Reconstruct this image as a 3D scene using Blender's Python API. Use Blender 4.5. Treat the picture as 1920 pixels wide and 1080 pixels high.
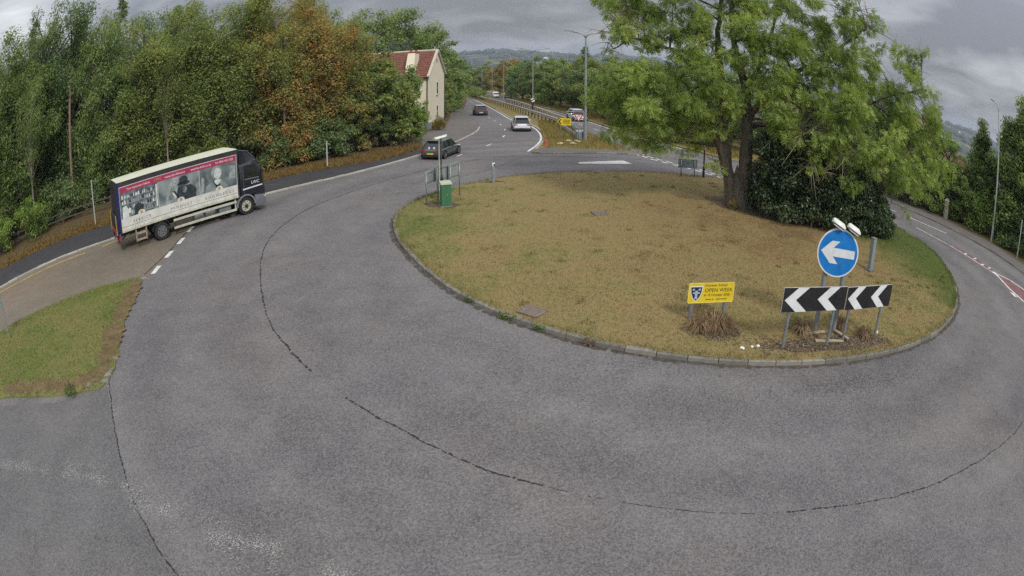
import bpy, bmesh, math, random
import numpy as np
from mathutils import Vector, Matrix
from mathutils.geometry import delaunay_2d_cdt

scene = bpy.context.scene
for o in list(bpy.data.objects):
    bpy.data.objects.remove(o)

# ------------------------------------------------------------------ camera
# A wide CCTV dome lens: fisheye polynomial, 8 m up on a column.
PITCH, ROLL, CAM_H = 0.37208, 0.00551, 8.0
cam_data = bpy.data.cameras.new("camera")
cam_data.type = 'PANO'
cam_data.panorama_type = 'FISHEYE_LENS_POLYNOMIAL'
cam_data.fisheye_fov = math.radians(180)
cam_data.sensor_fit = 'HORIZONTAL'
cam_data.sensor_width = 19.2
cam_data.sensor_height = 10.8
cam_data.fisheye_polynomial_k0 = 0.0
cam_data.fisheye_polynomial_k1 = -0.0821171
cam_data.fisheye_polynomial_k2 = 0.0
cam_data.fisheye_polynomial_k3 = -0.000116268
cam_data.fisheye_polynomial_k4 = -6.53785e-06
cam_data.clip_start = 0.05
cam_data.clip_end = 20000
camera = bpy.data.objects.new("camera", cam_data)
scene.collection.objects.link(camera)
cp, sp_, cr, sr = math.cos(PITCH), math.sin(PITCH), math.cos(ROLL), math.sin(ROLL)
camera.matrix_world = Matrix((
    (cr, -sr, 0.0, 0.0),
    (sp_ * sr, sp_ * cr, -cp, 0.0),
    (cp * sr, cp * cr, sp_, CAM_H),
    (0, 0, 0, 1)))
scene.camera = camera

# ------------------------------------------------------------------ sky and sun (overcast noon)
SUN_EL, SUN_AZ = math.radians(42), math.radians(152)      # azimuth clockwise from +Y: behind the camera, to the right
world = bpy.data.worlds.new("World")
scene.world = world
world.use_nodes = True
wn, wl = world.node_tree.nodes, world.node_tree.links
wn.clear()
w_out = wn.new('ShaderNodeOutputWorld')
w_bg = wn.new('ShaderNodeBackground'); w_bg.inputs['Strength'].default_value = 0.1
w_sky = wn.new('ShaderNodeTexSky'); w_sky.sky_type = 'NISHITA'; w_sky.sun_disc = False
w_sky.sun_elevation = SUN_EL; w_sky.sun_rotation = SUN_AZ; w_sky.air_density = 1.3; w_sky.dust_density = 2.0

def wmath(op, a, b=None, clamp=False):
    n = wn.new('ShaderNodeMath'); n.operation = op; n.use_clamp = clamp
    for i, v in enumerate((a, b)):
        if v is None: continue
        if hasattr(v, 'links') or hasattr(v, 'is_linked'): wl.new(v, n.inputs[i])
        else: n.inputs[i].default_value = v
    return n.outputs[0]

w_tc = wn.new('ShaderNodeTexCoord')
w_sep = wn.new('ShaderNodeSeparateXYZ'); wl.new(w_tc.outputs['Generated'], w_sep.inputs[0])
zz = wmath('MAXIMUM', w_sep.outputs['Z'], 0.0)
den = wmath('ADD', zz, 0.20)
cu = wmath('DIVIDE', w_sep.outputs['X'], den)
cv = wmath('DIVIDE', w_sep.outputs['Y'], den)
w_comb = wn.new('ShaderNodeCombineXYZ'); wl.new(cu, w_comb.inputs[0]); wl.new(cv, w_comb.inputs[1])
w_map = wn.new('ShaderNodeMapping'); w_map.inputs['Location'].default_value = (-14.812, -8.322, 5.290)
w_map.inputs['Scale'].default_value = (1.0, 0.8, 1.0)
wl.new(w_comb.outputs[0], w_map.inputs[0])
def wnoise(scale, detail, rough, dist):
    n = wn.new('ShaderNodeTexNoise'); n.inputs['Scale'].default_value = scale; n.inputs['Detail'].default_value = detail
    n.inputs['Roughness'].default_value = rough; n.inputs['Distortion'].default_value = dist
    wl.new(w_map.outputs[0], n.inputs['Vector']); return n.outputs['Fac']
w_fac = wmath('ADD', wmath('MULTIPLY', wnoise(0.45, 4, 0.5, 0.5), 0.60), wmath('MULTIPLY', wnoise(1.9, 8, 0.55, 0.4), 0.40))
w_ramp = wn.new('ShaderNodeValToRGB')
w_ramp.color_ramp.elements[0].position = 0.40; w_ramp.color_ramp.elements[0].color = (1.30, 1.37, 1.56, 1)
w_ramp.color_ramp.elements[1].position = 0.64; w_ramp.color_ramp.elements[1].color = (4.7, 4.75, 4.8, 1)
e = w_ramp.color_ramp.elements.new(0.48); e.color = (2.05, 2.13, 2.33, 1)
e = w_ramp.color_ramp.elements.new(0.56); e.color = (3.0, 3.08, 3.24, 1)
wl.new(w_fac, w_ramp.inputs[0])
# standard overcast luminance: horizon one third of the zenith
w_grad = wmath('ADD', wmath('MULTIPLY', zz, 2.6), 1.0)
w_scl = wn.new('ShaderNodeVectorMath'); w_scl.operation = 'SCALE'
wl.new(w_ramp.outputs[0], w_scl.inputs[0]); wl.new(w_grad, w_scl.inputs['Scale'])
w_mix = wn.new('ShaderNodeMix'); w_mix.data_type = 'RGBA'; w_mix.inputs['Factor'].default_value = 0.93
wl.new(w_sky.outputs[0], w_mix.inputs['A']); wl.new(w_scl.outputs[0], w_mix.inputs['B'])
wl.new(w_mix.outputs['Result'], w_bg.inputs['Color']); wl.new(w_bg.outputs[0], w_out.inputs[0])

sun_data = bpy.data.lights.new("sun", 'SUN')
sun_data.energy = 1.5
sun_data.angle = math.radians(11)
sun_data.color = (1.0, 0.96, 0.9)
sun = bpy.data.objects.new("sun", sun_data)
scene.collection.objects.link(sun)
sd = Vector((math.sin(SUN_AZ) * math.cos(SUN_EL), math.cos(SUN_AZ) * math.cos(SUN_EL), math.sin(SUN_EL)))
sun.rotation_euler = sd.to_track_quat('Z', 'Y').to_euler()
sun.location = sd * 60

vs = scene.view_settings
vs.view_transform = 'Standard'; vs.look = 'None'; vs.exposure = 0.52; vs.gamma = 1.0; vs.use_curve_mapping = False
scene.cycles.max_bounces = 8
scene.cycles.diffuse_bounces = 4
scene.cycles.glossy_bounces = 2
scene.cycles.transmission_bounces = 6
scene.cycles.transparent_max_bounces = 8
scene.cycles.volume_bounces = 0
scene.cycles.use_denoising = False
scene.cycles.caustics_reflective = False
scene.cycles.caustics_refractive = False

# ------------------------------------------------------------------ helpers
rnd = random.Random(7)
nrng = np.random.default_rng(11)
COL = scene.collection

def softplus(x, k):
    return k * np.logaddexp(0, np.asarray(x, float) / k)

def sstep(a, b, x):
    t = np.clip((np.asarray(x, float) - a) / (b - a), 0, 1)
    return t * t * (3 - 2 * t)

def zg(x, y):
    """road and land level in metres: flat round the junction, falling away north and east"""
    x = np.asarray(x, float); y = np.asarray(y, float)
    near = -0.042 * (softplus(y - 60, 8) - softplus(y - 420, 30)) - 0.05 * (softplus(x - 60, 12) - softplus(x - 420, 30))
    R = np.hypot(x, y)
    roll = 9 * np.sin(x / 310 + 1.1) * np.cos(y / 420) + 5 * np.sin(x / 130 + y / 190) + 3 * np.sin(x / 57 - y / 83)
    far = -66 + (74 + roll) * sstep(900, 3300, R) + 0.35 * roll
    w = sstep(330, 1000, R)
    return near * (1 - w) + far * w

def Z(x, y):
    return float(zg(x, y))

class MB:
    """collects faces, then links ONE mesh object"""
    def __init__(self):
        self.v, self.f, self.m = [], [], []
    def add(self, vs, fs, mi=0):
        n = len(self.v)
        self.v.extend([tuple(p) for p in vs])
        for f in fs:
            self.f.append(tuple(i + n for i in f)); self.m.append(mi)
        return self
    def box(self, c, s, mi=0, rz=0.0, taper=1.0, ry=0.0, rx=0.0):
        hx, hy, hz = s[0] / 2, s[1] / 2, s[2] / 2
        pts = []
        R = Matrix.Rotation(rz, 3, 'Z') @ Matrix.Rotation(ry, 3, 'Y') @ Matrix.Rotation(rx, 3, 'X')
        for z in (-1, 1):
            k = taper if z > 0 else 1.0
            for x, y in ((-1, -1), (1, -1), (1, 1), (-1, 1)):
                p = R @ Vector((x * hx * k, y * hy * k, z * hz))
                pts.append((p.x + c[0], p.y + c[1], p.z + c[2]))
        return self.add(pts, [(3, 2, 1, 0), (4, 5, 6, 7), (0, 1, 5, 4), (1, 2, 6, 5), (2, 3, 7, 6), (3, 0, 4, 7)], mi)
    def tube(self, path, radii, seg=8, mi=0, caps=True):
        path = [Vector(p) for p in path]
        if not hasattr(radii, '__len__'): radii = [radii] * len(path)
        n0 = len(self.v); prev = None
        for i, p in enumerate(path):
            t = (path[min(i + 1, len(path) - 1)] - path[max(i - 1, 0)])
            if t.length < 1e-9: t = Vector((0, 0, 1))
            t.normalize()
            if prev is None:
                a = Vector((1, 0, 0)) if abs(t.x) < 0.9 else Vector((0, 1, 0))
                u = (a - t * a.dot(t)).normalized()
            else:
                u = (prev - t * prev.dot(t))
                u = u.normalized() if u.length > 1e-6 else t.orthogonal().normalized()
            prev = u; w = t.cross(u)
            for k in range(seg):
                an = 2 * math.pi * k / seg
                q = p + (u * math.cos(an) + w * math.sin(an)) * radii[i]
                self.v.append((q.x, q.y, q.z))
        for i in range(len(path) - 1):
            for k in range(seg):
                a = n0 + i * seg + k; b = n0 + i * seg + (k + 1) % seg
                self.f.append((a, b, b + seg, a + seg)); self.m.append(mi)
        if caps:
            self.f.append(tuple(n0 + k for k in reversed(range(seg)))); self.m.append(mi)
            l = n0 + (len(path) - 1) * seg
            self.f.append(tuple(l + k for k in range(seg))); self.m.append(mi)
        return self
    def prism(self, poly, z0, z1, mi=0):
        n = len(poly)
        vs = [(p[0], p[1], z0) for p in poly] + [(p[0], p[1], z1) for p in poly]
        fs = [tuple(reversed(range(n))), tuple(range(n, 2 * n))] + [(i, (i + 1) % n, n + (i + 1) % n, n + i) for i in range(n)]
        return self.add(vs, fs, mi)
    def slab(self, poly, o, ux, uy, d, mi=0):
        """polygon in the plane (o, ux, uy), thickness vector d"""
        o, ux, uy, d = Vector(o), Vector(ux), Vector(uy), Vector(d)
        n = len(poly)
        a = [o + ux * p[0] + uy * p[1] for p in poly]
        vs = [tuple(p) for p in a] + [tuple(p + d) for p in a]
        fs = [tuple(reversed(range(n))), tuple(range(n, 2 * n))] + [(i, (i + 1) % n, n + (i + 1) % n, n + i) for i in range(n)]
        return self.add(vs, fs, mi)
    def loft(self, rings, mi=0, caps=True, closed=True):
        n0 = len(self.v); n = len(rings[0])
        for r in rings: self.v.extend([tuple(p) for p in r])
        for i in range(len(rings) - 1):
            for k in range(n if closed else n - 1):
                a = n0 + i * n + k; b = n0 + i * n + (k + 1) % n
                self.f.append((a, b, b + n, a + n)); self.m.append(mi)
        if caps:
            self.f.append(tuple(n0 + k for k in reversed(range(n)))); self.m.append(mi)
            l = n0 + (len(rings) - 1) * n
            self.f.append(tuple(l + k for k in range(n))); self.m.append(mi)
        return self
    def lathe(self, prof, seg=20, axis='Z', c=(0, 0, 0), mi=0, caps=True):
        rings = []
        for r, h in prof:
            ring = []
            for k in range(seg):
                a = 2 * math.pi * k / seg
                if axis == 'Z': ring.append((c[0] + r * math.cos(a), c[1] + r * math.sin(a), c[2] + h))
                else: ring.append((c[0] + r * math.cos(a), c[1] + h, c[2] + r * math.sin(a)))
            rings.append(ring)
        return self.loft(rings, mi, caps)
    def mesh(self, name, mats, smooth=False):
        me = bpy.data.meshes.new(name)
        me.from_pydata(self.v, [], self.f)
        if not isinstance(mats, (list, tuple)): mats = [mats]
        for m in mats: me.materials.append(m)
        if len(mats) > 1: me.polygons.foreach_set('material_index', self.m)
        if smooth:
            me.polygons.foreach_set('use_smooth', [True] * len(me.polygons))
        me.validate(); me.update()
        bm = bmesh.new(); bm.from_mesh(me); bmesh.ops.recalc_face_normals(bm, faces=bm.faces); bm.to_mesh(me); bm.free()
        return me
    def build(self, name, mats, parent=None, smooth=False, bevel=0.0, loc=None, rz=0.0, auto=None):
        ob = bpy.data.objects.new(name, self.mesh(name, mats, smooth))
        COL.objects.link(ob)
        if parent is not None: ob.parent = parent
        if loc is not None: ob.location = loc
        if rz: ob.rotation_euler = (0, 0, rz)
        if bevel:
            md = ob.modifiers.new('bevel', 'BEVEL'); md.width = bevel; md.segments = 2; md.limit_method = 'ANGLE'; md.angle_limit = math.radians(40)
        if auto is not None:
            try:
                ob.data.set_sharp_from_angle(angle=math.radians(auto))
            except Exception: pass
        return ob

def fast_mesh(name, verts, quads, mats, smooth=False, mat_idx=None, nper=4):
    """verts (n,3) float array, quads (m,nper) int array"""
    me = bpy.data.meshes.new(name)
    nv, nf = len(verts), len(quads)
    me.vertices.add(nv); me.vertices.foreach_set('co', np.ascontiguousarray(verts, dtype=np.float32).ravel())
    me.loops.add(nf * nper); me.loops.foreach_set('vertex_index', np.ascontiguousarray(quads, dtype=np.int32).ravel())
    me.polygons.add(nf); me.polygons.foreach_set('loop_start', np.arange(0, nf * nper, nper, dtype=np.int32))
    try: me.polygons.foreach_set('loop_total', np.full(nf, nper, dtype=np.int32))
    except Exception: pass
    if not isinstance(mats, (list, tuple)): mats = [mats]
    for m in mats: me.materials.append(m)
    if smooth: me.polygons.foreach_set('use_smooth', np.ones(nf, dtype=bool))
    if mat_idx is not None: me.polygons.foreach_set('material_index', np.asarray(mat_idx, dtype=np.int32))
    me.update(calc_edges=True)
    return me

def link(name, me, parent=None, loc=None, rz=0.0):
    ob = bpy.data.objects.new(name, me); COL.objects.link(ob)
    if parent is not None: ob.parent = parent
    if loc is not None: ob.location = loc
    if rz: ob.rotation_euler = (0, 0, rz)
    return ob

def tag(o, label=None, cat=None, group=None, kind=None):
    if label: o['label'] = label
    if cat: o['category'] = cat
    if group: o['group'] = group
    if kind: o['kind'] = kind
    return o

def empty(name, loc=(0, 0, 0), rz=0.0, label=None, cat=None, group=None, ry=0.0, rx=0.0):
    o = bpy.data.objects.new(name, None); COL.objects.link(o)
    o.location = loc; o.rotation_euler = (rx, ry, rz); o.empty_display_size = 0.2
    return tag(o, label, cat, group)

def copy_tree(o, parent=None):
    c = o.copy(); COL.objects.link(c); c.parent = parent
    for ch in o.children: copy_tree(ch, c)
    return c

def text_mesh(name, body, size, mat, parent, loc, ux, up, align='CENTER', thick=0.002, sx=1.0, shear=0.0):
    """flat raised lettering: baseline direction ux, up direction up"""
    cu = bpy.data.curves.new(name + '_curve', 'FONT')
    cu.body = body; cu.size = size; cu.align_x = align; cu.align_y = 'CENTER'; cu.extrude = thick; cu.resolution_u = 3
    cu.shear = shear
    tmp = bpy.data.objects.new('tmp', cu); COL.objects.link(tmp)
    me = bpy.data.meshes.new_from_object(tmp.evaluated_get(bpy.context.evaluated_depsgraph_get()))
    bpy.data.objects.remove(tmp); bpy.data.curves.remove(cu)
    me.name = name; me.materials.clear(); me.materials.append(mat)
    ob = bpy.data.objects.new(name, me); COL.objects.link(ob)
    ux = Vector(ux).normalized(); up = Vector(up).normalized(); n = ux.cross(up)
    M = Matrix.Identity(4)
    for r in range(3):
        M[r][0] = ux[r] * sx; M[r][1] = up[r]; M[r][2] = n[r]; M[r][3] = loc[r]
    me.transform(M); me.update()
    ob.parent = parent
    return ob

# ------------------------------------------------------------------ materials
def new_mat(name):
    m = bpy.data.materials.new(name); m.use_nodes = True
    nt = m.node_tree
    return m, nt, nt.nodes['Principled BSDF'], nt.nodes['Material Output']

def nd(nt, kind, **kw):
    n = nt.nodes.new(kind)
    for k, v in kw.items():
        if k in n.inputs: n.inputs[k].default_value = v
        else: setattr(n, k, v)
    return n

def coords(nt, space='Object'):
    return nd(nt, 'ShaderNodeTexCoord').outputs[space]

def noise(nt, vec, scale, detail=4, rough=0.55, dist=0.0):
    n = nd(nt, 'ShaderNodeTexNoise'); n.inputs['Scale'].default_value = scale
    n.inputs['Detail'].default_value = detail; n.inputs['Roughness'].default_value = rough; n.inputs['Distortion'].default_value = dist
    nt.links.new(vec, n.inputs['Vector'])
    return n.outputs['Fac']

def ramp(nt, fac, stops):
    r = nd(nt, 'ShaderNodeValToRGB'); els = r.color_ramp.elements
    els[0].position, els[0].color = stops[0][0], (*stops[0][1], 1)
    els[1].position, els[1].color = stops[-1][0], (*stops[-1][1], 1)
    for p, c in stops[1:-1]:
        e = els.new(p); e.color = (*c, 1)
    nt.links.new(fac, r.inputs[0]); return r.outputs[0]

def mixc(nt, fac, a, b, mode='MIX'):
    n = nd(nt, 'ShaderNodeMix', data_type='RGBA', blend_type=mode)
    for k, v in (('Factor', fac), ('A', a), ('B', b)):
        if hasattr(v, 'is_linked'): nt.links.new(v, n.inputs[k])
        elif k == 'Factor': n.inputs[k].default_value = v
        else: n.inputs[k].default_value = (*v[:3], 1)
    return n.outputs['Result']

def mth(nt, op, a, b=0.0, clamp=False):
    n = nd(nt, 'ShaderNodeMath', operation=op, use_clamp=clamp)
    for i, v in enumerate((a, b)):
        if hasattr(v, 'is_linked'): nt.links.new(v, n.inputs[i])
        else: n.inputs[i].default_value = v
    return n.outputs[0]

def maprange(nt, v, a, b, c=0.0, d=1.0):
    n = nd(nt, 'ShaderNodeMapRange'); n.inputs['From Min'].default_value = a; n.inputs['From Max'].default_value = b
    n.inputs['To Min'].default_value = c; n.inputs['To Max'].default_value = d
    nt.links.new(v, n.inputs['Value']); return n.outputs['Result']

def bump(nt, bsdf, h, strength=0.3, dist=0.01):
    b = nd(nt, 'ShaderNodeBump'); b.inputs['Strength'].default_value = strength; b.inputs['Distance'].default_value = dist
    nt.links.new(h, b.inputs['Height']); nt.links.new(b.outputs[0], bsdf.inputs['Normal'])

def simple(name, col, rough=0.6, metal=0.0, var=0.15, scale=3.0, dirt=0.0, dirtcol=(0.10, 0.085, 0.06), spec=0.4, bmp=0.0, space='Object', each=0.0):
    """plain coloured surface with mottling and a little grime"""
    m, nt, b, out = new_mat(name)
    vec = coords(nt, space)
    n1 = noise(nt, vec, scale, 5)
    lo = tuple(c * (1 - var) for c in col); hi = tuple(min(1, c * (1 + var)) for c in col)
    c = ramp(nt, n1, [(0.3, lo), (0.7, hi)])
    if dirt:
        n2 = noise(nt, vec, scale * 0.6 + 1.7, 6, 0.65)
        c = mixc(nt, mth(nt, 'MULTIPLY', maprange(nt, n2, 0.48, 0.72), dirt), c, dirtcol)
    if each:   # each piece a little lighter or darker than its neighbour
        oi = nd(nt, 'ShaderNodeObjectInfo')
        c = mixc(nt, 1.0, c, ramp(nt, oi.outputs['Random'], [(0.0, (1 - each,) * 3), (1.0, (1 + each * .6,) * 3)]), 'MULTIPLY')
    nt.links.new(c, b.inputs['Base Color'])
    b.inputs['Roughness'].default_value = rough; b.inputs['Metallic'].default_value = metal
    b.inputs['Specular IOR Level'].default_value = spec
    if bmp: bump(nt, b, noise(nt, vec, scale * 8, 3), bmp)
    return m

def leaf_mat(name, cols, trans=0.42, clump=0.55, hue_scale=0.55, rough=0.55):
    """foliage: three base tones chosen per leaf and per clump, some light passing through"""
    m, nt, b, out = new_mat(name)
    g = nd(nt, 'ShaderNodeNewGeometry')
    oi = nd(nt, 'ShaderNodeObjectInfo')
    vec = coords(nt)
    off = nd(nt, 'ShaderNodeVectorMath', operation='ADD')
    nt.links.new(vec, off.inputs[0])
    sc = nd(nt, 'ShaderNodeVectorMath', operation='SCALE'); sc.inputs['Scale'].default_value = 30
    cmb = nd(nt, 'ShaderNodeCombineXYZ'); nt.links.new(oi.outputs['Random'], cmb.inputs[0]); nt.links.new(cmb.outputs[0], sc.inputs[0])
    nt.links.new(sc.outputs[0], off.inputs[1])
    n1 = noise(nt, off.outputs[0], hue_scale, 3)
    f = mth(nt, 'ADD', mth(nt, 'MULTIPLY', maprange(nt, n1, 0.3, 0.7), clump), mth(nt, 'MULTIPLY', g.outputs['Random Per Island'], 1 - clump))
    f = mth(nt, 'ADD', f, mth(nt, 'MULTIPLY', mth(nt, 'SUBTRACT', oi.outputs['Random'], 0.5), 0.22), clamp=True)
    n = len(cols)
    c = ramp(nt, f, [(0.08 + 0.84 * i / (n - 1), cols[i]) for i in range(n)])
    nt.links.new(c, b.inputs['Base Color'])
    b.inputs['Roughness'].default_value = rough; b.inputs['Specular IOR Level'].default_value = 0.3
    if trans:
        t = nd(nt, 'ShaderNodeBsdfTranslucent')
        ct = mixc(nt, 1.0, c, (1.25, 1.3, 0.75), 'MULTIPLY')
        nt.links.new(ct, t.inputs['Color'])
        mx = nd(nt, 'ShaderNodeMixShader'); mx.inputs[0].default_value = trans
        nt.links.new(b.outputs[0], mx.inputs[1]); nt.links.new(t.outputs[0], mx.inputs[2])
        nt.links.new(mx.outputs[0], out.inputs['Surface'])
    return m

# ------------------------------------------------------------------ surface materials
def make_asphalt(name, dark, light, tint=(1, 1, 1), big=0.09, ring=False, brown=0.0):
    m, nt, b, out = new_mat(name)
    vec = coords(nt)
    big_n = noise(nt, vec, big, 4, 0.6, 0.3)
    mid = noise(nt, vec, 0.9, 6, 0.62)
    fine = noise(nt, vec, 15, 4, 0.8)
    vor = nd(nt, 'ShaderNodeTexVoronoi'); vor.inputs['Scale'].default_value = 30; nt.links.new(vec, vor.inputs['Vector'])
    grain = mth(nt, 'ADD', mth(nt, 'MULTIPLY', fine, 0.55), mth(nt, 'MULTIPLY', vor.outputs['Color'], 0.45))
    f = mth(nt, 'ADD', mth(nt, 'MULTIPLY', big_n, 0.26), mth(nt, 'MULTIPLY', mid, 0.22))
    f = mth(nt, 'ADD', f, mth(nt, 'MULTIPLY', grain, 0.68))
    if ring:   # polished wheel paths that follow the circulating lane
        d = nd(nt, 'ShaderNodeVectorMath', operation='DISTANCE'); nt.links.new(vec, d.inputs[0]); d.inputs[1].default_value = (10.0, 27.4, 0)
        wv = mth(nt, 'SINE', mth(nt, 'MULTIPLY', mth(nt, 'ADD', d.outputs['Value'], mth(nt, 'MULTIPLY', noise(nt, vec, 0.12, 3), 2.5)), 2.1))
        f = mth(nt, 'ADD', f, mth(nt, 'MULTIPLY', mth(nt, 'MULTIPLY', wv, maprange(nt, noise(nt, vec, 0.07, 2), 0.35, 0.65)), 0.05))
    c = ramp(nt, f, [(0.42, dark), (0.60, tuple((a + q) / 2 for a, q in zip(dark, light))), (0.80, light)])
    c = mixc(nt, 1.0, c, (1.06, 1.04, 1.03), 'MULTIPLY')
    warm = noise(nt, vec, 0.16, 3)
    c = mixc(nt, mth(nt, 'MULTIPLY', maprange(nt, warm, 0.42, 0.65), 0.35 + brown), c, mixc(nt, 1.0, c, (1.14, 1.0, 0.93), 'MULTIPLY'))
    # pale chips and dark pits in the aggregate
    v2 = nd(nt, 'ShaderNodeTexVoronoi'); v2.inputs['Scale'].default_value = 17; nt.links.new(vec, v2.inputs['Vector'])
    chip = maprange(nt, v2.outputs['Distance'], 0.10, 0.06)
    c = mixc(nt, mth(nt, 'MULTIPLY', chip, 0.5), c, (0.30, 0.29, 0.28))
    st = noise(nt, vec, 0.55, 7, 0.72, 0.8)
    c = mixc(nt, mth(nt, 'MULTIPLY', maprange(nt, st, 0.60, 0.72), 0.3), c, (0.055, 0.053, 0.052))
    oil = nd(nt, 'ShaderNodeTexVoronoi'); oil.inputs['Scale'].default_value = 0.9; oil.inputs['Randomness'].default_value = 1.0; nt.links.new(vec, oil.inputs['Vector'])
    c = mixc(nt, mth(nt, 'MULTIPLY', mth(nt, 'MULTIPLY', maprange(nt, oil.outputs['Distance'], 0.13, 0.02), maprange(nt, fine, 0.35, 0.6)), 0.55), c, (0.045, 0.043, 0.042))
    dust = noise(nt, vec, 0.34, 8, 0.75, 1.2)
    c = mixc(nt, mth(nt, 'MULTIPLY', maprange(nt, dust, 0.56, 0.74), 0.22), c, (0.27, 0.255, 0.235))
    nt.links.new(c, b.inputs['Base Color'])
    b.inputs['Roughness'].default_value = 0.86; b.inputs['Specular IOR Level'].default_value = 0.25
    bump(nt, b, grain, 0.7, 0.02)
    return m

M_road = make_asphalt('asphalt_worn', (0.078, 0.076, 0.078), (0.225, 0.218, 0.215), ring=True)
M_brown = make_asphalt('asphalt_brown', (0.105, 0.090, 0.070), (0.235, 0.205, 0.158), brown=0.3)
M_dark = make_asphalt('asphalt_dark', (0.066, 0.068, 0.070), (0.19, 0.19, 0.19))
M_foot = make_asphalt('asphalt_footway', (0.030, 0.030, 0.034), (0.072, 0.071, 0.076))
M_fore = make_asphalt('asphalt_forecourt', (0.085, 0.080, 0.078), (0.20, 0.185, 0.17))

def make_grass(name, stops, scale=0.35, green_edge=False, blades=False):
    m, nt, b, out = new_mat(name)
    vec = coords(nt)
    n1 = noise(nt, vec, scale, 8, 0.72, 0.6)
    n2 = noise(nt, vec, 4.5, 5, 0.7)
    if blades:
        g = nd(nt, 'ShaderNodeNewGeometry')
        f = mth(nt, 'ADD', mth(nt, 'MULTIPLY', n1, 0.52), mth(nt, 'MULTIPLY', n2, 0.16))
        f = mth(nt, 'ADD', f, mth(nt, 'MULTIPLY', g.outputs['Random Per Island'], 0.32))
    else:
        f = mth(nt, 'ADD', mth(nt, 'MULTIPLY', n1, 0.62), mth(nt, 'MULTIPLY', n2, 0.38))
    if green_edge:  # the island grows greener along its eastern kerb and under the northern lip
        sep = nd(nt, 'ShaderNodeSeparateXYZ'); nt.links.new(vec, sep.inputs[0])
        e = maprange(nt, sep.outputs[0], 17.0, 24.0, 0.0, 0.42)
        w = maprange(nt, sep.outputs[0], 0.0, -4.5, 0.0, 0.12)
        dry = nd(nt, 'ShaderNodeVectorMath', operation='DISTANCE'); nt.links.new(vec, dry.inputs[0]); dry.inputs[1].default_value = (11.5, 27.5, 0.3)
        k = maprange(nt, dry.outputs['Value'], 9.0, 1.5, 0.0, -0.11)
        f = mth(nt, 'ADD', mth(nt, 'ADD', f, e), mth(nt, 'ADD', w, k))
    f = mth(nt, 'ADD', mth(nt, 'MULTIPLY', mth(nt, 'SUBTRACT', f, 0.5), 1.28), 0.5)
    c = ramp(nt, f, stops)
    n3 = noise(nt, vec, 38, 4, 0.75)
    c = mixc(nt, 1.0, c, ramp(nt, n3, [(0.3, (0.62, 0.62, 0.62)), (0.7, (1.25, 1.25, 1.25))]), 'MULTIPLY')
    nt.links.new(c, b.inputs['Base Color'])
    b.inputs['Roughness'].default_value = 0.9; b.inputs['Specular IOR Level'].default_value = 0.12
    if not blades: bump(nt, b, mth(nt, 'ADD', n3, n2), 0.8, 0.03)
    return m

DRY = [(0.28, (0.210, 0.142, 0.068)), (0.40, (0.285, 0.205, 0.092)), (0.52, (0.275, 0.218, 0.095)), (0.63, (0.200, 0.185, 0.066)), (0.80, (0.105, 0.135, 0.034))]
GREEN = [(0.28, (0.27, 0.20, 0.10)), (0.40, (0.23, 0.21, 0.08)), (0.55, (0.165, 0.19, 0.055)), (0.75, (0.11, 0.155, 0.036))]
WOOD = [(0.30, (0.085, 0.060, 0.034)), (0.48, (0.135, 0.092, 0.046)), (0.62, (0.115, 0.095, 0.040)), (0.78, (0.060, 0.070, 0.024))]
M_dry = make_grass('dry_grass_ground', DRY, green_edge=True)
M_dryb = make_grass('dry_grass_blades', DRY, green_edge=True, blades=True)
M_grn = make_grass('green_grass_ground', GREEN)
M_grnb = make_grass('green_grass_blades', GREEN, blades=True)
M_wood = make_grass('woodland_floor', WOOD, scale=0.5)
M_soil = make_grass('bare_soil', [(0.3, (0.075, 0.055, 0.038)), (0.55, (0.15, 0.112, 0.075)), (0.75, (0.22, 0.175, 0.12))], scale=1.3)
M_litterground = make_grass('crumbled_edge', [(0.3, (0.10, 0.07, 0.042)), (0.5, (0.19, 0.13, 0.075)), (0.72, (0.26, 0.19, 0.11))], scale=1.8)
M_verge = make_grass('rough_verge', [(0.3, (0.20, 0.135, 0.055)), (0.5, (0.24, 0.19, 0.075)), (0.72, (0.125, 0.135, 0.04))])
M_kerb = simple('kerb_concrete', (0.22, 0.208, 0.178), 0.85, var=0.3, scale=5.0, dirt=0.7, dirtcol=(0.10, 0.095, 0.065), bmp=0.3, each=0.3)
M_kerbpale = simple('kerb_pale', (0.40, 0.38, 0.335), 0.85, var=0.2, scale=4.0, dirt=0.5, bmp=0.25, each=0.2)
M_white = simple('white_road_paint', (0.66, 0.65, 0.62), 0.7, var=0.16, scale=3, dirt=0.75, dirtcol=(0.22, 0.21, 0.20))
M_yellow = simple('yellow_road_paint', (0.52, 0.39, 0.10), 0.75, var=0.2, scale=3, dirt=0.8, dirtcol=(0.19, 0.17, 0.13))
M_red = simple('red_road_surface', (0.20, 0.095, 0.09), 0.85, var=0.3, scale=2, dirt=0.5, dirtcol=(0.15, 0.12, 0.12), bmp=0.2)
M_tar = simple('tar_joint', (0.022, 0.022, 0.024), 0.75, var=0.3, scale=3)
M_wornpaint = simple('worn_white_paint', (0.30, 0.295, 0.275), 0.85, var=0.3, scale=9)

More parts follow.
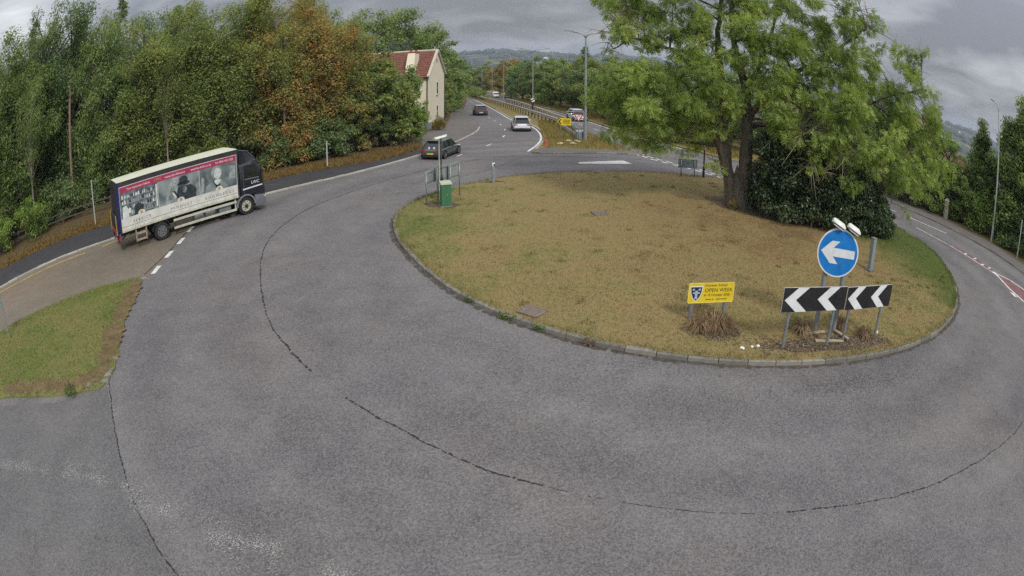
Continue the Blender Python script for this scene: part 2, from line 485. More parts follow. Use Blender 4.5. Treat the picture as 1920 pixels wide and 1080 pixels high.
# distant country: fields, hedges and woods by cell
def far_land():
    m, nt, b, out = new_mat('country_fields')
    vec = coords(nt)
    v = nd(nt, 'ShaderNodeTexVoronoi'); v.inputs['Scale'].default_value = 0.0062; nt.links.new(vec, v.inputs['Vector'])
    cell = nd(nt, 'ShaderNodeSeparateColor'); nt.links.new(v.outputs['Color'], cell.inputs[0])
    c = ramp(nt, cell.outputs[0], [(0.0, (0.035, 0.055, 0.025)), (0.35, (0.06, 0.085, 0.035)), (0.55, (0.085, 0.115, 0.045)), (0.74, (0.16, 0.155, 0.075)), (0.92, (0.28, 0.24, 0.13))])
    n = noise(nt, vec, 0.011, 6, 0.7)
    c = mixc(nt, maprange(nt, n, 0.46, 0.56), c, (0.030, 0.045, 0.022))
    near = noise(nt, vec, 0.4, 5)
    c = mixc(nt, 0.25, c, ramp(nt, near, [(0.3, (0.10, 0.09, 0.04)), (0.7, (0.06, 0.08, 0.025))]))
    nt.links.new(c, b.inputs['Base Color']); b.inputs['Roughness'].default_value = 0.95; b.inputs['Specular IOR Level'].default_value = 0.1
    return m
M_far = far_land()

# ------------------------------------------------------------------ the ground sheet, out to the horizon
def graded(lim, near=60, step=5.0, grow=1.16):
    a = list(np.arange(0, near, step)); x = near; s = step
    while x < lim:
        a.append(x); s *= grow; x += s
    a.append(lim)
    return np.array([-q for q in reversed(a[1:])] + a)
gx = graded(6500); gy = graded(6500)
GX, GY = np.meshgrid(gx, gy, indexing='ij')
GZ = zg(GX, GY) - 0.14
nx, ny = GX.shape
vv = np.stack([GX.ravel(), GY.ravel(), GZ.ravel()], 1)
ii, jj = np.meshgrid(np.arange(nx - 1), np.arange(ny - 1), indexing='ij')
qq = np.stack([ii * ny + jj, (ii + 1) * ny + jj, (ii + 1) * ny + jj + 1, ii * ny + jj + 1], -1).reshape(-1, 4)
tag(link('ground', fast_mesh('ground', vv, qq, M_far, smooth=True)), 'open country falling away to a far hill', kind='structure')

def sheet(name, outline, off, mat, step=6.0, skirt=0.0, parent=None, jitter=0.0, hfun=None, label=None):
    """draped sheet with the given outline, lying off metres over the land"""
    pts = [Vector((p[0], p[1], 0)) for p in outline]
    if jitter:
        out = []
        for i, p in enumerate(pts):
            q = pts[(i + 1) % len(pts)]; n = max(1, int((q - p).length / 0.35)) if (q - p).length < 40 else 1
            for k in range(n):
                r = p.lerp(q, k / n)
                if n > 1: r += Vector((rnd.uniform(-jitter, jitter), rnd.uniform(-jitter, jitter), 0))
                out.append(r)
        pts = out
    n = len(pts)
    cv, _, cf, _, _, _ = delaunay_2d_cdt([p.xy for p in pts], [(i, (i + 1) % n) for i in range(n)], [list(range(n))], 1, 1e-5)
    bm = bmesh.new()
    vs_ = [bm.verts.new((p.x, p.y, 0)) for p in cv]
    for f in cf:
        try: bm.faces.new([vs_[i] for i in f])
        except ValueError: pass
    xs = [p.x for p in pts]; ys = [p.y for p in pts]
    if step:
        for ax, lo, hi in ((0, min(xs), max(xs)), (1, min(ys), max(ys))):
            c = math.ceil(lo / step) * step
            while c < hi:
                co = [0, 0, 0]; no = [0, 0, 0]; co[ax] = c; no[ax] = 1
                bmesh.ops.bisect_plane(bm, geom=bm.verts[:] + bm.edges[:] + bm.faces[:], dist=1e-5, plane_co=co, plane_no=no)
                c += step if abs(c) < 120 else step * 4
    for v in bm.verts:
        v.co.z = (Z(v.co.x, v.co.y) if hfun is None else hfun(v.co.x, v.co.y)) + off
    if skirt:
        be = [e for e in bm.edges if len(e.link_faces) == 1]
        r = bmesh.ops.extrude_edge_only(bm, edges=be)
        for g in r['geom']:
            if isinstance(g, bmesh.types.BMVert): g.co.z -= skirt
    bmesh.ops.recalc_face_normals(bm, faces=bm.faces[:])
    me = bpy.data.meshes.new(name); bm.to_mesh(me); bm.free()
    if me.polygons and sum(p.normal.z * p.area for p in me.polygons) < 0: me.flip_normals()
    me.materials.append(mat)
    ob = link(name, me, parent)
    if parent is None: tag(ob, label, kind='structure')
    return ob

def resample(pts, step, closed=False):
    P = [Vector((p[0], p[1])) for p in pts]
    if closed: P.append(P[0])
    d = [0.0]
    for a, b in zip(P, P[1:]): d.append(d[-1] + (b - a).length)
    n = max(1, round(d[-1] / step)); out = []; k = 0
    for i in range(n + (0 if closed else 1)):
        t = d[-1] * i / n
        while k < len(d) - 2 and d[k + 1] < t: k += 1
        s = (t - d[k]) / max(1e-9, d[k + 1] - d[k])
        out.append(P[k].lerp(P[k + 1], s))
    return out

def smooth(pts, it=2, closed=False):
    """Chaikin corner cutting"""
    P = [Vector((p[0], p[1])) for p in pts]
    for _ in range(it):
        Q = [] if closed else [P[0]]
        n = len(P)
        for i in range(n if closed else n - 1):
            a, b = P[i], P[(i + 1) % n]
            Q += [a.lerp(b, 0.25), a.lerp(b, 0.75)]
        if not closed: Q.append(P[-1])
        P = Q
    return P

def ribbon(name, pts, width, off, mat, step=0.6, parent=None, jitter=0.0, dash=None, wander=0.0, label=None, skip=0.0, shift=0.0, hfun=None):
    """flat strip following a line over the land; dash = (mark, gap)"""
    P = resample(pts, step); mb = MB(); prev = None; s = 0.0
    cyc = sum(dash) if dash else 0
    wob = 0.0
    for i, p in enumerate(P):
        t = (P[min(i + 1, len(P) - 1)] - P[max(i - 1, 0)]).normalized(); n = Vector((-t.y, t.x))
        wob = wob * 0.85 + rnd.uniform(-1, 1) * wander
        w = width / 2 * (1 + rnd.uniform(-jitter, jitter))
        c = p + n * (wob + shift)
        h = lambda q: (Z(q.x, q.y) if hfun is None else hfun(q.x, q.y)) + off
        a = c + n * w; b = c - n * w
        cur = ((a.x, a.y, h(a)), (b.x, b.y, h(b)))
        if prev is not None and not (dash and (s % cyc) >= dash[0]) and not (skip and rnd.random() < skip):
            mb.add([prev[0], prev[1], cur[1], cur[0]], [(0, 1, 2, 3)])
        s += step; prev = cur
    ob = mb.build(name, mat, parent)
    if parent is None: tag(ob, label, kind='structure')
    return ob

# ------------------------------------------------------------------ roads
KERB_W = [(-50, -25), (-42, -6), (-37, 5), (-33, 13.5), (-29.81, 20.05), (-28.43, 22.77), (-27.1, 24.9), (-25.39, 26.6), (-24.14, 27.8), (-20.5, 31.4), (-15.6, 36.45), (-13.84, 38.3),
          (-12.65, 39.56), (-11.47, 40.9), (-9.74, 43.3), (-8.5, 45.6), (-7.2, 48.2), (-6.0, 52.0), (-4.72, 56.8), (-3.95, 61.4), (-3.5, 65.5), (-3.55, 69.9), (-4.1, 76.0), (-5.2, 83.8),
          (-6.9, 96.7), (-8.5, 110.7), (-9.4, 126.4), (-11.2, 158.1), (-15, 195), (-24, 260)]
PAVE_W = [(-55, -22), (-46.5, -4), (-40.8, 8), (-37, 16), (-33.69, 22.89), (-31.18, 27.43), (-29.15, 29.87), (-26.84, 31.3), (-22.5, 35.4), (-17.4, 40.6), (-15.66, 42.2), (-13.34, 43.9), (-11.06, 45.6), (-9.57, 46.9), (-8.34, 48.9), (-7.3, 52.4)]
LEFT_N = [(-16.45, 21.57), (-18.47, 20.56), (-20.04, 19.19), (-21.49, 17.49), (-22.59, 15.82), (-23.4, 14.2), (-26.5, 7.0), (-31, -3), (-38, -18)]
RC_L = [(10.73, 50.49), (9.22, 54.87), (7.7, 61.9), (5.1, 77.9), (3.0, 93.9), (-0.2, 124.9), (-4.2, 160.1), (-9.5, 195), (-18, 260)]
RC_R = [(17.91, 51.88), (16.4, 54.9), (14.2, 59.6), (11.9, 67.0), (9.9, 81.7), (7.5, 101.7), (4.0, 126.0), (0.3, 160), (-4.8, 195), (-12, 260)]
EDGE_L = [(1.40, 50.2), (2.33, 54.23), (2.9, 58.9), (2.9, 64.7), (2.4, 70.8), (1.5, 76.1), (-0.1, 81.5), (-1.8, 97.6), (-4.9, 125.0), (-9.9, 165.8), (-14.5, 195), (-22.5, 260)]
KERB_E = [(17.91, 51.88), (22.3, 48.6), (26.5, 45.2), (29.72, 41.86), (31.35, 38.3), (32.7, 35.06), (33.9, 31.87), (34.7, 28.45), (34.95, 24.98), (34.6, 20), (33.6, 12), (33.2, 0), (34, -25)]

sheet('roundabout_road', [(-62, -30), (45, -30), (45, 58), (-12, 58), (-62, 58)], 0.0, M_road, step=8, label='grey worn asphalt of the roundabout')
sheet('dual_carriageway', [(-12, 58), (24, 58), (17, 82), (14, 102), (10, 126), (6, 160), (0, 195), (-8, 262), (-27, 262), (-18, 195), (-15, 158), (-13, 126), (-12, 97)], 0.0, M_road, step=6, label='dual carriageway running downhill to the north')
sheet('side_road_surface', [(-16.3, 21.5), (-16.2, 22.53), (-16.75, 25), (-17.2, 27.2), (-17.75, 30.41), (-18.6, 32.6), (-20.4, 31.5), (-24.1, 27.9), (-27.1, 25.0), (-29.75, 20.1), (-33, 13.6), (-37, 5), (-42, -6), (-50, -25), (-40, -25), (-37.9, -18), (-31, -3), (-26.5, 7), (-23.2, 14.3), (-22.5, 15.9), (-21.4, 17.5), (-20.0, 19.2), (-18.4, 20.6)], 0.005, M_brown, step=5, label='brownish worn surface of the side road')
sheet('vignetted_asphalt_patch', [(-12.2, 12.2), (-10.72, 10.47), (-9.62, 9.17), (-8.69, 8.06), (-7.84, 7.21), (-7.46, 6.86), (-6.78, 6.21), (-6.0, 5.6), (-5.2, 3), (-5, -6), (-30, -10), (-27, 5), (-20, 8.3), (-14, 10.6)], 0.004, M_dark, step=0, label='darker patch of asphalt beside the grass verge, lens vignetting painted in')  # darker asphalt, its tone also painting in some lens vignetting

# joints and markings lie a few millimetres over the asphalt
JOINT = [(-9.05, 37.06), (-10.37, 34.35), (-11.37, 31.28), (-11.55, 28.28), (-11.3, 26.08), (-10.86, 24.29), (-9.81, 21.5), (-8.4, 18.39), (-7.14, 16.38), (-5.67, 14.61), (-4.6, 13.54), (-3.37, 12.45), (-1.82, 11.25), (-0.63, 10.41), (0.44, 9.91), (1.47, 9.45), (3.0, 8.86), (4.07, 8.55), (5.23, 8.27), (6.84, 8.03), (8.8, 7.76), (10.32, 7.76), (12.3, 7.91), (15.02, 8.41), (16.46, 8.85), (20, 10.5)]
JS = smooth([(-2, 47), (-6.5, 41.5)] + JOINT, 3)
ribbon('road_joint', JS[:int(len(JS) * .425)], 0.05, 0.006, M_tar, step=0.09, jitter=0.9, wander=0.016, skip=0.05, label='cracked tar joint curving round the roundabout lane')
ribbon('road_joint', JS[int(len(JS) * .46):int(len(JS) * .60)], 0.036, 0.006, M_tar, step=0.05, jitter=1.0, wander=0.014, skip=0.10, label='cracked joint in the asphalt nearest the camera')
ribbon('road_joint', JS[int(len(JS) * .60):int(len(JS) * .74)], 0.012, 0.006, M_tar, step=0.08, jitter=0.8, wander=0.008, skip=0.25, label='faint hairline joint in the near asphalt')
ribbon('road_joint', JS[int(len(JS) * .74):], 0.034, 0.006, M_tar, step=0.05, jitter=1.0, wander=0.014, skip=0.08, label='dark cracked joint in the asphalt at lower right')
ribbon('road_joint', smooth([(-12.2, 12.4), (-10.72, 10.47), (-9.62, 9.17), (-8.69, 8.06), (-7.84, 7.21), (-7.46, 6.86), (-6.78, 6.21), (-6.13, 5.83), (-5.4, 5.0)], 2), 0.035, 0.008, M_tar, step=0.06, jitter=0.9, wander=0.016, skip=0.05, label='jagged crack running down from the grass verge')
ribbon('road_joint', [(-16.35, 21.9), (-16.65, 24.9), (-17.3, 28.0), (-17.9, 31.3)], 0.10, 0.007, M_tar, step=0.2, jitter=0.4, wander=0.012, shift=0.25, label='dark joint where the side road meets the roundabout')
ribbon('road_joint', smooth([(1.3, 49.2), (-0.6, 44), (-2.5, 40.5), (-5, 38.2)], 2), 0.03, 0.006, M_tar, step=0.15, jitter=0.8, wander=0.02, skip=0.1, label='hairline crack by the splitter island')
# repair seam lines across the lanes on the far side
ribbon('road_joint', smooth([(-3.5, 47.5), (0, 47.6), (6, 48.2), (14, 47.6)], 2), 0.05, 0.006, M_tar, step=0.2, jitter=0.6, wander=0.02, skip=0.1, label='thin tar seam across the northern lane')

def marking(name, corners, mat=None, off=0.008, label=None):
    mb = MB(); mb.add([(x, y, Z(x, y) + off) for x, y in corners], [tuple(range(len(corners)))])
    ob = mb.build(name, mat or M_white); tag(ob, label, kind='structure'); return ob

for i, (x, y) in enumerate([(-16.2, 22.53), (-16.7, 24.76), (-17.16, 26.94), (-17.71, 29.13)]):
    a = math.atan2(2.2, -0.5); dx, dy = math.cos(a) * 0.55, math.sin(a) * 0.55; ox, oy = -math.sin(a) * 0.14, math.cos(a) * 0.14
    marking('give_way_marking', [(x - dx + ox, y - dy + oy), (x + dx + ox, y + dy + oy), (x + dx - ox, y + dy - oy), (x - dx - ox, y - dy - oy)], off=0.012)
ribbon('yellow_line', [(-34.5, 9.3), (-31.8, 14.2), (-28.85, 19.75), (-27.55, 22.2), (-26.3, 24.2), (-24.8, 25.75)], 0.15, 0.012, M_yellow, step=0.4, jitter=0.12, label='yellow line along the side road kerb')
ribbon('yellow_line', [(-23.95, 26.75), (-23.0, 28.0), (-20.0, 31.0)], 0.15, 0.012, M_yellow, step=0.4, jitter=0.12, label='short yellow line behind the lorry')
ribbon('give_way_line', [(10.4, 50.9), (11.4, 48.6), (12.25, 47.25), (13.8, 45.1), (15.3, 42.4)], 0.22, 0.010, M_white, step=0.15, dash=(0.75, 0.42), label='double dashed give way line, roundabout side')
ribbon('give_way_line', [(10.4, 50.9), (11.4, 48.6), (12.25, 47.25), (13.8, 45.1), (15.3, 42.4)], 0.22, 0.010, M_white, step=0.15, dash=(0.75, 0.42), shift=-0.55, label='double dashed give way line, carriageway side')
marking('give_way_triangle', [(4.72, 45.55), (8.30, 47.1), (8.75, 45.75), (8.3, 46.0)], label='white give way triangle painted across the lane')
marking('give_way_triangle', [(4.72, 45.5), (8.3, 45.95), (8.75, 45.70), (4.68, 44.98)], label='lower stroke of the white give way triangle')
ribbon('edge_line', smooth(EDGE_L, 2), 0.20, 0.010, M_white, step=0.8, shift=0.22, jitter=0.1, label='white edge line along the central reservation')
ribbon('edge_line', smooth(RC_R[1:], 2), 0.16, 0.010, M_white, step=0.8, shift=0.4, jitter=0.1, label='white edge line of the oncoming carriageway')
mid_r = [((a[0] + b[0]) / 2, (a[1] + b[1]) / 2) for a, b in zip(RC_L[1:], RC_R[1:])]
ribbon('lane_line', mid_r, 0.14, 0.010, M_white, step=0.5, dash=(2.5, 4.5), label='dashed lane line of the oncoming carriageway')
ribbon('lane_line', smooth([(-4.2, 47.8), (-1.6, 55), (-0.8, 60), (-0.7, 66), (-1.4, 74), (-3.2, 86), (-5.5, 106), (-7.5, 128), (-11, 160)], 2), 0.12, 0.010, M_white, step=0.5, dash=(1.5, 5.0), jitter=0.3, label='faint dashed lane line of the northbound carriageway')
ribbon('lane_line', [(26.4, 40.6), (27.69, 38.44), (28.77, 36.83)], 0.15, 0.010, M_white, step=0.4, jitter=0.15, label='white centre line beyond the bush')
ribbon('lane_line', [(29.35, 35.42), (30.29, 33.62), (31.33, 31.93)], 0.15, 0.010, M_white, step=0.4, jitter=0.15, label='white line on the east lane by the hedge')
ribbon('lane_line', [(27.86, 32.49), (28.31, 30.53), (28.79, 28.79), (29.2, 26.2), (29.55, 23.2)], 0.12, 0.013, M_white, step=0.35, jitter=0.25, label='white border of the red hatching')
sheet('red_hatching', [(28.95, 29.1), (29.25, 27.6), (29.42, 25.5), (29.6, 23.3), (28.8, 21.1), (28.45, 18.9), (28.3, 15), (31.0, 15), (30.95, 20.5), (30.75, 22.3), (29.95, 23.6), (30.05, 26), (29.55, 28.4)], 0.007, M_red, step=0, label='faded red hatched strip dividing the east lanes')
for (x, y) in [(29.3, 27.2), (29.75, 26.35), (29.62, 25.2), (29.95, 24.6)]:
    a = 0.5; marking('hatch_mark', [(x - .28, y - .12), (x + .22, y + .10), (x + .30, y - .06), (x - .18, y - .28)], off=0.013)
ribbon('hatch_border', [(29.83, 23.45), (30.69, 22.4), (30.95, 20.84), (31.1, 16)], 0.18, 0.013, M_white, step=0.3, jitter=0.1, label='white edge of the red strip, hedge side')
ribbon('hatch_border', [(29.72, 23.45), (28.85, 21.1), (28.5, 18.84), (28.2, 15)], 0.20, 0.013, M_white, step=0.3, jitter=0.1, label='white edge of the red strip, island side')
marking('hatch_mark', [(29.55, 23.9), (29.95, 23.8), (29.95, 23.2), (29.5, 23.2)], off=0.016)
marking('hatch_mark', [(28.25, 20.4), (28.55, 20.2), (28.35, 19.5), (28.05, 19.7)], off=0.013)

# remains of old painted lines: countless chips of white left on the stones
def chips(pts, width, n, smin, smax, name, label):
    P = resample(smooth(pts, 2), 0.1); V, F = [], []
    for _ in range(n):
        p = P[nrng.integers(len(P))]
        x = p.x + nrng.normal(0, width); y = p.y + nrng.normal(0, width); s = nrng.uniform(smin, smax); a = nrng.uniform(0, 6.28)
        if math.sin(x * 2.3 + 1) + math.sin(x * 5.1 + y * 3.3) + math.sin(y * 7.7 - x * 1.7) < nrng.uniform(-1.2, 1.6): continue
        k = len(V)
        for j in range(4):
            r = s * nrng.uniform(0.5, 1.1)
            V.append((x + r * math.cos(a + j * 1.57), y + r * math.sin(a + j * 1.57), 0.009 + 0.001 * nrng.random()))
        F.append((k, k + 1, k + 2, k + 3))
    ob = link(name, fast_mesh(name, np.array(V), np.array(F), M_wornpaint)); tag(ob, label, 'road paint', kind='stuff')
chips([(-16, 5.6), (-14.09, 6.9), (-12.57, 7.35), (-11.22, 7.85), (-9.86, 7.98), (-8.8, 7.95), (-7.56, 7.62), (-5.83, 7.35), (-4.2, 7.0)], 0.26, 8500, 0.009, 0.026, 'worn_paint_chips', 'worn speckled remains of a white line at lower left')
chips([(-4.6, 7.25), (-3.46, 7.1), (-2.5, 6.6), (-1.6, 5.9)], 0.16, 1900, 0.008, 0.024, 'worn_paint_chips', 'worn speckled white paint at the bottom edge')
chips([(-9.6, 11.4), (-7.39, 9.86), (-6.01, 9.15)], 0.35, 500, 0.006, 0.014, 'worn_paint_chips', 'scattered pale chips in the lane above the crack')
# gritty debris swept to the outside of the lane by the chevron boards
def grit(name, cx, cy, sx, sy, n, mat, label, smin=0.01, smax=0.03, z=0.006):
    V, F = [], []
    for _ in range(n):
        x = nrng.normal(cx, sx); y = nrng.normal(cy, sy); s = nrng.uniform(smin, smax); a = nrng.uniform(0, 6.28); k = len(V)
        for j in range(3): V.append((x + s * math.cos(a + j * 2.1), y + s * math.sin(a + j * 2.1), z))
        V.append((x, y, z + s * 0.8))
        F += [(k, k + 1, k + 3), (k + 1, k + 2, k + 3), (k + 2, k, k + 3)]
    ob = link(name, fast_mesh(name, np.array(V), np.array(F), mat, nper=3)); tag(ob, label, 'grit', kind='stuff')
grit('road_grit', 10.0, 13.1, 1.7, 0.32, 1500, M_tar, 'dark grit scattered on the lane below the chevron boards', 0.006, 0.018)
grit('road_grit', 3.0, 14.9, 1.3, 0.3, 420, M_tar, 'dark grit along the near kerb of the island', 0.005, 0.014)

# ------------------------------------------------------------------ kerbs made of single stones
stone_rng = random.Random(3)
def stone_mesh(name, L, W, Hh, mat):
    mb = MB(); c = 0.018
    prof = [(-W / 2, 0), (W / 2, 0), (W / 2, Hh), (-W / 2 + c * 1.6, Hh), (-W / 2, Hh - c * 1.6)]
    xs = [(-L / 2, 0.0), (-L / 2 + 0.012, 0.012), (L / 2 - 0.012, 0.012), (L / 2, 0.0)]
    rings = []
    for x, g in xs:
        rings.append([(x, y * (1 - 0.0) , z if (z == 0 or g) else z - 0.010) for y, z in prof])
    mb.loft(rings); return mb.mesh(name, mat)
STONES = {}
def kerb_line(pts, parent, mat=None, step=0.915, height=0.125, closed=False, side=1, first=None, drop=(), hfun=None, width=0.15):
    """stones laid end to end; the face looks to the right of travel for side=1"""
    mat = mat or M_kerb
    P = resample(pts, step, closed); n = len(P)
    for i in range(n if closed else n - 1):
        a, b = P[i], P[(i + 1) % n]; t = b - a; L = t.length
        if i in drop: continue
        key = (mat.name, round(L, 2), height)
        if key not in STONES: STONES[key] = stone_mesh('kerb_stone', round(L, 2) - 0.022, width, height + 0.1, mat)
        ob = bpy.data.objects.new('kerb_stone', STONES[key]); COL.objects.link(ob); ob.parent = parent
        t.normalize(); nrm = Vector((-t.y, t.x)) * side
        m = (a + b) / 2 + nrm * (width / 2 + stone_rng.uniform(-0.008, 0.012))
        ob.location = (m.x, m.y, Z(m.x, m.y) - 0.1 + stone_rng.uniform(-0.012, 0.006))
        ob.rotation_euler = (stone_rng.uniform(-0.03, 0.03), stone_rng.uniform(-0.008, 0.008), math.atan2(t.y, t.x) + (0 if side == 1 else math.pi) + stone_rng.uniform(-0.006, 0.006))

# ------------------------------------------------------------------ western land: verge, wood floor, footway
west = sheet('woodland_ground', [(p[0] - 0.1, p[1]) for p in KERB_W] + [(-30, 330), (-320, 330), (-320, -60), (-90, -60)], 0.095, M_wood, step=10, skirt=0.25, label='brown leaf-strewn woodland floor and verge')
foot = sheet('footway', [(p[0] - 0.09, p[1] + 0.09) for p in KERB_W[:18]] + list(reversed(PAVE_W)), 0.105, M_foot, step=6, jitter=0.03, label='dark asphalt footway along the wood')
sheet('forecourt', [(-6.1, 52.0), (-4.85, 56.8), (-4.08, 61.4), (-3.63, 65.5), (-3.7, 69.9), (-4.25, 76.0), (-5.35, 83.8), (-7.0, 96.7), (-8.6, 110), (-9.8, 108), (-9.4, 97), (-8.3, 84), (-7.8, 76), (-8.0, 70), (-8.8, 62), (-8.1, 56), (-7.3, 52.4)], 0.105, M_fore, step=6, label='paved forecourt beside the house')
kerb_line(resample(smooth(KERB_W[2:22], 1), 0.3), foot, M_kerbpale, height=0.11, side=1)
# small strips of grass on the footway's far edge
# ------------------------------------------------------------------ eastern land
east = sheet('east_verge', [(p[0] + 0.1, p[1]) for p in reversed(KERB_E)] + [(p[0] + 0.1, p[1]) for p in RC_R[1:]] + [(-6, 330), (330, 330), (330, -60), (60, -60)], 0.095, M_verge, step=10, skirt=0.25, label='rough dry verge on the east side')
ribbon('east_footway', smooth(KERB_E[2:], 2), 2.7, 0.105, M_fore, step=0.8, shift=1.5, label='narrow footway below the hedge')
kerb_line(resample(smooth(KERB_E, 1), 0.3), east, M_kerb, height=0.10, side=1)

# ------------------------------------------------------------------ splitter island and central reservation
S_BOT = smooth([(1.75, 51.2), (1.35, 49.7), (1.75, 48.95), (4.09, 49.5), (5.81, 49.85), (8.47, 50.25), (10.6, 50.45), (10.73, 50.9)], 1)
S_EAST = smooth([(10.73, 50.9)] + RC_L[1:], 2)
S_WEST = list(reversed(smooth([(1.75, 51.2)] + EDGE_L[1:], 2)))
def inset(P, d):
    out = []; n = len(P)
    for i, p in enumerate(P):
        t = (P[(i + 1) % n] - P[i - 1]).normalized(); out.append(p + Vector((-t.y, t.x)) * d)
    return out
spl_out = inset(S_BOT + S_EAST[1:] + S_WEST[:-1], 0.10)
reserve = sheet('central_reservation', spl_out, 0.10, M_verge, step=6, skirt=0.25, label='grassed central reservation between the carriageways')
sheet('splitter_paving', [(1.5, 49.6), (1.9, 49.15), (4.09, 49.65), (5.81, 50.0), (8.47, 50.4), (10.4, 50.6), (9.9, 51.6), (8.5, 51.9), (6, 51.6), (4, 51.7), (2.3, 52.0)], 0.107, M_fore, step=0, jitter=0.03, label='paved nose of the splitter island')
kerb_line(S_BOT, reserve, M_kerb, height=0.12, side=1)
kerb_line(S_WEST[len(S_WEST) // 3:], reserve, M_kerbpale, height=0.12, side=1, step=1.2)
kerb_line(S_EAST[:len(S_EAST) // 3], reserve, M_kerb, height=0.12, side=1, step=1.2)

# ------------------------------------------------------------------ near grass verge at the left
VERGE = [(-16.49, 21.57), (-15.27, 19.08), (-14.5, 16.99), (-13.3, 14.82), (-12.57, 13.34), (-12.33, 12.58), (-12.4, 11.95), (-13.35, 11.33), (-15.2, 10.63), (-17.46, 9.82), (-21, 8.6), (-26.2, 6.6), (-23.3, 14.2), (-22.59, 15.82), (-21.49, 17.49), (-20.04, 19.19), (-18.47, 20.56)]
VG_PTS = resample(VERGE, 0.5, True)
VG_A = np.array([(p.x, p.y) for p in VG_PTS])
def verge_h(x, y):
    d = float(np.min(np.hypot(VG_A[:, 0] - x, VG_A[:, 1] - y)))
    return 0.12 * min(1, d / 1.0)
near_verge = sheet('grass_verge', VERGE, 0.03, M_grn, step=0.8, skirt=0.12, jitter=0.06, hfun=verge_h, label='green grass verge between side road and roundabout')
# broken edging stones crumbling out of the verge edge
mb_e = [MB().loft([[(x * s, y * s, z) for x, y in ((-.22, -.12), (.10, -.15), (.24, .02), (.12, .14), (-.16, .12))] for z, s in ((0, 1), (0.07, .92), (0.085, .7))]).mesh('edging_stone', M_kerb) for _ in (0,)][0]
for (x, y) in [(-12.5, 12.75), (-12.62, 13.15), (-12.42, 12.4), (-12.75, 12.12), (-12.9, 13.9), (-12.55, 12.95), (-13.0, 12.0), (-16.35, 21.35)]:
    ob = link('edging_stone', mb_e, near_verge); ob.location = (x, y, 0.0); ob.rotation_euler = (0, 0, rnd.uniform(0, 6)); s = rnd.uniform(.6, 1.2); ob.scale = (s, s * rnd.uniform(.6, 1), rnd.uniform(.8, 1.5))
ribbon('bare_edge', smooth([(-16.3, 21.2), (-15.2, 19.0), (-14.45, 16.99), (-13.3, 14.82), (-12.62, 13.34), (-12.45, 12.5), (-12.8, 11.85), (-14, 11.2), (-17.46, 10.0)], 2), 0.75, 0.035, M_litterground, step=0.12, jitter=0.55, wander=0.03, shift=-0.42, parent=near_verge, hfun=verge_h)
kerb_line([(-24.6, 11.3), (-23.35, 14.2), (-22.65, 15.75), (-21.55, 17.4)], near_verge, M_kerb, height=0.06, side=-1)

# ------------------------------------------------------------------ central island
ISL_RAW = [(-5.39, 27.76), (-5.75, 30.34), (-5.45, 32.4), (-4.99, 26.1), (-4.16, 24.26), (-3.1, 21.96), (-1.76, 19.76), (-0.66, 18.46), (0.63, 17.22), (2.11, 16.22), (3.53, 15.52), (5.0, 15.02), (6.58, 14.67), (8.37, 14.47), (10.56, 14.47), (12.9, 14.82), (15.35, 15.53), (18.13, 16.99), (20.77, 19.17), (23.6, 23.34), (24.9, 26.34), (25.2, 29.9), (-1.17, 38.4), (1.3, 39.9), (4.8, 41.1), (8.53, 41.7), (12.2, 41.6), (-4.16, 34.9), (16.5, 40.5), (20.6, 37.9), (23.6, 34.3)]
M_silt = simple('gutter_silt', (0.075, 0.062, 0.048), 0.95, var=0.5, scale=6)
IC = (10.0, 28.0)
_a = np.array([math.atan2(y - IC[1], x - IC[0]) for x, y in ISL_RAW]); _r = np.array([math.hypot(x - IC[0], y - IC[1]) for x, y in ISL_RAW])
_o = np.argsort(_a); _a, _r = _a[_o], _r[_o]
NA = 240
ang = np.linspace(-math.pi, math.pi, NA, endpoint=False)
rad = np.interp(ang, np.concatenate([_a - 2 * math.pi, _a, _a + 2 * math.pi]), np.tile(_r, 3))
for _ in range(14): rad = (np.roll(rad, 1) + rad * 2 + np.roll(rad, -1)) / 4
def isl_r(th): return float(np.interp(th, np.append(ang, math.pi), np.append(rad, rad[0])))
def isl_h(x, y):
    """height of the island lawn"""
    q = math.hypot(x - IC[0], y - IC[1]) / isl_r(math.atan2(y - IC[1], x - IC[0]))
    q = min(q, 1.0)
    return 0.135 + 0.34 * (1 - q ** 2.2) + 0.02 * math.sin(x * 1.7) * math.cos(y * 1.3) * (1 - q)
rings = np.linspace(0.04, 1, 26); V = []; F = []
for ri, q in enumerate(rings):
    for k in range(NA):
        rr = q * (rad[k] - 0.11); x = IC[0] + rr * math.cos(ang[k]); y = IC[1] + rr * math.sin(ang[k])
        V.append((x, y, isl_h(x, y)))
for ri in range(len(rings) - 1):
    for k in range(NA):
        a = ri * NA + k; b = ri * NA + (k + 1) % NA
        F.append((a, b, b + NA, a + NA))
cen = len(V)
me = bpy.data.meshes.new('roundabout_island'); me.from_pydata(V, [], F + [tuple(range(NA))[::1]]); me.materials.append(M_dry)
me.polygons.foreach_set('use_smooth', [True] * len(me.polygons)); me.update()
bm = bmesh.new(); bm.from_mesh(me); bmesh.ops.recalc_face_normals(bm, faces=bm.faces[:]); bm.to_mesh(me); bm.free()
island = tag(link('roundabout_island', me), 'dry grassed central island ringed by kerb stones', kind='structure')
isl_line = [(IC[0] + rad[k] * math.cos(ang[k]), IC[1] + rad[k] * math.sin(ang[k])) for k in range(NA)]
kerb_line(isl_line, island, M_kerb, step=0.915, height=0.15, closed=True, side=1)
ribbon('gutter_silt', [isl_line[i % NA] for i in range(NA + 1)], 0.16, 0.005, M_silt, step=0.12, jitter=0.75, wander=0.02, shift=-0.08, skip=0.06, label='dark silt and dead leaves along the foot of the island kerb')

def in_island(x, y, m=0.2):
    return math.hypot(x - IC[0], y - IC[1]) < isl_r(math.atan2(y - IC[1], x - IC[0])) - m

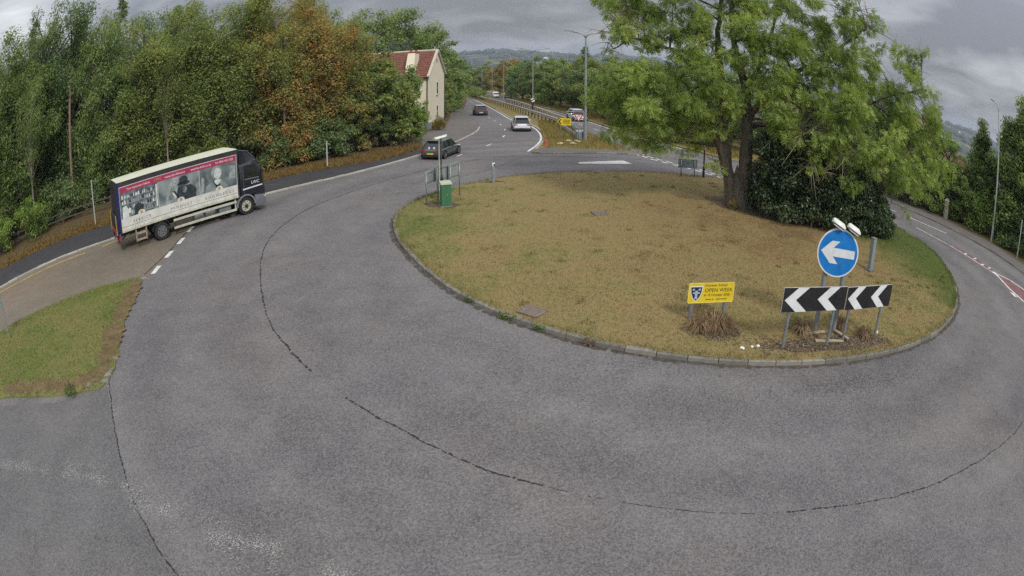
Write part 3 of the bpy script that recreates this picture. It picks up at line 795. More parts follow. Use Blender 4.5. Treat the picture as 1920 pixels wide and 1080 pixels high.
def soil_patch(name, outline, label, off=0.012):
    sheet(name, outline, off, M_soil, step=0.6, parent=island, jitter=0.10, hfun=isl_h)
soil_patch('bare_soil', [(7.5, 15.35), (8.4, 15.02), (9.6, 14.92), (11.2, 14.98), (12.5, 15.3), (12.7, 15.6), (11.4, 15.8), (9.8, 15.75), (8.4, 15.7)], 'soil')
soil_patch('bare_soil', [(5.3, 16.5), (5.9, 16.0), (6.8, 16.1), (6.9, 16.6), (6.2, 16.9), (5.6, 16.9)], 'soil')
soil_patch('bare_soil', [(10.9, 31.2), (12.2, 29.9), (14.0, 28.8), (16.2, 28.2), (17.3, 29.6), (15.2, 31.5), (12.5, 34.2), (10.8, 33.6)], 'soil', 0.015)
soil_patch('bare_soil', [(-4.6, 31.9), (-4.2, 31.0), (-3.0, 30.6), (-2.6, 31.2), (-3.4, 32.2)], 'soil')
soil_patch('bare_soil', [(-1.9, 37.2), (-1.2, 36.8), (-0.4, 37.1), (-0.9, 37.6)], 'soil')
soil_patch('bare_soil', [(10.8, 41.0), (11.8, 40.8), (13.1, 40.9), (12.3, 41.2)], 'soil')

# manhole covers let into the lawn (checker plate)
M_iron = simple('cover_iron', (0.20, 0.16, 0.135), 0.8, var=0.3, scale=8, dirt=0.5, bmp=0.4)
for (x, y, w, d, rz, lb) in [(0.62, 18.1, 0.72, 0.60, -0.65, 'rusty square inspection cover in the lawn by the near kerb'), (4.1, 29.0, 0.7, 0.7, 0.2, 'dull inspection cover in the middle of the dry lawn')]:
    c = empty('inspection_cover', (x, y, isl_h(x, y) + 0.012), rz, lb, 'manhole cover')
    fr = MB()
    for sx, sy, lx, ly in ((0, -d / 2, w, .05), (0, d / 2, w, .05), (-w / 2, 0, .05, d - .05), (w / 2, 0, .05, d - .05)): fr.box((sx, sy, 0.01), (lx, ly, .05))
    fr.build('frame', M_iron, c)
    pl = MB().box((0, 0, 0.005), (w - .06, d - .06, .04))
    for i in range(9):
        for j in range(7):
            pl.box((-w / 2 + .1 + i * (w - .2) / 8, -d / 2 + .1 + j * (d - .2) / 6, .028), (.05, .02, .008), rz=.78 if (i + j) % 2 else -.78)
    pl.build('plate', M_iron, c)

# grass blades
def blades(name, n, region, hfun, mat, label, hmin, hmax, wmin=0.006, wmax=0.014, lean=0.7):
    V = np.zeros((n, 3, 3)); i = 0
    while i < n:
        p = region()
        if p is None: continue
        x, y = p; z = hfun(x, y); h = nrng.uniform(hmin, hmax); w = nrng.uniform(wmin, wmax); a = nrng.uniform(0, 6.283); b = nrng.uniform(0, 6.283); l = nrng.uniform(0.1, lean)
        V[i, 0] = (x - w * math.cos(a), y - w * math.sin(a), z - .01); V[i, 1] = (x + w * math.cos(a), y + w * math.sin(a), z - .01)
        V[i, 2] = (x + h * l * math.cos(b), y + h * l * math.sin(b), z + h); i += 1
    ob = link(name, fast_mesh(name, V.reshape(-1, 3), np.arange(n * 3).reshape(-1, 3), mat, nper=3)); return tag(ob, label, 'grass', kind='stuff')
def isl_region():
    th = nrng.uniform(-math.pi, math.pi); q = math.sqrt(nrng.random())
    # more blades near the camera side
    r = q * (isl_r(th) - 0.16); x = IC[0] + r * math.cos(th); y = IC[1] + r * math.sin(th)
    if nrng.random() > min(1.0, (20.0 / max(14, y)) ** 1.6): return None
    if 7.5 < x < 12.6 and 14.9 < y < 15.75 and nrng.random() < 0.6: return None
    return x, y
blades('lawn_grass', 120000, isl_region, isl_h, M_dryb, 'short parched grass of the central island', 0.02, 0.075, 0.006, 0.016, 1.1)
_tc = []
while len(_tc) < 260:
    p = isl_region()
    if p is not None: _tc.append((p[0], p[1], nrng.uniform(.06, .22)))
def tuft_region():
    c = _tc[nrng.integers(len(_tc))]; x, y = c[0] + nrng.normal(0, c[2]), c[1] + nrng.normal(0, c[2])
    return (x, y) if in_island(x, y, .15) else None
blades('lawn_tufts', 8000, tuft_region, isl_h, M_dryb, 'coarser tufts standing up out of the island lawn', 0.05, 0.13, 0.006, 0.014, 0.9)
_tc = _tc[:110]
blades('lawn_weeds', 3600, tuft_region, isl_h, M_grnb, 'low green weeds scattered through the dry lawn', 0.03, 0.08, 0.012, 0.028, 1.3)
def edge_region():
    th = nrng.uniform(-math.pi, math.pi); r = isl_r(th) - abs(nrng.normal(0.16, 0.12)); x = IC[0] + r * math.cos(th); y = IC[1] + r * math.sin(th)
    if noise_clump(th * 14) < 0.25: return None
    return x, y
def noise_clump(t): return 0.5 + 0.5 * math.sin(t) * math.sin(t * 0.37 + 1) * math.cos(t * 1.9)
blades('lawn_edge_grass', 9000, edge_region, isl_h, M_dryb, 'longer straggly grass along the island kerb', 0.05, 0.16, 0.005, 0.012, 0.9)

V_POLY = [(p[0], p[1]) for p in VERGE]
def inside(poly, x, y):
    c = False; j = len(poly) - 1
    for i in range(len(poly)):
        xi, yi = poly[i]; xj, yj = poly[j]
        if (yi > y) != (yj > y) and x < (xj - xi) * (y - yi) / (yj - yi) + xi: c = not c
        j = i
    return c
def verge_region():
    x = nrng.uniform(-25, -12.2); y = nrng.uniform(8, 21.6)
    return (x, y) if inside(V_POLY, x, y) else None
blades('verge_grass', 42000, verge_region, lambda x, y: verge_h(x, y) + .03, M_grnb, 'green grass on the near verge', 0.03, 0.10, 0.006, 0.015, 1.1)
def reserve_region():
    y = nrng.uniform(51.8, 78) ; t = (y - 51.8) / 26.2
    x = nrng.uniform(2.6 + 0.4 * t, 9.9 - 4.6 * t)
    return x, y
M_tuft = make_grass('tall_dry_grass', [(0.28, (0.20, 0.13, 0.045)), (0.45, (0.30, 0.225, 0.07)), (0.62, (0.215, 0.20, 0.055)), (0.78, (0.10, 0.13, 0.03))], blades=True, scale=0.6)
blades('reservation_grass', 9000, reserve_region, lambda x, y: Z(x, y) + .1, M_tuft, 'tall yellow grass on the splitter island', 0.12, 0.42, 0.015, 0.03, 0.5)
def east_region():
    k = nrng.integers(len(RC_R) - 3); t = nrng.random(); a, b = RC_R[k], RC_R[k + 1]
    return a[0] + (b[0] - a[0]) * t + nrng.uniform(0.6, 4.0), a[1] + (b[1] - a[1]) * t + nrng.uniform(0, 2)
blades('east_verge_grass', 8000, east_region, lambda x, y: Z(x, y) + .1, M_tuft, 'tall dry grass along the oncoming carriageway', 0.15, 0.5, 0.02, 0.04, 0.5)
def west_region():
    k = nrng.integers(4, len(PAVE_W) - 1); t = nrng.random(); a, b = PAVE_W[k], PAVE_W[k + 1]; d = abs(nrng.normal(0, 1.6)) + .05
    return a[0] + (b[0] - a[0]) * t - d * .7, a[1] + (b[1] - a[1]) * t + d * .7
M_litter = make_grass('bracken_litter', [(0.28, (0.12, 0.06, 0.022)), (0.45, (0.22, 0.125, 0.04)), (0.6, (0.20, 0.15, 0.055)), (0.78, (0.08, 0.10, 0.028))], blades=True, scale=0.6)
blades('woodside_grass', 22000, west_region, lambda x, y: Z(x, y) + .095, M_litter, 'brown leaf litter and grass at the edge of the wood', 0.04, 0.20, 0.02, 0.05, 1.3)

# dead flowers' stalks, fallen leaves and rubble in the soil bed
M_stalk = leaf_mat('dead_stalks', [(0.10, 0.062, 0.034), (0.20, 0.13, 0.07), (0.30, 0.215, 0.12)], trans=0.1)
def dead_clump(x, y, r, n, label, seed):
    rg = np.random.default_rng(seed); mb = MB(); z0 = isl_h(x, y)
    for _ in range(n):
        a = rg.uniform(0, 6.283); q = r * math.sqrt(rg.random()) * .6; h = rg.uniform(.10, .34); o = rg.uniform(.3, .8) * r * 1.7; b = a + rg.normal(0, .5)
        p0 = Vector((q * math.cos(a), q * math.sin(a), 0)); p1 = p0 + Vector((o * .45 * math.cos(b), o * .45 * math.sin(b), h)); p2 = p0 + Vector((o * math.cos(b), o * math.sin(b), h * rg.uniform(.1, .6)))
        w = Vector((-math.sin(b), math.cos(b), 0)) * rg.uniform(.006, .014)
        mb.add([p0 - w, p0 + w, p1 + w, p1 - w], [(0, 1, 2, 3)]); mb.add([p1 - w, p1 + w, p2 + w * .2, p2 - w * .2], [(0, 1, 2, 3)])
    ob = mb.build('dead_plant', M_stalk, loc=(x, y, z0)); tag(ob, label, 'dead plant')
dead_clump(6.2, 16.9, 0.58, 420, 'withered brown plant clump under the yellow school sign', 1)
dead_clump(5.55, 16.6, 0.35, 160, 'small withered tuft beside the left post of the yellow sign', 2)
dead_clump(9.2, 16.25, 0.40, 200, 'withered strappy plant behind the left chevron board', 3)
dead_clump(10.9, 16.35, 0.32, 150, 'withered strappy plant behind the post of the blue sign', 4)
dead_clump(11.7, 15.75, 0.33, 140, 'withered strappy tuft under the right chevron board', 5)

M_chip = leaf_mat('soil_litter', [(0.05, 0.034, 0.024), (0.11, 0.075, 0.048), (0.18, 0.13, 0.085), (0.30, 0.24, 0.17)], trans=0.0, clump=0.2)
def litter_bits(n):
    V = []; F = []
    k = 0
    while k < n:
        x = nrng.uniform(7.2, 12.8) if nrng.random() < .75 else nrng.normal(6.1, .5); y = nrng.normal(15.4, 0.28) if x > 7 else nrng.normal(16.4, .3)
        if not in_island(x, y, .18): continue
        s = nrng.uniform(.015, .05); a = nrng.uniform(0, 6.28); z = isl_h(x, y) + .02; b = len(V)
        for j in range(4): V.append((x + s * nrng.uniform(.5, 1) * math.cos(a + 1.57 * j), y + s * nrng.uniform(.5, 1) * math.sin(a + 1.57 * j), z + nrng.uniform(0, .03)))
        F.append((b, b + 1, b + 2, b + 3)); k += 1
    tag(link('soil_litter', fast_mesh('soil_litter', np.array(V), np.array(F), M_chip)), 'dead leaves and wood chips in the soil bed', 'leaf litter', kind='stuff')
litter_bits(2600)
# single fallen leaves and daisies over the lawn: pale flecks
def flecks(n):
    V = []; F = []; k = 0
    while k < n:
        p = isl_region()
        if p is None: continue
        x, y = p; s = nrng.uniform(.012, .03); a = nrng.uniform(0, 6.28); z = isl_h(x, y) + .055; b = len(V)
        for j in range(4): V.append((x + s * math.cos(a + 1.57 * j), y + s * math.sin(a + 1.57 * j), z + nrng.uniform(-.01, .02)))
        F.append((b, b + 1, b + 2, b + 3)); k += 1
    tag(link('fallen_leaves', fast_mesh('fallen_leaves', np.array(V), np.array(F), M_chip)), 'pale fallen leaves dotted over the island lawn', 'fallen leaves', kind='stuff')
flecks(1500)
# green weeds in the kerb channel
M_weed = leaf_mat('weed_leaves', [(0.05, 0.09, 0.02), (0.09, 0.15, 0.035), (0.17, 0.2, 0.06)], trans=0.2)
def weed(x, y, r, n, label, seed, mat=None, h=0.16, z0=0.0):
    rg = np.random.default_rng(seed); V = np.zeros((n, 4, 3))
    for i in range(n):
        a = rg.uniform(0, 6.283); q = r * math.sqrt(rg.random()); c = np.array([q * math.cos(a) * 1.5, q * math.sin(a) * .7, rg.uniform(.01, h)]); s = rg.uniform(.02, .055)
        u = rg.normal(size=3); u /= np.linalg.norm(u); w = np.cross(u, rg.normal(size=3)); w /= np.linalg.norm(w)
        V[i] = [c - u * s, c + w * s * .5, c + u * s, c - w * s * .5]
    ob = link('weed', fast_mesh('weed', V.reshape(-1, 3), np.arange(n * 4).reshape(-1, 4), mat or M_weed)); ob.location = (x, y, z0); ob.rotation_euler = (0, 0, -.55); return tag(ob, label, 'weed')
weed(-0.12, 17.95, 0.24, 260, 'green leafy weed growing in the kerb beside the inspection cover', 11)
weed(0.78, 17.1, 0.15, 110, 'small green weed sprouting at the kerb right of the inspection cover', 12)
weed(2.15, 16.15, 0.14, 90, 'dry grass tuft growing out of the near kerb', 13, M_stalk, .2)
weed(-1.4, 19.2, 0.10, 60, 'tiny weed in a kerb joint left of the inspection cover', 14)
weed(-13.6, 11.35, 0.35, 220, 'yellow-green weed at the bottom corner of the near verge', 15, h=.2)

# litter
M_paper = simple('paper_white', (0.72, 0.72, 0.7), 0.6, var=0.1)
def crumple(name, x, y, s, label, seed, cat='litter'):
    rg = np.random.default_rng(seed); bm = bmesh.new(); bmesh.ops.create_icosphere(bm, subdivisions=2, radius=s)
    for v in bm.verts: v.co *= float(rg.uniform(.55, 1.15)); v.co.z = max(v.co.z * .6, -s * .3)
    me = bpy.data.meshes.new(name); bm.to_mesh(me); bm.free(); me.materials.append(M_paper)
    ob = link(name, me, loc=(x, y, isl_h(x, y) + s * .3)); tag(ob, label, cat)
crumple('crumpled_paper', 6.62, 15.35, .085, 'crumpled white paper on the soil right of the yellow sign', 1)
crumple('crumpled_paper', 6.98, 15.42, .06, 'small white scrap of litter, middle of the three scraps', 2)
crumple('crumpled_paper', 7.2, 15.44, .07, 'white scrap of litter nearest the left chevron post', 3)
crumple('crumpled_paper', 12.5, 16.0, .09, 'white rag tied by the rightmost chevron post', 4)

# timber frame lying at the foot of the blue sign
M_timber = simple('weathered_timber', (0.36, 0.30, 0.21), 0.8, var=0.2, scale=6, dirt=0.4, bmp=0.3)
tf = empty('timber_frame', (10.05, 15.72, isl_h(10.05, 15.72)), 0.0, 'pale timber planks lying round the foot of the blue sign', 'timber')
for (cx, cy, l, rz, z) in [(-0.1, -0.28, 1.15, -0.10, .06), (0.55, 0.15, .95, 1.9, .10), (-.45, .30, .9, .12, .09)]:
    MB().box((cx, cy, z), (l, .13, .05), rz=rz).build('plank', M_timber, tf, bevel=.006)

# ------------------------------------------------------------------ signs on the island
M_galv = simple('galvanised_steel', (0.30, 0.32, 0.34), 0.45, metal=0.55, var=0.18, scale=5, dirt=0.3)
M_greypost = simple('grey_painted_post', (0.22, 0.25, 0.27), 0.5, var=0.15, scale=4, dirt=0.35)
M_blk = simple('sign_black', (0.016, 0.016, 0.018), 0.45, var=0.3, scale=2, dirt=0.3, dirtcol=(0.05, 0.05, 0.05))
M_wht = simple('sign_white', (0.72, 0.74, 0.74), 0.4, var=0.08, scale=3, dirt=0.38, dirtcol=(0.42, 0.42, 0.38))
M_blue = simple('sign_blue', (0.010, 0.185, 0.55), 0.35, var=0.16, scale=2.6, dirt=0.45, dirtcol=(0.06, 0.24, 0.46))
M_signback = simple('sign_grey_back', (0.17, 0.20, 0.21), 0.5, var=0.15, scale=3, dirt=0.3)
M_yel = simple('sign_yellow', (0.70, 0.52, 0.025), 0.45, var=0.08, scale=3, dirt=0.15)
M_ink = simple('sign_ink', (0.035, 0.03, 0.018), 0.6, var=0.2)

def post(mb_parent, x, y, top, r=0.055, mat=None, base=None, name='post', lean=(0, 0)):
    z0 = (isl_h(x, y) if base is None else base) - .03
    MB().tube([(x, y, z0), (x + lean[0], y + lean[1], top)], r, 12).build(name, mat or M_galv, mb_parent, smooth=True, auto=50)

def chevron_board(p0, p1, z0, z1, label, posts):
    """black board with white chevrons pointing west, on two tubes"""
    p0, p1 = Vector((*p0, 0)), Vector((*p1, 0)); u = (p1 - p0); L = u.length; u.normalize(); n = Vector((u.y, -u.x, 0))   # n faces the camera
    root = empty('chevron_sign', (0, 0, 0), 0, label, 'road sign')
    h = z1 - z0; o = Vector((p0.x, p0.y, z0))
    MB().slab([(0, 0), (L, 0), (L, h), (0, h)], o - n * .02, u, Vector((0, 0, 1)), n * .02).build('board', M_blk, root, bevel=.004)
    MB().slab([(-.012, -.012), (L + .012, -.012), (L + .012, h + .012), (-.012, h + .012)], o - n * .026, u, Vector((0, 0, 1)), n * .005).build('rim', M_wht, root)
    for k in range(2):
        x = L * (0.02 + 0.5 * k); w = L * 0.165; d = L * 0.185
        MB().slab([(x, h / 2), (x + d, h), (x + d + w, h), (x + w, h / 2), (x + d + w, 0), (x + d, 0)], o + n * .001, u, Vector((0, 0, 1)), n * .003).build('chevron', M_wht, root)
    for zz_ in (z0 + .15, z1 - .15):
        MB().slab([(.1, -.02), (L - .1, -.02), (L - .1, .02), (.1, .02)], Vector((p0.x, p0.y, zz_)) - n * .055, u, Vector((0, 0, 1)), n * .028).build('rail', M_galv, root)
    for (x, y) in posts:
        post(root, x, y, z1 - .03)
    return root
chevron_board((7.69, 15.20), (10.22, 15.33), 1.36, 2.11, 'black and white chevron board, left one, in front of the blue arrow sign', [(8.02, 15.30), (9.82, 15.39)])
chevron_board((10.25, 15.30), (12.56, 15.60), 1.35, 2.10, 'black and white chevron board, right one, turned slightly away', [(10.50, 15.42), (12.18, 15.63)])

# blue keep-left roundel with two lanterns on top
bs = empty('arrow_sign', (10.10, 16.15, 0), math.radians(-16), 'round blue sign with white left arrow and two lamps on top', 'road sign')
g0 = isl_h(10.1, 16.15)
cz, R = 2.92, 0.80
disc = lambda r, y0, y1: MB().lathe([(0.001, y0), (r, y0), (r, y1), (0.001, y1)], 56, 'Y', (0, 0, cz))
disc(R, .0, .025).build('backing_plate', M_signback, bs, smooth=True, auto=40)
disc(R - .004, -.004, -.001).build('white_rim', M_wht, bs, smooth=True, auto=40)
disc(R - .055, -.008, -.005).build('blue_face', M_blue, bs, smooth=True, auto=40)
ar = [(-.66, .02), (-.28, .37), (.02, .37), (-.20, .15), (.64, .13), (.64, -.14), (-.20, -.13), (.02, -.36), (-.28, -.36)]
MB().slab(ar, (0, -.0085, cz), (1, 0, 0), (0, 0, 1), (0, -.003, 0)).build('arrow', M_wht, bs)
for sx in (-.36, .36):
    post(bs, sx, .14, cz + .5, .085, M_greypost, base=g0)
for zz_ in (cz - .35, cz + .35):
    MB().box((0, .05, zz_), (1.0, .04, .05)).build('rail', M_greypost, bs)
M_lantern = simple('lantern_white', (0.70, 0.70, 0.64), 0.35, var=0.08, dirt=0.25)
for sx in (-.10, .50):
    ln = empty('sign_lamp', (sx, -.02, cz + .93 - abs(sx) * .22)); ln.parent = bs; ln.rotation_euler = (0, .42, 0); ln.scale = (1.15, 1.2, 1.3)
    MB().tube([(0, .14, -.30), (0, .10, .0)], .018, 8).build('bracket', M_greypost, ln, smooth=True)
    MB().loft([[(x, y, z) for y, z in ((-.13 * k, .0), (-.10 * k, .07 * k), (.02, .10 * k), (.12 * k, .08 * k), (.12 * k, -.03), (.0, -.05))] for x, k in ((-.24, .55), (-.18, .95), (.14, 1.0), (.22, .6))]).build('housing', M_lantern, ln, smooth=True, auto=50)
    MB().box((0, -.02, -.055), (.34, .16, .02)).build('lens', M_wht, ln)

# yellow school banner board
ys = empty('school_sign', (5.26, 17.22, 0), math.radians(5), 'small yellow school open week sign with dark shield crest', 'sign')
W_, z0, z1 = 1.60, .81, 1.46
def rr(x0, y0, x1, y1, r, n=5):
    pts = []
    for cx, cy, a0 in ((x1 - r, y0 + r, -90), (x1 - r, y1 - r, 0), (x0 + r, y1 - r, 90), (x0 + r, y0 + r, 180)):
        for k in range(n + 1):
            a = math.radians(a0 + 90 * k / n); pts.append((cx + r * math.cos(a), cy + r * math.sin(a)))
    return pts
MB().slab(rr(0, z0, W_, z1, .05), (0, .012, 0), (1, 0, 0), (0, 0, 1), (0, -.012, 0)).build('board', M_yel, ys)
M_yelpale = simple('sign_yellow_edge', (0.78, 0.66, 0.15), 0.5)
for (x0, y0, x1, y1) in ((.03, z1 - .02, W_ - .03, z1), (.03, z0, W_ - .03, z0 + .02), (0, z0 + .04, .02, z1 - .04), (W_ - .02, z0 + .04, W_, z1 - .04)):
    MB().slab([(x0, y0), (x1, y0), (x1, y1), (x0, y1)], (0, -.0005, 0), (1, 0, 0), (0, 0, 1), (0, -.003, 0)).build('border', M_yelpale, ys)
M_navy = simple('crest_navy', (0.018, 0.022, 0.05), 0.5); M_crest = simple('crest_pale_blue', (0.36, 0.44, 0.58), 0.5)
def shield(k, cx, cz_, dy):
    pts = [(-.19, .21), (.19, .21), (.17, .02), (.10, -.13), (0, -.23), (-.10, -.13), (-.17, .02)]
    return MB().slab([(cx + x * k, cz_ + y * k) for x, y in pts], (0, -.001 - dy, 0), (1, 0, 0), (0, 0, 1), (0, -.003, 0))
sx_, sz_ = .27, 1.12
shield(1.14, sx_, sz_, 0).build('crest_border', M_wht, ys); shield(1.0, sx_, sz_, .003).build('crest', M_navy, ys)
cross = MB()
cross.slab([(sx_ - .045, sz_ - .17), (sx_ + .045, sz_ - .17), (sx_ + .045, sz_ + .10), (sx_ - .045, sz_ + .10)], (0, -.0075, 0), (1, 0, 0), (0, 0, 1), (0, -.002, 0))
cross.slab([(sx_ - .12, sz_ + .0), (sx_ + .12, sz_ + .0), (sx_ + .12, sz_ + .05), (sx_ - .12, sz_ + .05)], (0, -.010, 0), (1, 0, 0), (0, 0, 1), (0, -.002, 0))
cross.build('crest_cross', M_crest, ys)['kind'] = 'stuff'
for qx, qz in ((-.10, .13), (.10, .13), (0, .14)):
    MB().slab([(sx_ + qx - .035, sz_ + qz - .03), (sx_ + qx + .035, sz_ + qz - .03), (sx_ + qx + .035, sz_ + qz + .035), (sx_ + qx - .035, sz_ + qz + .035)], (0, -.0075, 0), (1, 0, 0), (0, 0, 1), (0, -.002, 0)).build('crest_charge', M_crest if qx else M_navy, ys)
T = lambda s, size, x, z, sx=1.0: text_mesh('lettering', s, size, M_ink, ys, (x, -.004, z), (1, 0, 0), (0, 0, 1), thick=.001, sx=sx)
T('Chorister School', .115, .93, 1.375, 1.0); T('OPEN WEEK', .17, 1.05, 1.215, 1.05); T('4 - 8 October 2020', .115, 1.0, 1.06, 1.0)
for k, (a, b) in enumerate(((.62, .80), (.83, .90), (.98, 1.12), (1.14, 1.36))):   # a last line too small to read
    MB().slab([(a, .91), (b, .91), (b, .932), (a, .932)], (0, -.0035, 0), (1, 0, 0), (0, 0, 1), (0, -.002, 0)).build('small_print', M_ink, ys)
for x in (.18, 1.36): post(ys, x, .085, z1 - .1, .07, M_galv, base=.11)

# grey stub post near the bush
sp2 = empty('stub_post', (15.9, 22.0, isl_h(15.9, 22.0)), .3, 'short grey square post behind the blue sign', 'post')
MB().box((0, 0, .72), (.26, .22, 1.5)).build('body', M_greypost, sp2, bevel=.02)
MB().box((0, 0, 1.50), (.28, .24, .06)).build('cap', M_signback, sp2, bevel=.015)
MB().box((0, 0, .03), (.5, .42, .10)).build('base', M_kerb, sp2, bevel=.02)

# group of panels seen from behind at the west edge, cabinet and sign lamp
def panel_sign(x0, y0, x1, y1, zb, zt, label, mat=None):
    root = empty('direction_sign', (0, 0, 0), 0, label, 'road sign'); u = Vector((x1 - x0, y1 - y0, 0)); L = u.length; u.normalize(); n = Vector((u.y, -u.x, 0))
    o = Vector((x0, y0, 0))
    MB().slab([(0, zb), (L, zb), (L, zt), (0, zt)], o, u, (0, 0, 1), n * .02).build('panel', mat or M_signback, root, bevel=.003)
    for zz_ in (zb + .15, zt - .15): MB().slab([(0.02, zz_ - .02), (L - .02, zz_ - .02), (L - .02, zz_ + .02), (0.02, zz_ + .02)], o + n * .021, u, (0, 0, 1), n * .02).build('rail', M_galv, root)
    for t in (.06, L - .06):
        q = o + u * t + n * .07; g = isl_h(q.x, q.y) if in_island(q.x, q.y, 0) else .1
        MB().tube([(q.x, q.y, g - .03), (q.x, q.y, zt - .03)], .032, 8).build('post', M_galv, root, smooth=True)
    return root
M_panelgreen = simple('sign_panel_back', (0.29, 0.32, 0.315), 0.5, var=0.12, dirt=0.3)
panel_sign(-4.42, 31.45, -3.98, 32.95, 1.15, 1.92, 'leftmost of the grey panels by the green cabinet, seen from behind', M_panelgreen)
panel_sign(-3.92, 32.2, -3.36, 33.1, 1.18, 2.05, 'middle grey panel standing behind the green cabinet', M_panelgreen)
panel_sign(-3.32, 32.7, -2.85, 33.6, 1.2, 2.1, 'rightmost of the grey panels by the green cabinet', M_panelgreen)

cab = empty('green_cabinet', (-3.30, 31.0, isl_h(-3.3, 31.0) - .02), .32, 'green roadside utility cabinet with pale lid', 'utility cabinet')
M_green = simple('cabinet_green', (0.045, 0.155, 0.075), 0.5, var=0.15, scale=4, dirt=0.25)
M_lid = simple('cabinet_lid', (0.40, 0.45, 0.33), 0.6, var=0.1)
MB().box((0, 0, .58), (.50, .42, 1.16)).build('body', M_green, cab, bevel=.012)
MB().loft([[(-.29, -.25, 1.17), (.29, -.25, 1.17), (.29, .25, 1.17), (-.29, .25, 1.17)], [(-.28, -.24, 1.24), (.28, -.24, 1.24), (.28, .24, 1.30), (-.28, .24, 1.30)]]).build('lid', M_lid, cab)
for sx in (-.126, .126): MB().box((sx, -.213, .60), (.235, .014, 1.02)).build('door', M_green, cab, bevel=.005)
MB().box((.02, -.225, .65), (.03, .02, .12)).build('handle', M_greypost, cab)
MB().box((0, 0, .02), (.6, .52, .10)).build('plinth', M_kerb, cab, bevel=.01)

sl = empty('lamp_post_sign', (-3.62, 32.05, isl_h(-3.6, 32.05) - .03), .25, 'thin dark lamp post with flat pale lantern above the green cabinet', 'lamp post')
MB().tube([(0, 0, 0), (0, 0, 1.2)], .07, 12).build('base', M_greypost, sl, smooth=True, auto=50)
M_dkgreen = simple('post_dark_green', (0.05, 0.075, 0.065), 0.5, var=0.2)
MB().tube([(0, 0, 1.2), (0, 0, 3.40)], .036, 12).build('pole', M_dkgreen, sl, smooth=True, auto=50)
MB().tube([(-.10, 0, 0), (-.10, 0, 3.36)], .026, 10).build('pole', M_lid, sl, smooth=True, auto=50)
MB().loft([[(x, -.16 * k, z), (x, .16 * k, z), (x, .12 * k, z + .09), (x, -.12 * k, z + .09)] for x, k, z in ((-.34, .5, 3.34), (-.24, .9, 3.36), (.18, .9, 3.45), (.30, .5, 3.49))]).build('lantern', M_lantern, sl, bevel=.01)
MB().lathe([(.001, 0), (.09, 0), (.07, .12), (.05, .3)], 10, 'Z', (0.02, 0, 1.15)).build('collar', M_blk, sl, smooth=True)

bo = empty('marker_post', (-1.12, 36.95, isl_h(-1.12, 36.95) - .02), .4, 'grey marker post with white top on the far lawn edge', 'bollard')
MB().box((0, 0, .50), (.17, .13, 1.0)).build('body', M_greypost, bo, bevel=.015)
MB().box((0, 0, 1.09), (.172, .132, .20)).build('top_band', M_wht, bo, bevel=.015)
MB().box((.03, -.07, 1.07), (.09, .012, .12)).build('reflector', M_blk, bo)

sg = empty('small_direction_sign', (11.15, 41.0, 0), .05, 'small blue-grey board on two legs at the far edge of the lawn', 'road sign')
M_slate = simple('sign_slate', (0.20, 0.25, 0.29), 0.5, var=0.15)
MB().box((.62, 0, 1.0), (1.42, .025, .58)).build('panel', M_slate, sg, bevel=.004)
MB().box((.62, 0, 1.31), (1.46, .04, .03)).build('top_trim', M_galv, sg)
for x in (.12, 1.12): MB().tube([(x, -.05, isl_h(11.15 + x, 41) - .03), (x, -.05, 1.28)], .04, 8).build('leg', M_galv, sg, smooth=True)
rs = empty('pole_sign', (12.92, 40.9, 0), .5, 'dark post with small pale triangular sign head left of the tree', 'road sign')
MB().tube([(0, 0, .15), (0, 0, 1.0)], .085, 10).build('base', M_blk, rs, smooth=True, auto=50)
MB().tube([(0, 0, 1.0), (0, 0, 2.62)], .055, 10).build('pole', M_blk, rs, smooth=True, auto=50)
MB().slab([(-.30, 2.62), (.30, 2.62), (0, 2.05)], (0, -.06, 0), (1, 0, 0), (0, 0, 1), (0, -.02, 0)).build('plate', simple('sign_pale_pink', (0.55, 0.42, 0.36), 0.5), rs)
MB().box((0, 0, 2.72), (.30, .14, .16)).build('cap', M_blk, rs, bevel=.02)

# ------------------------------------------------------------------ vehicles
def paint(name, col, rough=0.28, coat=0.6, dirt=0.12):
    m, nt, b, out = new_mat(name); vec = coords(nt)
    n = noise(nt, vec, 1.4, 5)
    c = mixc(nt, mth(nt, 'MULTIPLY', maprange(nt, n, 0.45, 0.75), dirt), col, (0.16, 0.145, 0.12))
    nt.links.new(c, b.inputs['Base Color']); b.inputs['Roughness'].default_value = rough; b.inputs['Coat Weight'].default_value = coat; b.inputs['Coat Roughness'].default_value = 0.08
    return m
M_glass = paint('vehicle_glass', (0.012, 0.015, 0.017), 0.06, 0.5, 0.05)
M_tyre = simple('tyre_rubber', (0.020, 0.020, 0.021), 0.85, var=0.25, scale=8, dirt=0.3)
M_rim = simple('alloy_rim', (0.30, 0.30, 0.31), 0.35, metal=0.7, var=0.1)
M_trim = simple('black_trim', (0.018, 0.018, 0.019), 0.6, var=0.2, dirt=0.2)
M_lampr = simple('tail_lamp_red', (0.30, 0.012, 0.014), 0.25, var=0.1)
M_lampw = simple('lamp_clear', (0.72, 0.72, 0.70), 0.15, var=0.05)
M_plate_y = simple('plate_yellow', (0.66, 0.50, 0.05), 0.5); M_plate_w = simple('plate_white', (0.7, 0.7, 0.68), 0.5)
M_chrome = simple('bright_metal', (0.55, 0.55, 0.56), 0.25, metal=0.9, var=0.05)

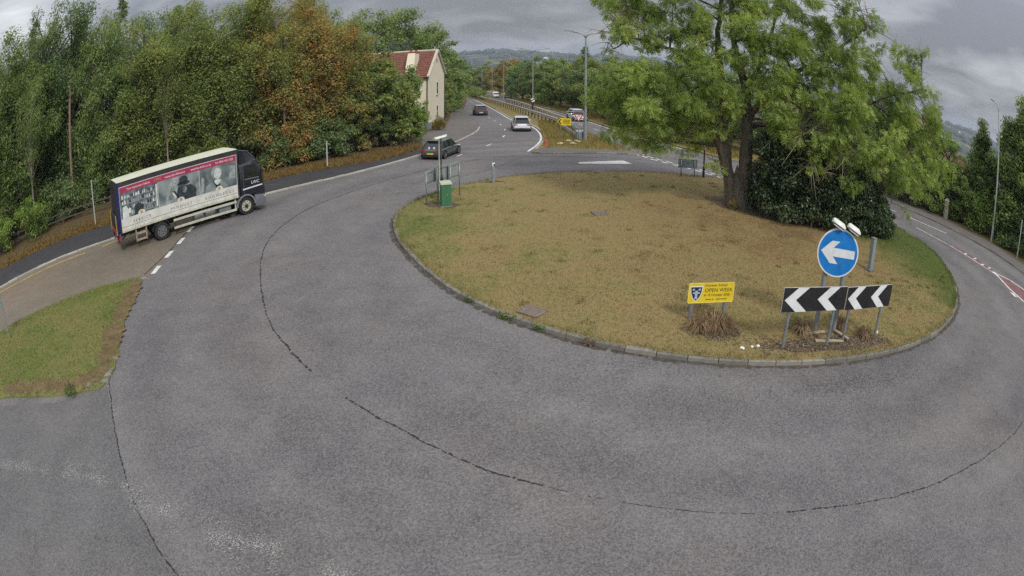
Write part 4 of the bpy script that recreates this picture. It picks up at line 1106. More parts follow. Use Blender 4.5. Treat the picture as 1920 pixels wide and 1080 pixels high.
def wheel(parent, x, y, r, w, rim_mat, side, spokes=5, name='wheel'):
    wh = empty(name, (x, y, r)); wh.parent = parent
    s = side
    MB().lathe([(r * .62, -w / 2), (r * .93, -w / 2), (r, -w * .36), (r, w * .36), (r * .93, w / 2), (r * .62, w / 2)], 26, 'Y', caps=False).build('tyre', M_tyre, wh, smooth=True, auto=45)
    rm = MB(); rm.lathe([(.001, 0), (r * .62, 0), (r * .62, .03 * s), (r * .55, .03 * s), (r * .52, .0), (.001, .0)], 24, 'Y', (0, s * w * .36, 0))
    for k in range(spokes):
        a = 2 * math.pi * k / spokes
        rm.slab([(-.035, 0), (.035, 0), (.028, r * .57), (-.028, r * .57)], (0, s * (w * .38), 0), (math.cos(a), 0, math.sin(a)), (-math.sin(a), 0, math.cos(a)), (0, s * .03, 0))
    rm.build('rim', rim_mat, wh)
    return wh

def car(name, loc, az, col, label, L=4.3, W=1.80, Hh=1.48, suv=False, plate=None, rough=0.28, roofcol=None, mat=None, group=None, hatch=False):
    """az: heading, degrees clockwise from north; origin under the middle of the car"""
    root = empty(name, loc, math.radians(90 - az), label, 'car', group)
    M = mat or paint(name + '_paint', col, rough)
    hw = W / 2; zb = 0.24 if suv else 0.18; belt = Hh * (0.63 if suv else 0.61)
    a, b = -L / 2, L / 2
    prof = [(a, .50, .80, belt * .80), (a + .06, .90, zb + .06, belt * .92), (a + .45, .985, zb, belt * 1.0), (a + L * .30, 1.0, zb, belt * 1.005), (a + L * .52, 1.0, zb, belt * .985), (a + L * .70, .99, zb, belt * .93),
            (a + L * .84, .96, zb, belt * .84), (b - .16, .86, zb + .04, belt * .70), (b, .62, zb + .20, belt * .52)]
    prof[0] = (a, .80, zb + .18, belt * .80)
    mb = MB(); rings_ = []
    for x, k, z0, z1 in prof:
        w = hw * k; h = z1 - z0
        half = [(w * .86, z0), (w * .97, z0 + h * .12), (w, z0 + h * .42), (w * .985, z0 + h * .72), (w * .93, z0 + h * .93), (w * .78, z1)]
        rings_.append([(x, y, z) for y, z in half] + [(x, -y, z) for y, z in reversed(half)])
    mb.loft(rings_); body = mb.build('body', M, root, smooth=True)
    md = body.modifiers.new('s', 'SUBSURF'); md.levels = 1; md.render_levels = 2
    # greenhouse of glass under a painted roof
    r0 = a + (.10 if suv else .16); w0 = b - L * .285
    gl = MB(); zt = Hh - .035
    base = [(r0 + .05, .86), (r0 + .55, .90), (a + L * .50, .91), (w0 - .30, .90), (w0 + .12, .86)]
    top = [(r0 + (.28 if suv else .80 if hatch else .50), .66 if hatch else .70), (r0 + (.62 if suv else 1.05 if hatch else .85), .71 if hatch else .735), (a + L * .48, .745), (w0 - .72, .72), (w0 - .62, .69)]
    rg = [[(x0, hw * k0, belt * .96), (x1, hw * k1, zt), (x1, -hw * k1, zt), (x0, -hw * k0, belt * .96)] for (x0, k0), (x1, k1) in zip(base, top)]
    gl.loft(rg); gl.build('window_glass', M_glass, root, smooth=True, auto=30)
    rf = MB(); rf.loft([[(x, hw * k * 1.03, z - .05), (x, hw * k * .97, z), (x, hw * k * .6, z + .028), (x, -hw * k * .6, z + .028), (x, -hw * k * .97, z), (x, -hw * k * 1.03, z - .05)] for x, k, z in
                        ((top[0][0] - .12, .72, zt - .02), (top[1][0], .745, zt + .012), (top[2][0], .755, zt + .018), (top[3][0], .735, zt + .005), (top[4][0] + .06, .70, zt - .045))])
    rf.build('roof', roofcol or M, root, smooth=True, auto=40)
    for s in (-1, 1):
        def pillar(i, wd):
            (x0, k0), (x1, k1) = base[i], top[i]
            MB().slab([(-wd / 2, 0), (wd / 2, 0), (wd / 2, 1), (-wd / 2, 1)], (x0, s * (hw * k0 + .006), belt * .97), (1, 0, 0), (x1 - x0, s * hw * (k1 - k0), zt - belt * .97), (0, -s * .02, 0)).build('pillar', M, root)
        pillar(0, .20); pillar(2, .09); pillar(4, .09)
        mr = empty('door_mirror', (w0 - .18, s * (hw * .93), belt * 1.02)); mr.parent = root
        MB().box((0, s * .10, .03), (.12, .20, .14)).build('housing', M, mr, bevel=.03)
        for x in (b - .80, a + .78):
            R = .345 if suv else .315
            MB().lathe([(R * 1.16, -.03), (R * 1.16, .03), (.001, .03), (.001, -.03)], 28, 'Y', (x, s * (hw - .012), R)).build('wheel_arch', M_trim, root, smooth=True, auto=45)
            wheel(root, x, s * (hw - .085), R, .22, M_rim, s)
        MB().slab([(a + 1.2, 0), (b - 1.25, 0), (b - 1.25, .13), (a + 1.2, .13)], (0, s * (hw + .002), zb + .01), (1, 0, 0), (0, 0, 1), (0, -s * .03, 0)).build('side_skirt', M_trim, root)
        MB().box((a + .085, s * hw * .68, belt * .82), (.13, hw * .42, .15)).build('tail_light', M_lampr, root, bevel=.03)
        MB().box((b - .22, s * hw * .66, belt * .66), (.22, hw * .36, .13), ry=.25).build('headlight', M_lampw, root, bevel=.03)
        for x in (a + L * .36, a + L * .56):
            MB().box((x, s * (hw * .99), belt * .86), (.16, .03, .025)).build('door_handle', M, root)
    MB().box((a + .10, 0, zb + .15), (.22, W * .86, .26)).build('rear_bumper', M_trim, root, bevel=.05)
    MB().box((b - .10, 0, zb + .12), (.20, W * .74, .22)).build('front_bumper', M_trim, root, bevel=.05)
    MB().box((b - .03, 0, belt * .52), (.05, W * .46, .14)).build('grille', M_trim, root)
    if plate:
        MB().box((a - .012, 0, belt * .56), (.02, .52, .11)).build('number_plate', plate, root)
    MB().box((b + .004, 0, zb + .22), (.02, .52, .11)).build('number_plate', M_plate_w, root)
    MB().box((top[0][0] - .14, 0, Hh - .04), (.26, W * .62, .035)).build('spoiler', M, root, bevel=.01)
    return root

def off(rx, ry, az, d):   # centre of a car whose rear middle is at rx, ry
    a = math.radians(az); return (rx + math.sin(a) * d, ry + math.cos(a) * d)
x, y = off(-6.05, 46.35, 17, 2.12)
c1 = car('hatchback', (x, y, Z(x, y)), 17, (0.055, 0.070, 0.066), 'dark grey-green hatchback with yellow rear plate leaving the roundabout', 4.25, 1.80, 1.42, plate=M_plate_y, hatch=True)
for s in (-.20, .20):  # two flat white discs set on the tailgate
    MB().lathe([(.001, 0), (.085, 0), (.085, -.02), (.001, -.02)], 16, 'Y').build('tailgate_disc', M_lampw, c1).matrix_local = Matrix.Translation((-2.10, s - .12, .93)) @ Matrix.Rotation(math.radians(-90), 4, 'Z')
x, y = off(0.95, 64.9, -3, 2.2)
car('white_suv', (x, y, Z(x, y)), -3, (0.68, 0.69, 0.72), 'white car seen from behind beside the crash barrier', 4.4, 1.86, 1.54, plate=M_plate_w, hatch=True)
x, y = off(-4.5, 90.8, -7, 2.2)
car('dark_estate', (x, y, Z(x, y)), -7, (0.045, 0.055, 0.06), 'dark car driving away downhill, farther than the white one', 4.4, 1.90, 1.58, suv=True, plate=M_plate_w, roofcol=paint('pale_roof', (0.40, 0.44, 0.42)))
car('oncoming_white_car', (8.35, 83.2, Z(8.35, 83.2)), 171, (0.66, 0.65, 0.70), 'white car on the oncoming carriageway, half behind the tall lamp column', 4.6, 1.88, 1.55, hatch=True)
# far van and dark car coming up the hill
def van(loc, az, label):
    root = empty('delivery_van', loc, math.radians(90 - az), label, 'van'); root.scale = (.78, .85, .82); M = paint('van_white', (0.7, 0.71, 0.73))
    sec = lambda x, k, z1: [(x, .98 * k, .35), (x, 1.0 * k, .9), (x, .98 * k, z1 - .25), (x, .82 * k, z1), (x, -.82 * k, z1), (x, -.98 * k, z1 - .25), (x, -1.0 * k, .9), (x, -.98 * k, .35)]
    MB().loft([sec(-2.6, .96, 2.1), (sec(-2.4, 1, 2.2)), sec(1.0, 1, 2.2), sec(1.6, .98, 1.75), sec(2.1, .96, 1.25), sec(2.6, .85, .9)]).build('body', M, root, smooth=True, auto=35)
    MB().loft([[(1.12, .80, 2.08), (1.12, -.80, 2.08), (1.12, -.8, 2.02), (1.12, .8, 2.02)], [(1.74, .86, 1.66), (1.74, -.86, 1.66), (1.74, -.86, 1.58), (1.74, .86, 1.58)], [(2.06, .86, 1.34), (2.06, -.86, 1.34), (2.0, -.86, 1.28), (2.0, .86, 1.28)]]).build('windscreen', M_glass, root)
    for s in (-1, 1):
        for xx in (-1.6, 1.7): wheel(root, xx, s * .88, .34, .22, M_rim, s)
        MB().box((2.45, s * .62, .80), (.2, .34, .18)).build('headlight', M_lampw, root, bevel=.03)
    MB().box((2.62, 0, .5), (.1, 1.5, .25)).build('bumper', M_trim, root, bevel=.04)
van((-4.9, 177.5, Z(-4.9, 177.5)), 168, 'small white van far down the oncoming carriageway')
car('far_dark_car', (-1.4, 171, Z(-1.4, 171)), 168, (0.03, 0.032, 0.04), 'far dark car beside the small white van', 4.3, 1.8, 1.5)

# ------------------------------------------------------------------ the drinks lorry
TA = math.atan2(4.32, 3.88)
lor = empty('drinks_lorry', (-19.62, 28.10, 0.0), TA, 'dark lorry with printed curtain side turning out of the side road', 'lorry')
M_cab = paint('lorry_navy', (0.010, 0.010, 0.020), 0.3, 0.7, 0.10)
M_bodyw = simple('lorry_white', (0.62, 0.62, 0.57), 0.5, var=0.10, scale=1.5, dirt=0.5, dirtcol=(0.30, 0.28, 0.23))
M_roofc = simple('lorry_roof', (0.62, 0.62, 0.48), 0.5, var=0.08, scale=1, dirt=0.3, dirtcol=(0.38, 0.36, 0.26))
M_crim = simple('lorry_crimson', (0.34, 0.035, 0.095), 0.5, var=0.15, scale=2, dirt=0.15)
M_frame = simple('lorry_frame', (0.030, 0.030, 0.034), 0.55, var=0.25, dirt=0.25)
M_rail = simple('lorry_side_rail', (0.50, 0.50, 0.40), 0.5, var=0.12, dirt=0.35)
M_navy2 = simple('lorry_blue_edge', (0.02, 0.02, 0.12), 0.5)
X0, X1, ZB, ZT, HW = -2.82, 5.36, 1.16, 3.88, 1.25
box = empty('load_body', (0, 0, 0)); box.parent = lor
MB().box(((X0 + X1) / 2, 0, (ZB + ZT) / 2), (X1 - X0 - .04, 2 * HW - .05, ZT - ZB - .02)).build('shell', M_frame, box, bevel=.02)
MB().loft([[(x, -HW, ZT - .01), (x, -HW + .02, ZT + .005), (x, -.4, ZT + .02), (x, .4, ZT + .02), (x, HW - .02, ZT + .005), (x, HW, ZT - .01)] for x in (X0, X1)]).build('roof', M_roofc, box)
yr = -HW + .024
def sidep(name, pts, mat, d=0.004, lift=0.0, parent=None):
    return MB().slab(pts, (0, yr - lift, 0), (1, 0, 0), (0, 0, 1), (0, -d, 0)).build(name, mat, parent or curt)
curt = empty('curtain_side', (0, 0, 0)); curt.parent = lor
sidep('top_rail', [(X0, 3.60), (X1, 3.60), (X1, ZT - .02), (X0, ZT - .02)], M_frame, .02)
sidep('curtain', [(X0 + .12, ZB + .02), (X1 - .06, ZB + .02), (X1 - .06, 3.60), (X0 + .12, 3.60)], M_bodyw, .012)
sidep('bottom_rail', [(X0 + .12, ZB - .06), (X1 - .02, ZB - .06), (X1 - .02, ZB + .06), (X0 + .12, ZB + .06)], M_rail, .03)
sidep('corner_post', [(X0, ZB - .1), (X0 + .13, ZB - .1), (X0 + .13, ZT), (X0, ZT)], M_navy2, .03)
sidep('corner_post', [(X1 - .07, ZB - .1), (X1 + .03, ZB - .1), (X1 + .03, ZT), (X1 - .07, ZT)], M_frame, .03)
L0, Lp = X0 + .16, .0132
sidep('red_banner', [(L0, 3.24), (X1 - .1, 3.24), (X1 - .1, 3.56), (L0, 3.56)], M_crim, .003, Lp)
# monochrome pictures: three prints side by side
def mono(name, lo, hi, scale, detail=4, stretch=(1, 1, 1)):
    m, nt, b, out = new_mat(name); mp = nd(nt, 'ShaderNodeMapping'); mp.inputs['Scale'].default_value = stretch
    nt.links.new(coords(nt), mp.inputs[0]); n = noise(nt, mp.outputs[0], scale, detail, 0.55, 0.4)
    nt.links.new(ramp(nt, n, [(0.36, lo), (0.62, hi)]), b.inputs['Base Color']); b.inputs['Roughness'].default_value = 0.5
    return m
M_pic1 = mono('print_shelves', (0.035, 0.048, 0.055), (0.17, 0.21, 0.22), 3.2)
M_pic2 = mono('print_grey_teal', (0.085, 0.105, 0.108), (0.25, 0.29, 0.285), 1.1, 2)
M_pic3 = mono('print_dark_teal', (0.065, 0.085, 0.09), (0.16, 0.195, 0.198), 1.4, 2)
M_pale = mono('print_pale', (0.42, 0.48, 0.46), (0.66, 0.70, 0.66), 3.0)
M_pmid = mono('print_mid', (0.18, 0.21, 0.212), (0.32, 0.36, 0.355), 4.0)
M_pface = mono('print_face', (0.40, 0.45, 0.43), (0.52, 0.56, 0.53), 1.2, 2)
M_pdark = mono('print_deep', (0.010, 0.018, 0.022), (0.035, 0.05, 0.055), 4.0)
PX = [L0, -.02, 2.78, X1 - .1]; PZ0, PZ1 = 1.86, 3.235
for i, m in enumerate((M_pic1, M_pic2, M_pic3)):
    sidep('picture', [(PX[i], PZ0), (PX[i + 1] - (.03 if i < 2 else 0), PZ0), (PX[i + 1] - (.03 if i < 2 else 0), PZ1), (PX[i], PZ1)], m, .003, Lp)
prg = random.Random(5)
def ell(cx, cz_, rx, rz_, n=18, a0=0, a1=360): return [(cx + rx * math.cos(math.radians(a0 + (a1 - a0) * k / (n if a1 - a0 == 360 else n - 1))), cz_ + rz_ * math.sin(math.radians(a0 + (a1 - a0) * k / (n if a1 - a0 == 360 else n - 1)))) for k in range(n)]
def printed(name, shapes, lift):   # shapes: list of (pts, material)
    for pts, m in shapes: sidep(name, pts, m, .0012, lift)
# 1: back bar with shelves of bottles
sh = []
for r, (zs, hh) in enumerate(((2.92, .25), (2.62, .27), (2.30, .26), (1.98, .28))):
    sh.append(([(PX[0] + .05, zs - .03), (PX[1] - .12, zs - .03), (PX[1] - .12, zs), (PX[0] + .05, zs)], M_pmid))
    xx = PX[0] + .12
    while xx < PX[1] - .25:
        w = prg.uniform(.05, .12); h = hh * prg.uniform(.6, 1.0); mm = prg.choice((M_pale, M_pale, M_pmid, M_pdark))
        sh.append(([(xx, zs), (xx + w, zs), (xx + w, zs + h * .6), (xx + w * .65, zs + h * .72), (xx + w * .65, zs + h), (xx + w * .35, zs + h), (xx + w * .35, zs + h * .72), (xx, zs + h * .6)], mm)); xx += w + prg.uniform(.02, .10)
printed('bottle_print', sh, .0165)
printed('barman_print', [([(PX[0] + .10, PZ0), (PX[0] + .55, PZ0), (PX[0] + .52, 2.35), (PX[0] + .38, 2.52), (PX[0] + .15, 2.46)], M_pale), (ell(PX[0] + .62, 2.2, .10, .16), M_pale), ([(PX[0] + .9, PZ0), (PX[0] + 1.5, PZ0), (PX[0] + 1.6, 2.3), (PX[0] + 1.25, 2.5), (PX[0] + .95, 2.35)], M_pdark), ([(PX[1] - .17, PZ0 + .1), (PX[1] - .08, PZ0 + .1), (PX[1] - .08, PZ1 - .05), (PX[1] - .17, PZ1 - .05)], M_pale)], .018)
# 2: pale glare at the left, hat and coat, bottle neck
m2 = PX[1]
printed('glare_print', [([(m2 + .35, PZ0), (m2 + 1.15, PZ0), (m2 + 1.45, PZ1), (m2 + .85, PZ1)], M_pmid), ([(m2 + .62, PZ0 + .2), (m2 + 1.0, PZ0 + .15), (m2 + 1.35, PZ1 - .05), (m2 + 1.05, PZ1 - .05)], M_pale)], .0165)
printed('figure_print', [([(m2 + 1.15, 2.02), (m2 + 1.5, PZ0), (m2 + 2.5, PZ0), (m2 + 2.55, 2.3), (m2 + 2.2, 2.62), (m2 + 1.35, 2.66)], M_pdark), (ell(m2 + 1.72, 2.78, .42, .12), M_pdark), (ell(m2 + 1.72, 2.95, .30, .24), M_pdark), (ell(m2 + 1.75, 2.42, .16, .18), M_pmid), ([(m2 + 1.0, 2.45), (m2 + 1.1, 2.5), (m2 + 1.5, 1.95), (m2 + 1.38, 1.92)], M_pdark), ([(m2 + .93, 2.38), (m2 + .98, 2.44), (m2 + 1.36, 1.9), (m2 + 1.3, 1.88)], M_pale)], .018)
# 3: portrait: pale hair and face, dark jacket, bow tie
m3 = PX[2] + 1.15
printed('backdrop_print', [([(PX[2] + .03, PZ0), (PX[2] + .25, PZ0), (PX[2] + .3, 2.7), (PX[2] + .12, 2.8)], M_pmid), ([(PX[3] - .55, 2.3), (PX[3] - .1, 2.3), (PX[3] - .05, 3.0), (PX[3] - .4, 3.05)], M_pmid)], .0165)
printed('portrait_print', [([(m3 - .85, PZ0), (m3 + .95, PZ0), (m3 + .75, 2.25), (m3 + .3, 2.45), (m3 - .35, 2.45), (m3 - .75, 2.2)], M_pic2), (ell(m3 + .0, 2.88, .38, .345), M_pmid)], .0165)
printed('portrait_face', [(ell(m3 + .05, 2.80, .24, .32), M_pface), ([(m3 - .22, 2.36), (m3 + .02, 2.1), (m3 + .3, 2.38), (m3 + .12, 2.46), (m3 - .1, 2.46)], M_pale)], .018)
printed('portrait_detail', [(ell(m3 - .05, 2.84, .055, .022, 10), M_pmid), (ell(m3 + .15, 2.84, .055, .022, 10), M_pmid), (ell(m3 + .06, 2.62, .06, .014, 10), M_pmid), ([(m3 - .12, 2.20), (m3 + .03, 2.15), (m3 + .2, 2.22), (m3 + .2, 1.98), (m3 - .12, 1.98)], M_pdark), ([(m3 - .30, 2.40), (m3 - .24, 2.46), (m3 - .02, 2.08), (m3 - .08, 2.04)], M_pdark)], .0195)
M_letter = simple('lorry_lettering', (0.13, 0.125, 0.12), 0.6); M_letw = simple('lorry_lettering_white', (0.75, 0.70, 0.68), 0.6); M_gold = simple('lorry_gold', (0.42, 0.28, 0.10), 0.5)
LT = lambda s, size, x, z, m, sx=1.0: text_mesh('lettering', s, size, m, curt, (x, yr - .0172, z), (1, 0, 0), (0, 0, 1), thick=.001, sx=sx)
for s, x in (('S E R V I C E', -1.25), ('P R O D U C T', 1.45), ('K N O W L E D G E', 4.05)):
    LT(s, .22, x, 1.55, M_letter, 1.05)
    sidep('badge', ell(x, 1.86, .25, .20, 20, 0, 180), M_bodyw, .002, .020)
    sidep('badge_emblem', ell(x, 1.93, .10, .085, 14), M_gold, .002, .0225)
sidep('hairline', [(L0, 1.375), (X1 - .12, 1.375), (X1 - .12, 1.395), (L0, 1.395)], M_letter, .0015, Lp)
LT('Your customers before', .17, -1.35, 3.385, M_letw, 1.0); LT('LWC', .22, -.02, 3.40, M_gold, 1.1); LT('makes the difference', .17, 1.15, 3.385, M_letw, .95)
LT('www.lwc-drinks.co.uk', .17, 2.9, 3.385, M_letw, .9); LT('Tel: 0845 402 1028', .17, 4.45, 3.385, M_letw, .9)
for k in range(13):     # load straps and buckles along the curtain's foot
    xx = X0 + .42 + k * .62
    sidep('strap', [(xx - .022, ZB - .02), (xx + .022, ZB - .02), (xx + .022, ZB + .16), (xx - .022, ZB + .16)], M_rail, .004, .020)
    sidep('buckle', [(xx - .04, ZB - .05), (xx + .04, ZB - .05), (xx + .04, ZB + .02), (xx - .04, ZB + .02)], M_rail, .02, .030)
# rear doors and tail lift
rear = empty('rear_end', (0, 0, 0)); rear.parent = lor
MB().box((X0 - .01, 0, (1.95 + ZT) / 2), (.05, 2.42, ZT - 1.95 - .1)).build('shutter', M_frame, rear)
for k in range(7): MB().box((X0 - .04, 0, 2.1 + k * .24), (.02, 2.3, .20)).build('shutter_slat', M_frame, rear, bevel=.005)
MB().box((X0 - .16, 0, 1.55), (.10, 2.4, 1.05)).build('tail_lift', M_frame, rear, bevel=.02)
MB().box((X0 - .215, 0, 1.15), (.02, 2.38, .22)).build('tail_lift_band', M_crim, rear)
MB().box((X0 - .22, 0, 1.75), (.015, 1.9, .35)).build('lift_panel', M_frame, rear)
MB().box((X0 - .05, 0, .78), (.14, 2.4, .18)).build('bumper', M_crim, rear, bevel=.02)
for s in (-1, 1):
    MB().box((X0 - .05, s * 1.19, 2.5), (.06, .06, 2.6)).build('door_post', M_frame if s > 0 else M_navy2, rear)
    MB().box((X0 - .08, s * 1.02, .98), (.08, .40, .18)).build('tail_light', M_lampr, rear, bevel=.02)
    MB().box((X0 - .235, s * 1.14, 1.6), (.02, .05, 1.1)).build('reflector_strip', M_plate_y, rear)
    MB().tube([(X0 + .4, s * .8, .85), (X0 - .12, s * .8, .55), (X0 - .2, s * .8, 1.1)], .05, 8).build('lift_arm', M_frame, rear)
# chassis
ch = empty('chassis', (0, 0, 0)); ch.parent = lor
for s in (-1, 1): MB().box((1.9, s * .43, .92), (9.2, .09, .26)).build('rail', M_frame, ch)
for xx in np.linspace(X0 + .3, X1 - .3, 9): MB().box((float(xx), 0, 1.09), (.08, 2.3, .10)).build('cross_member', M_frame, ch)
MB().tube([(2.3, -.78, .68), (3.7, -.78, .68)], .28, 16).build('fuel_tank', M_chrome, ch, smooth=True, auto=50)
MB().box((4.4, -.80, .68), (.8, .6, .5)).build('battery_box', M_signback, ch, bevel=.02)
MB().box((1.6, .75, .65), (1.8, .6, .5)).build('locker', M_frame, ch, bevel=.02)
MB().box((.0, 0, .5), (.3, 1.7, .25)).build('rear_axle', M_frame, ch, bevel=.05)
MB().box((5.8, 0, .5), (.2, 1.7, .2)).build('front_axle', M_frame, ch, bevel=.05)
for s in (-1, 1):
    sg_ = empty('side_guard', (0, 0, 0)); sg_.parent = lor
    for zz_ in (.45, .88): MB().box((3.0, s * 1.20, zz_), (4.3, .05, .13)).build('rail', M_rail, sg_, bevel=.008)
    for xx in (.95, 3.0, 5.08): MB().box((xx, s * 1.175, .72), (.07, .05, .62)).build('upright', M_rail if xx > 5 else M_frame, sg_)
    rg_ = empty('rear_step', (0, 0, 0)); rg_.parent = lor
    for xx in (-1.75, -1.05): MB().box((xx, s * 1.16, .72), (.07, .06, .70)).build('upright', M_timber if s < 0 else M_frame, rg_)
    for zz_ in (.45, .80): MB().box((-1.4, s * 1.17, zz_), (.72, .04, .10)).build('rung', M_timber if s < 0 else M_frame, rg_)
    # rear mudguard
    MB().loft([[(.62 * math.cos(t), s * 1.24, .52 + .62 * math.sin(t)), (.62 * math.cos(t), s * .72, .52 + .62 * math.sin(t)), (.59 * math.cos(t), s * .72, .52 + .59 * math.sin(t)), (.59 * math.cos(t), s * 1.24, .52 + .59 * math.sin(t))] for t in np.linspace(.15, math.pi - .15, 12)]).build('mudguard', M_frame, lor, smooth=True, auto=50)
    wheel(lor, 0, s * 1.09, .51, .28, M_rim, s, 8); wheel(lor, 0, s * .78, .51, .26, M_signback, s, 8)
    fw = wheel(lor, 5.80, s * 1.08, .51, .30, M_rail, s, 8)
    MB().lathe([(.001, 0), (.12, 0), (.10, s * .10), (.001, s * .11)], 14, 'Y', (0, s * .11, 0)).build('hub', M_trim, fw, smooth=True)
# cab
cb = empty('cab', (0, 0, 0)); cb.parent = lor
def csec(x, z0, z1, k=1.0): return [(x, -1.22 * k, z0), (x, -1.25 * k, z0 + .35), (x, -1.22 * k, z1 - .35), (x, -1.08 * k, z1), (x, 1.08 * k, z1), (x, 1.22 * k, z1 - .35), (x, 1.25 * k, z0 + .35), (x, 1.22 * k, z0)]
MB().loft([csec(5.46, 1.15, 2.98), csec(6.25, 1.10, 3.02), csec(6.55, 1.05, 2.98), csec(6.82, 1.0, 2.70, .985), csec(7.05, .95, 2.05, .97), csec(7.14, .80, 1.60, .95)]).build('shell', M_cab, cb, smooth=True, auto=35)
MB().loft([csec(6.45, .35, 1.2, .99), csec(7.0, .32, 1.2, .985), csec(7.2, .36, 1.05, .94)]).build('bumper', paint('bumper_grey', (0.13, 0.135, 0.16), .4), cb, smooth=True, auto=35)
MB().loft([[(5.50, -1.15, 2.95), (5.50, -1.10, 3.78), (5.50, 1.10, 3.78), (5.50, 1.15, 2.95)], [(5.85, -1.14, 2.98), (5.85, -1.02, 3.70), (5.85, 1.02, 3.70), (5.85, 1.14, 2.98)], [(6.45, -1.05, 3.0), (6.45, -.88, 3.30), (6.45, .88, 3.30), (6.45, 1.05, 3.0)], [(6.75, -.95, 2.86), (6.75, -.80, 2.98), (6.75, .80, 2.98), (6.75, .95, 2.86)]]).build('roof_fairing', M_cab, cb, smooth=True, auto=35)
for s in (-1, 1):
    d = empty('door', (0, 0, 0)); d.parent = lor
    sf = lambda nm, pts, mat, lift, dd=.006: MB().slab(pts, (0, s * (1.252 + lift), 0), (1, 0, 0), (0, 0, 1), (0, s * dd, 0)).build(nm, mat, d)
    sf('panel', [(5.72, 1.30), (6.72, 1.30), (6.80, 2.05), (6.5, 2.82), (5.72, 2.84)], M_cab, 0)
    sf('side_window', [(5.82, 2.05), (6.70, 2.02), (6.68, 2.18), (6.42, 2.72), (5.82, 2.74)], M_glass, .007)
    sf('door_seam', [(5.70, 1.2), (5.715, 1.2), (5.715, 2.88), (5.70, 2.88)], M_signback, .001, .002)
    sf('window_trim', [(5.78, 2.01), (6.73, 1.98), (6.73, 2.03), (5.78, 2.06)], M_signback, .009, .006)
    sf('handle', [(5.80, 1.80), (6.0, 1.80), (6.0, 1.86), (5.80, 1.86)], M_trim, .008, .03)
    sf('stripe', [(5.62, 1.44), (6.95, 1.50), (6.95, 1.57), (5.62, 1.51)], M_wht, .008, .003)
    MB().loft([[(5.80 + .66 * math.cos(t), s * 1.27, .52 + .66 * math.sin(t)), (5.80 + .66 * math.cos(t), s * 1.0, .52 + .66 * math.sin(t)), (5.80 + .57 * math.cos(t), s * 1.0, .52 + .57 * math.sin(t)), (5.80 + .57 * math.cos(t), s * 1.27, .52 + .57 * math.sin(t))] for t in np.linspace(.0, math.pi, 14)]).build('wheel_arch', M_signback, cb, smooth=True, auto=50)
    MB().box((7.08, s * .95, .82), (.20, .42, .22)).build('headlight', M_lampw, cb, bevel=.03)
    MB().box((6.85, s * 1.42, 2.25), (.10, .22, .50)).build('mirror', M_trim, cb, bevel=.03)
    MB().tube([(6.7, s * 1.2, 2.6), (6.86, s * 1.42, 2.52)], .02, 6).build('mirror_arm', M_trim, cb)
    MB().box((6.62, s * 1.14, .62), (.36, .16, .12)).build('step', M_signback, cb, bevel=.02)
text_mesh('lettering', 'LWC', .25, M_wht, lor, (6.48, -1.264, 1.77), (1, 0, 0), (0, 0, 1), thick=.002)
MB().loft([[(6.60, -1.0, 2.90), (6.60, 1.0, 2.90), (6.56, 1.0, 2.9), (6.56, -1.0, 2.9)], [(6.86, -1.06, 2.62), (6.86, 1.06, 2.62), (6.80, 1.06, 2.62), (6.80, -1.06, 2.62)], [(7.085, -1.1, 1.98), (7.085, 1.1, 1.98), (7.02, 1.1, 1.98), (7.02, -1.1, 1.98)]]).build('windscreen', M_glass, cb)
MB().box((6.72, 0, 2.94), (.22, 2.0, .05)).build('sun_visor', M_trim, cb)
MB().tube([(5.44, -1.1, 3.80), (6.1, -1.0, 3.62), (6.6, -.9, 3.15)], .02, 6).build('fairing_trim', M_signback, cb)
MB().box((7.15, 0, 1.35), (.03, 1.7, .34)).build('grille', M_trim, cb)
for k in range(4): MB().box((7.17, 0, 1.22 + k * .09), (.02, 1.6, .02)).build('grille_bar', M_signback, cb)
for s in (-.9, -.3, .3, .9): MB().box((6.3, s, 3.06 + .0), (.10, .14, .06)).build('roof_lamp', M_plate_y, cb, bevel=.01)
MB().box((7.22, 0, .60), (.02, .52, .11)).build('number_plate', M_plate_w, cb)

# ------------------------------------------------------------------ the cream house
M_render = simple('cream_render', (0.70, 0.64, 0.49), 0.85, var=0.06, scale=1.2, dirt=0.25, dirtcol=(0.36, 0.31, 0.22), bmp=0.15)
M_tile = simple('red_pantile', (0.185, 0.074, 0.048), 0.8, var=0.35, scale=2.5, dirt=0.35, dirtcol=(0.14, 0.07, 0.05))
M_stone = simple('coping_stone', (0.50, 0.45, 0.36), 0.85, var=0.12, dirt=0.3)
M_brick = simple('red_brick', (0.26, 0.075, 0.06), 0.85, var=0.25, scale=6)
M_pvc = simple('white_frame', (0.62, 0.62, 0.58), 0.5, var=0.05)
M_plinth = simple('grey_plinth', (0.20, 0.22, 0.25), 0.8, var=0.15)
M_curtain = simple('curtain_cloth', (0.34, 0.31, 0.27), 0.9)
HX, HY = -9.4, 70.6
hr = math.radians(-5)
hz = Z(HX, HY) + .05
house = empty('cream_house', (HX, HY, hz), hr, 'cream rendered house with red tiled roof beside the road', 'house')
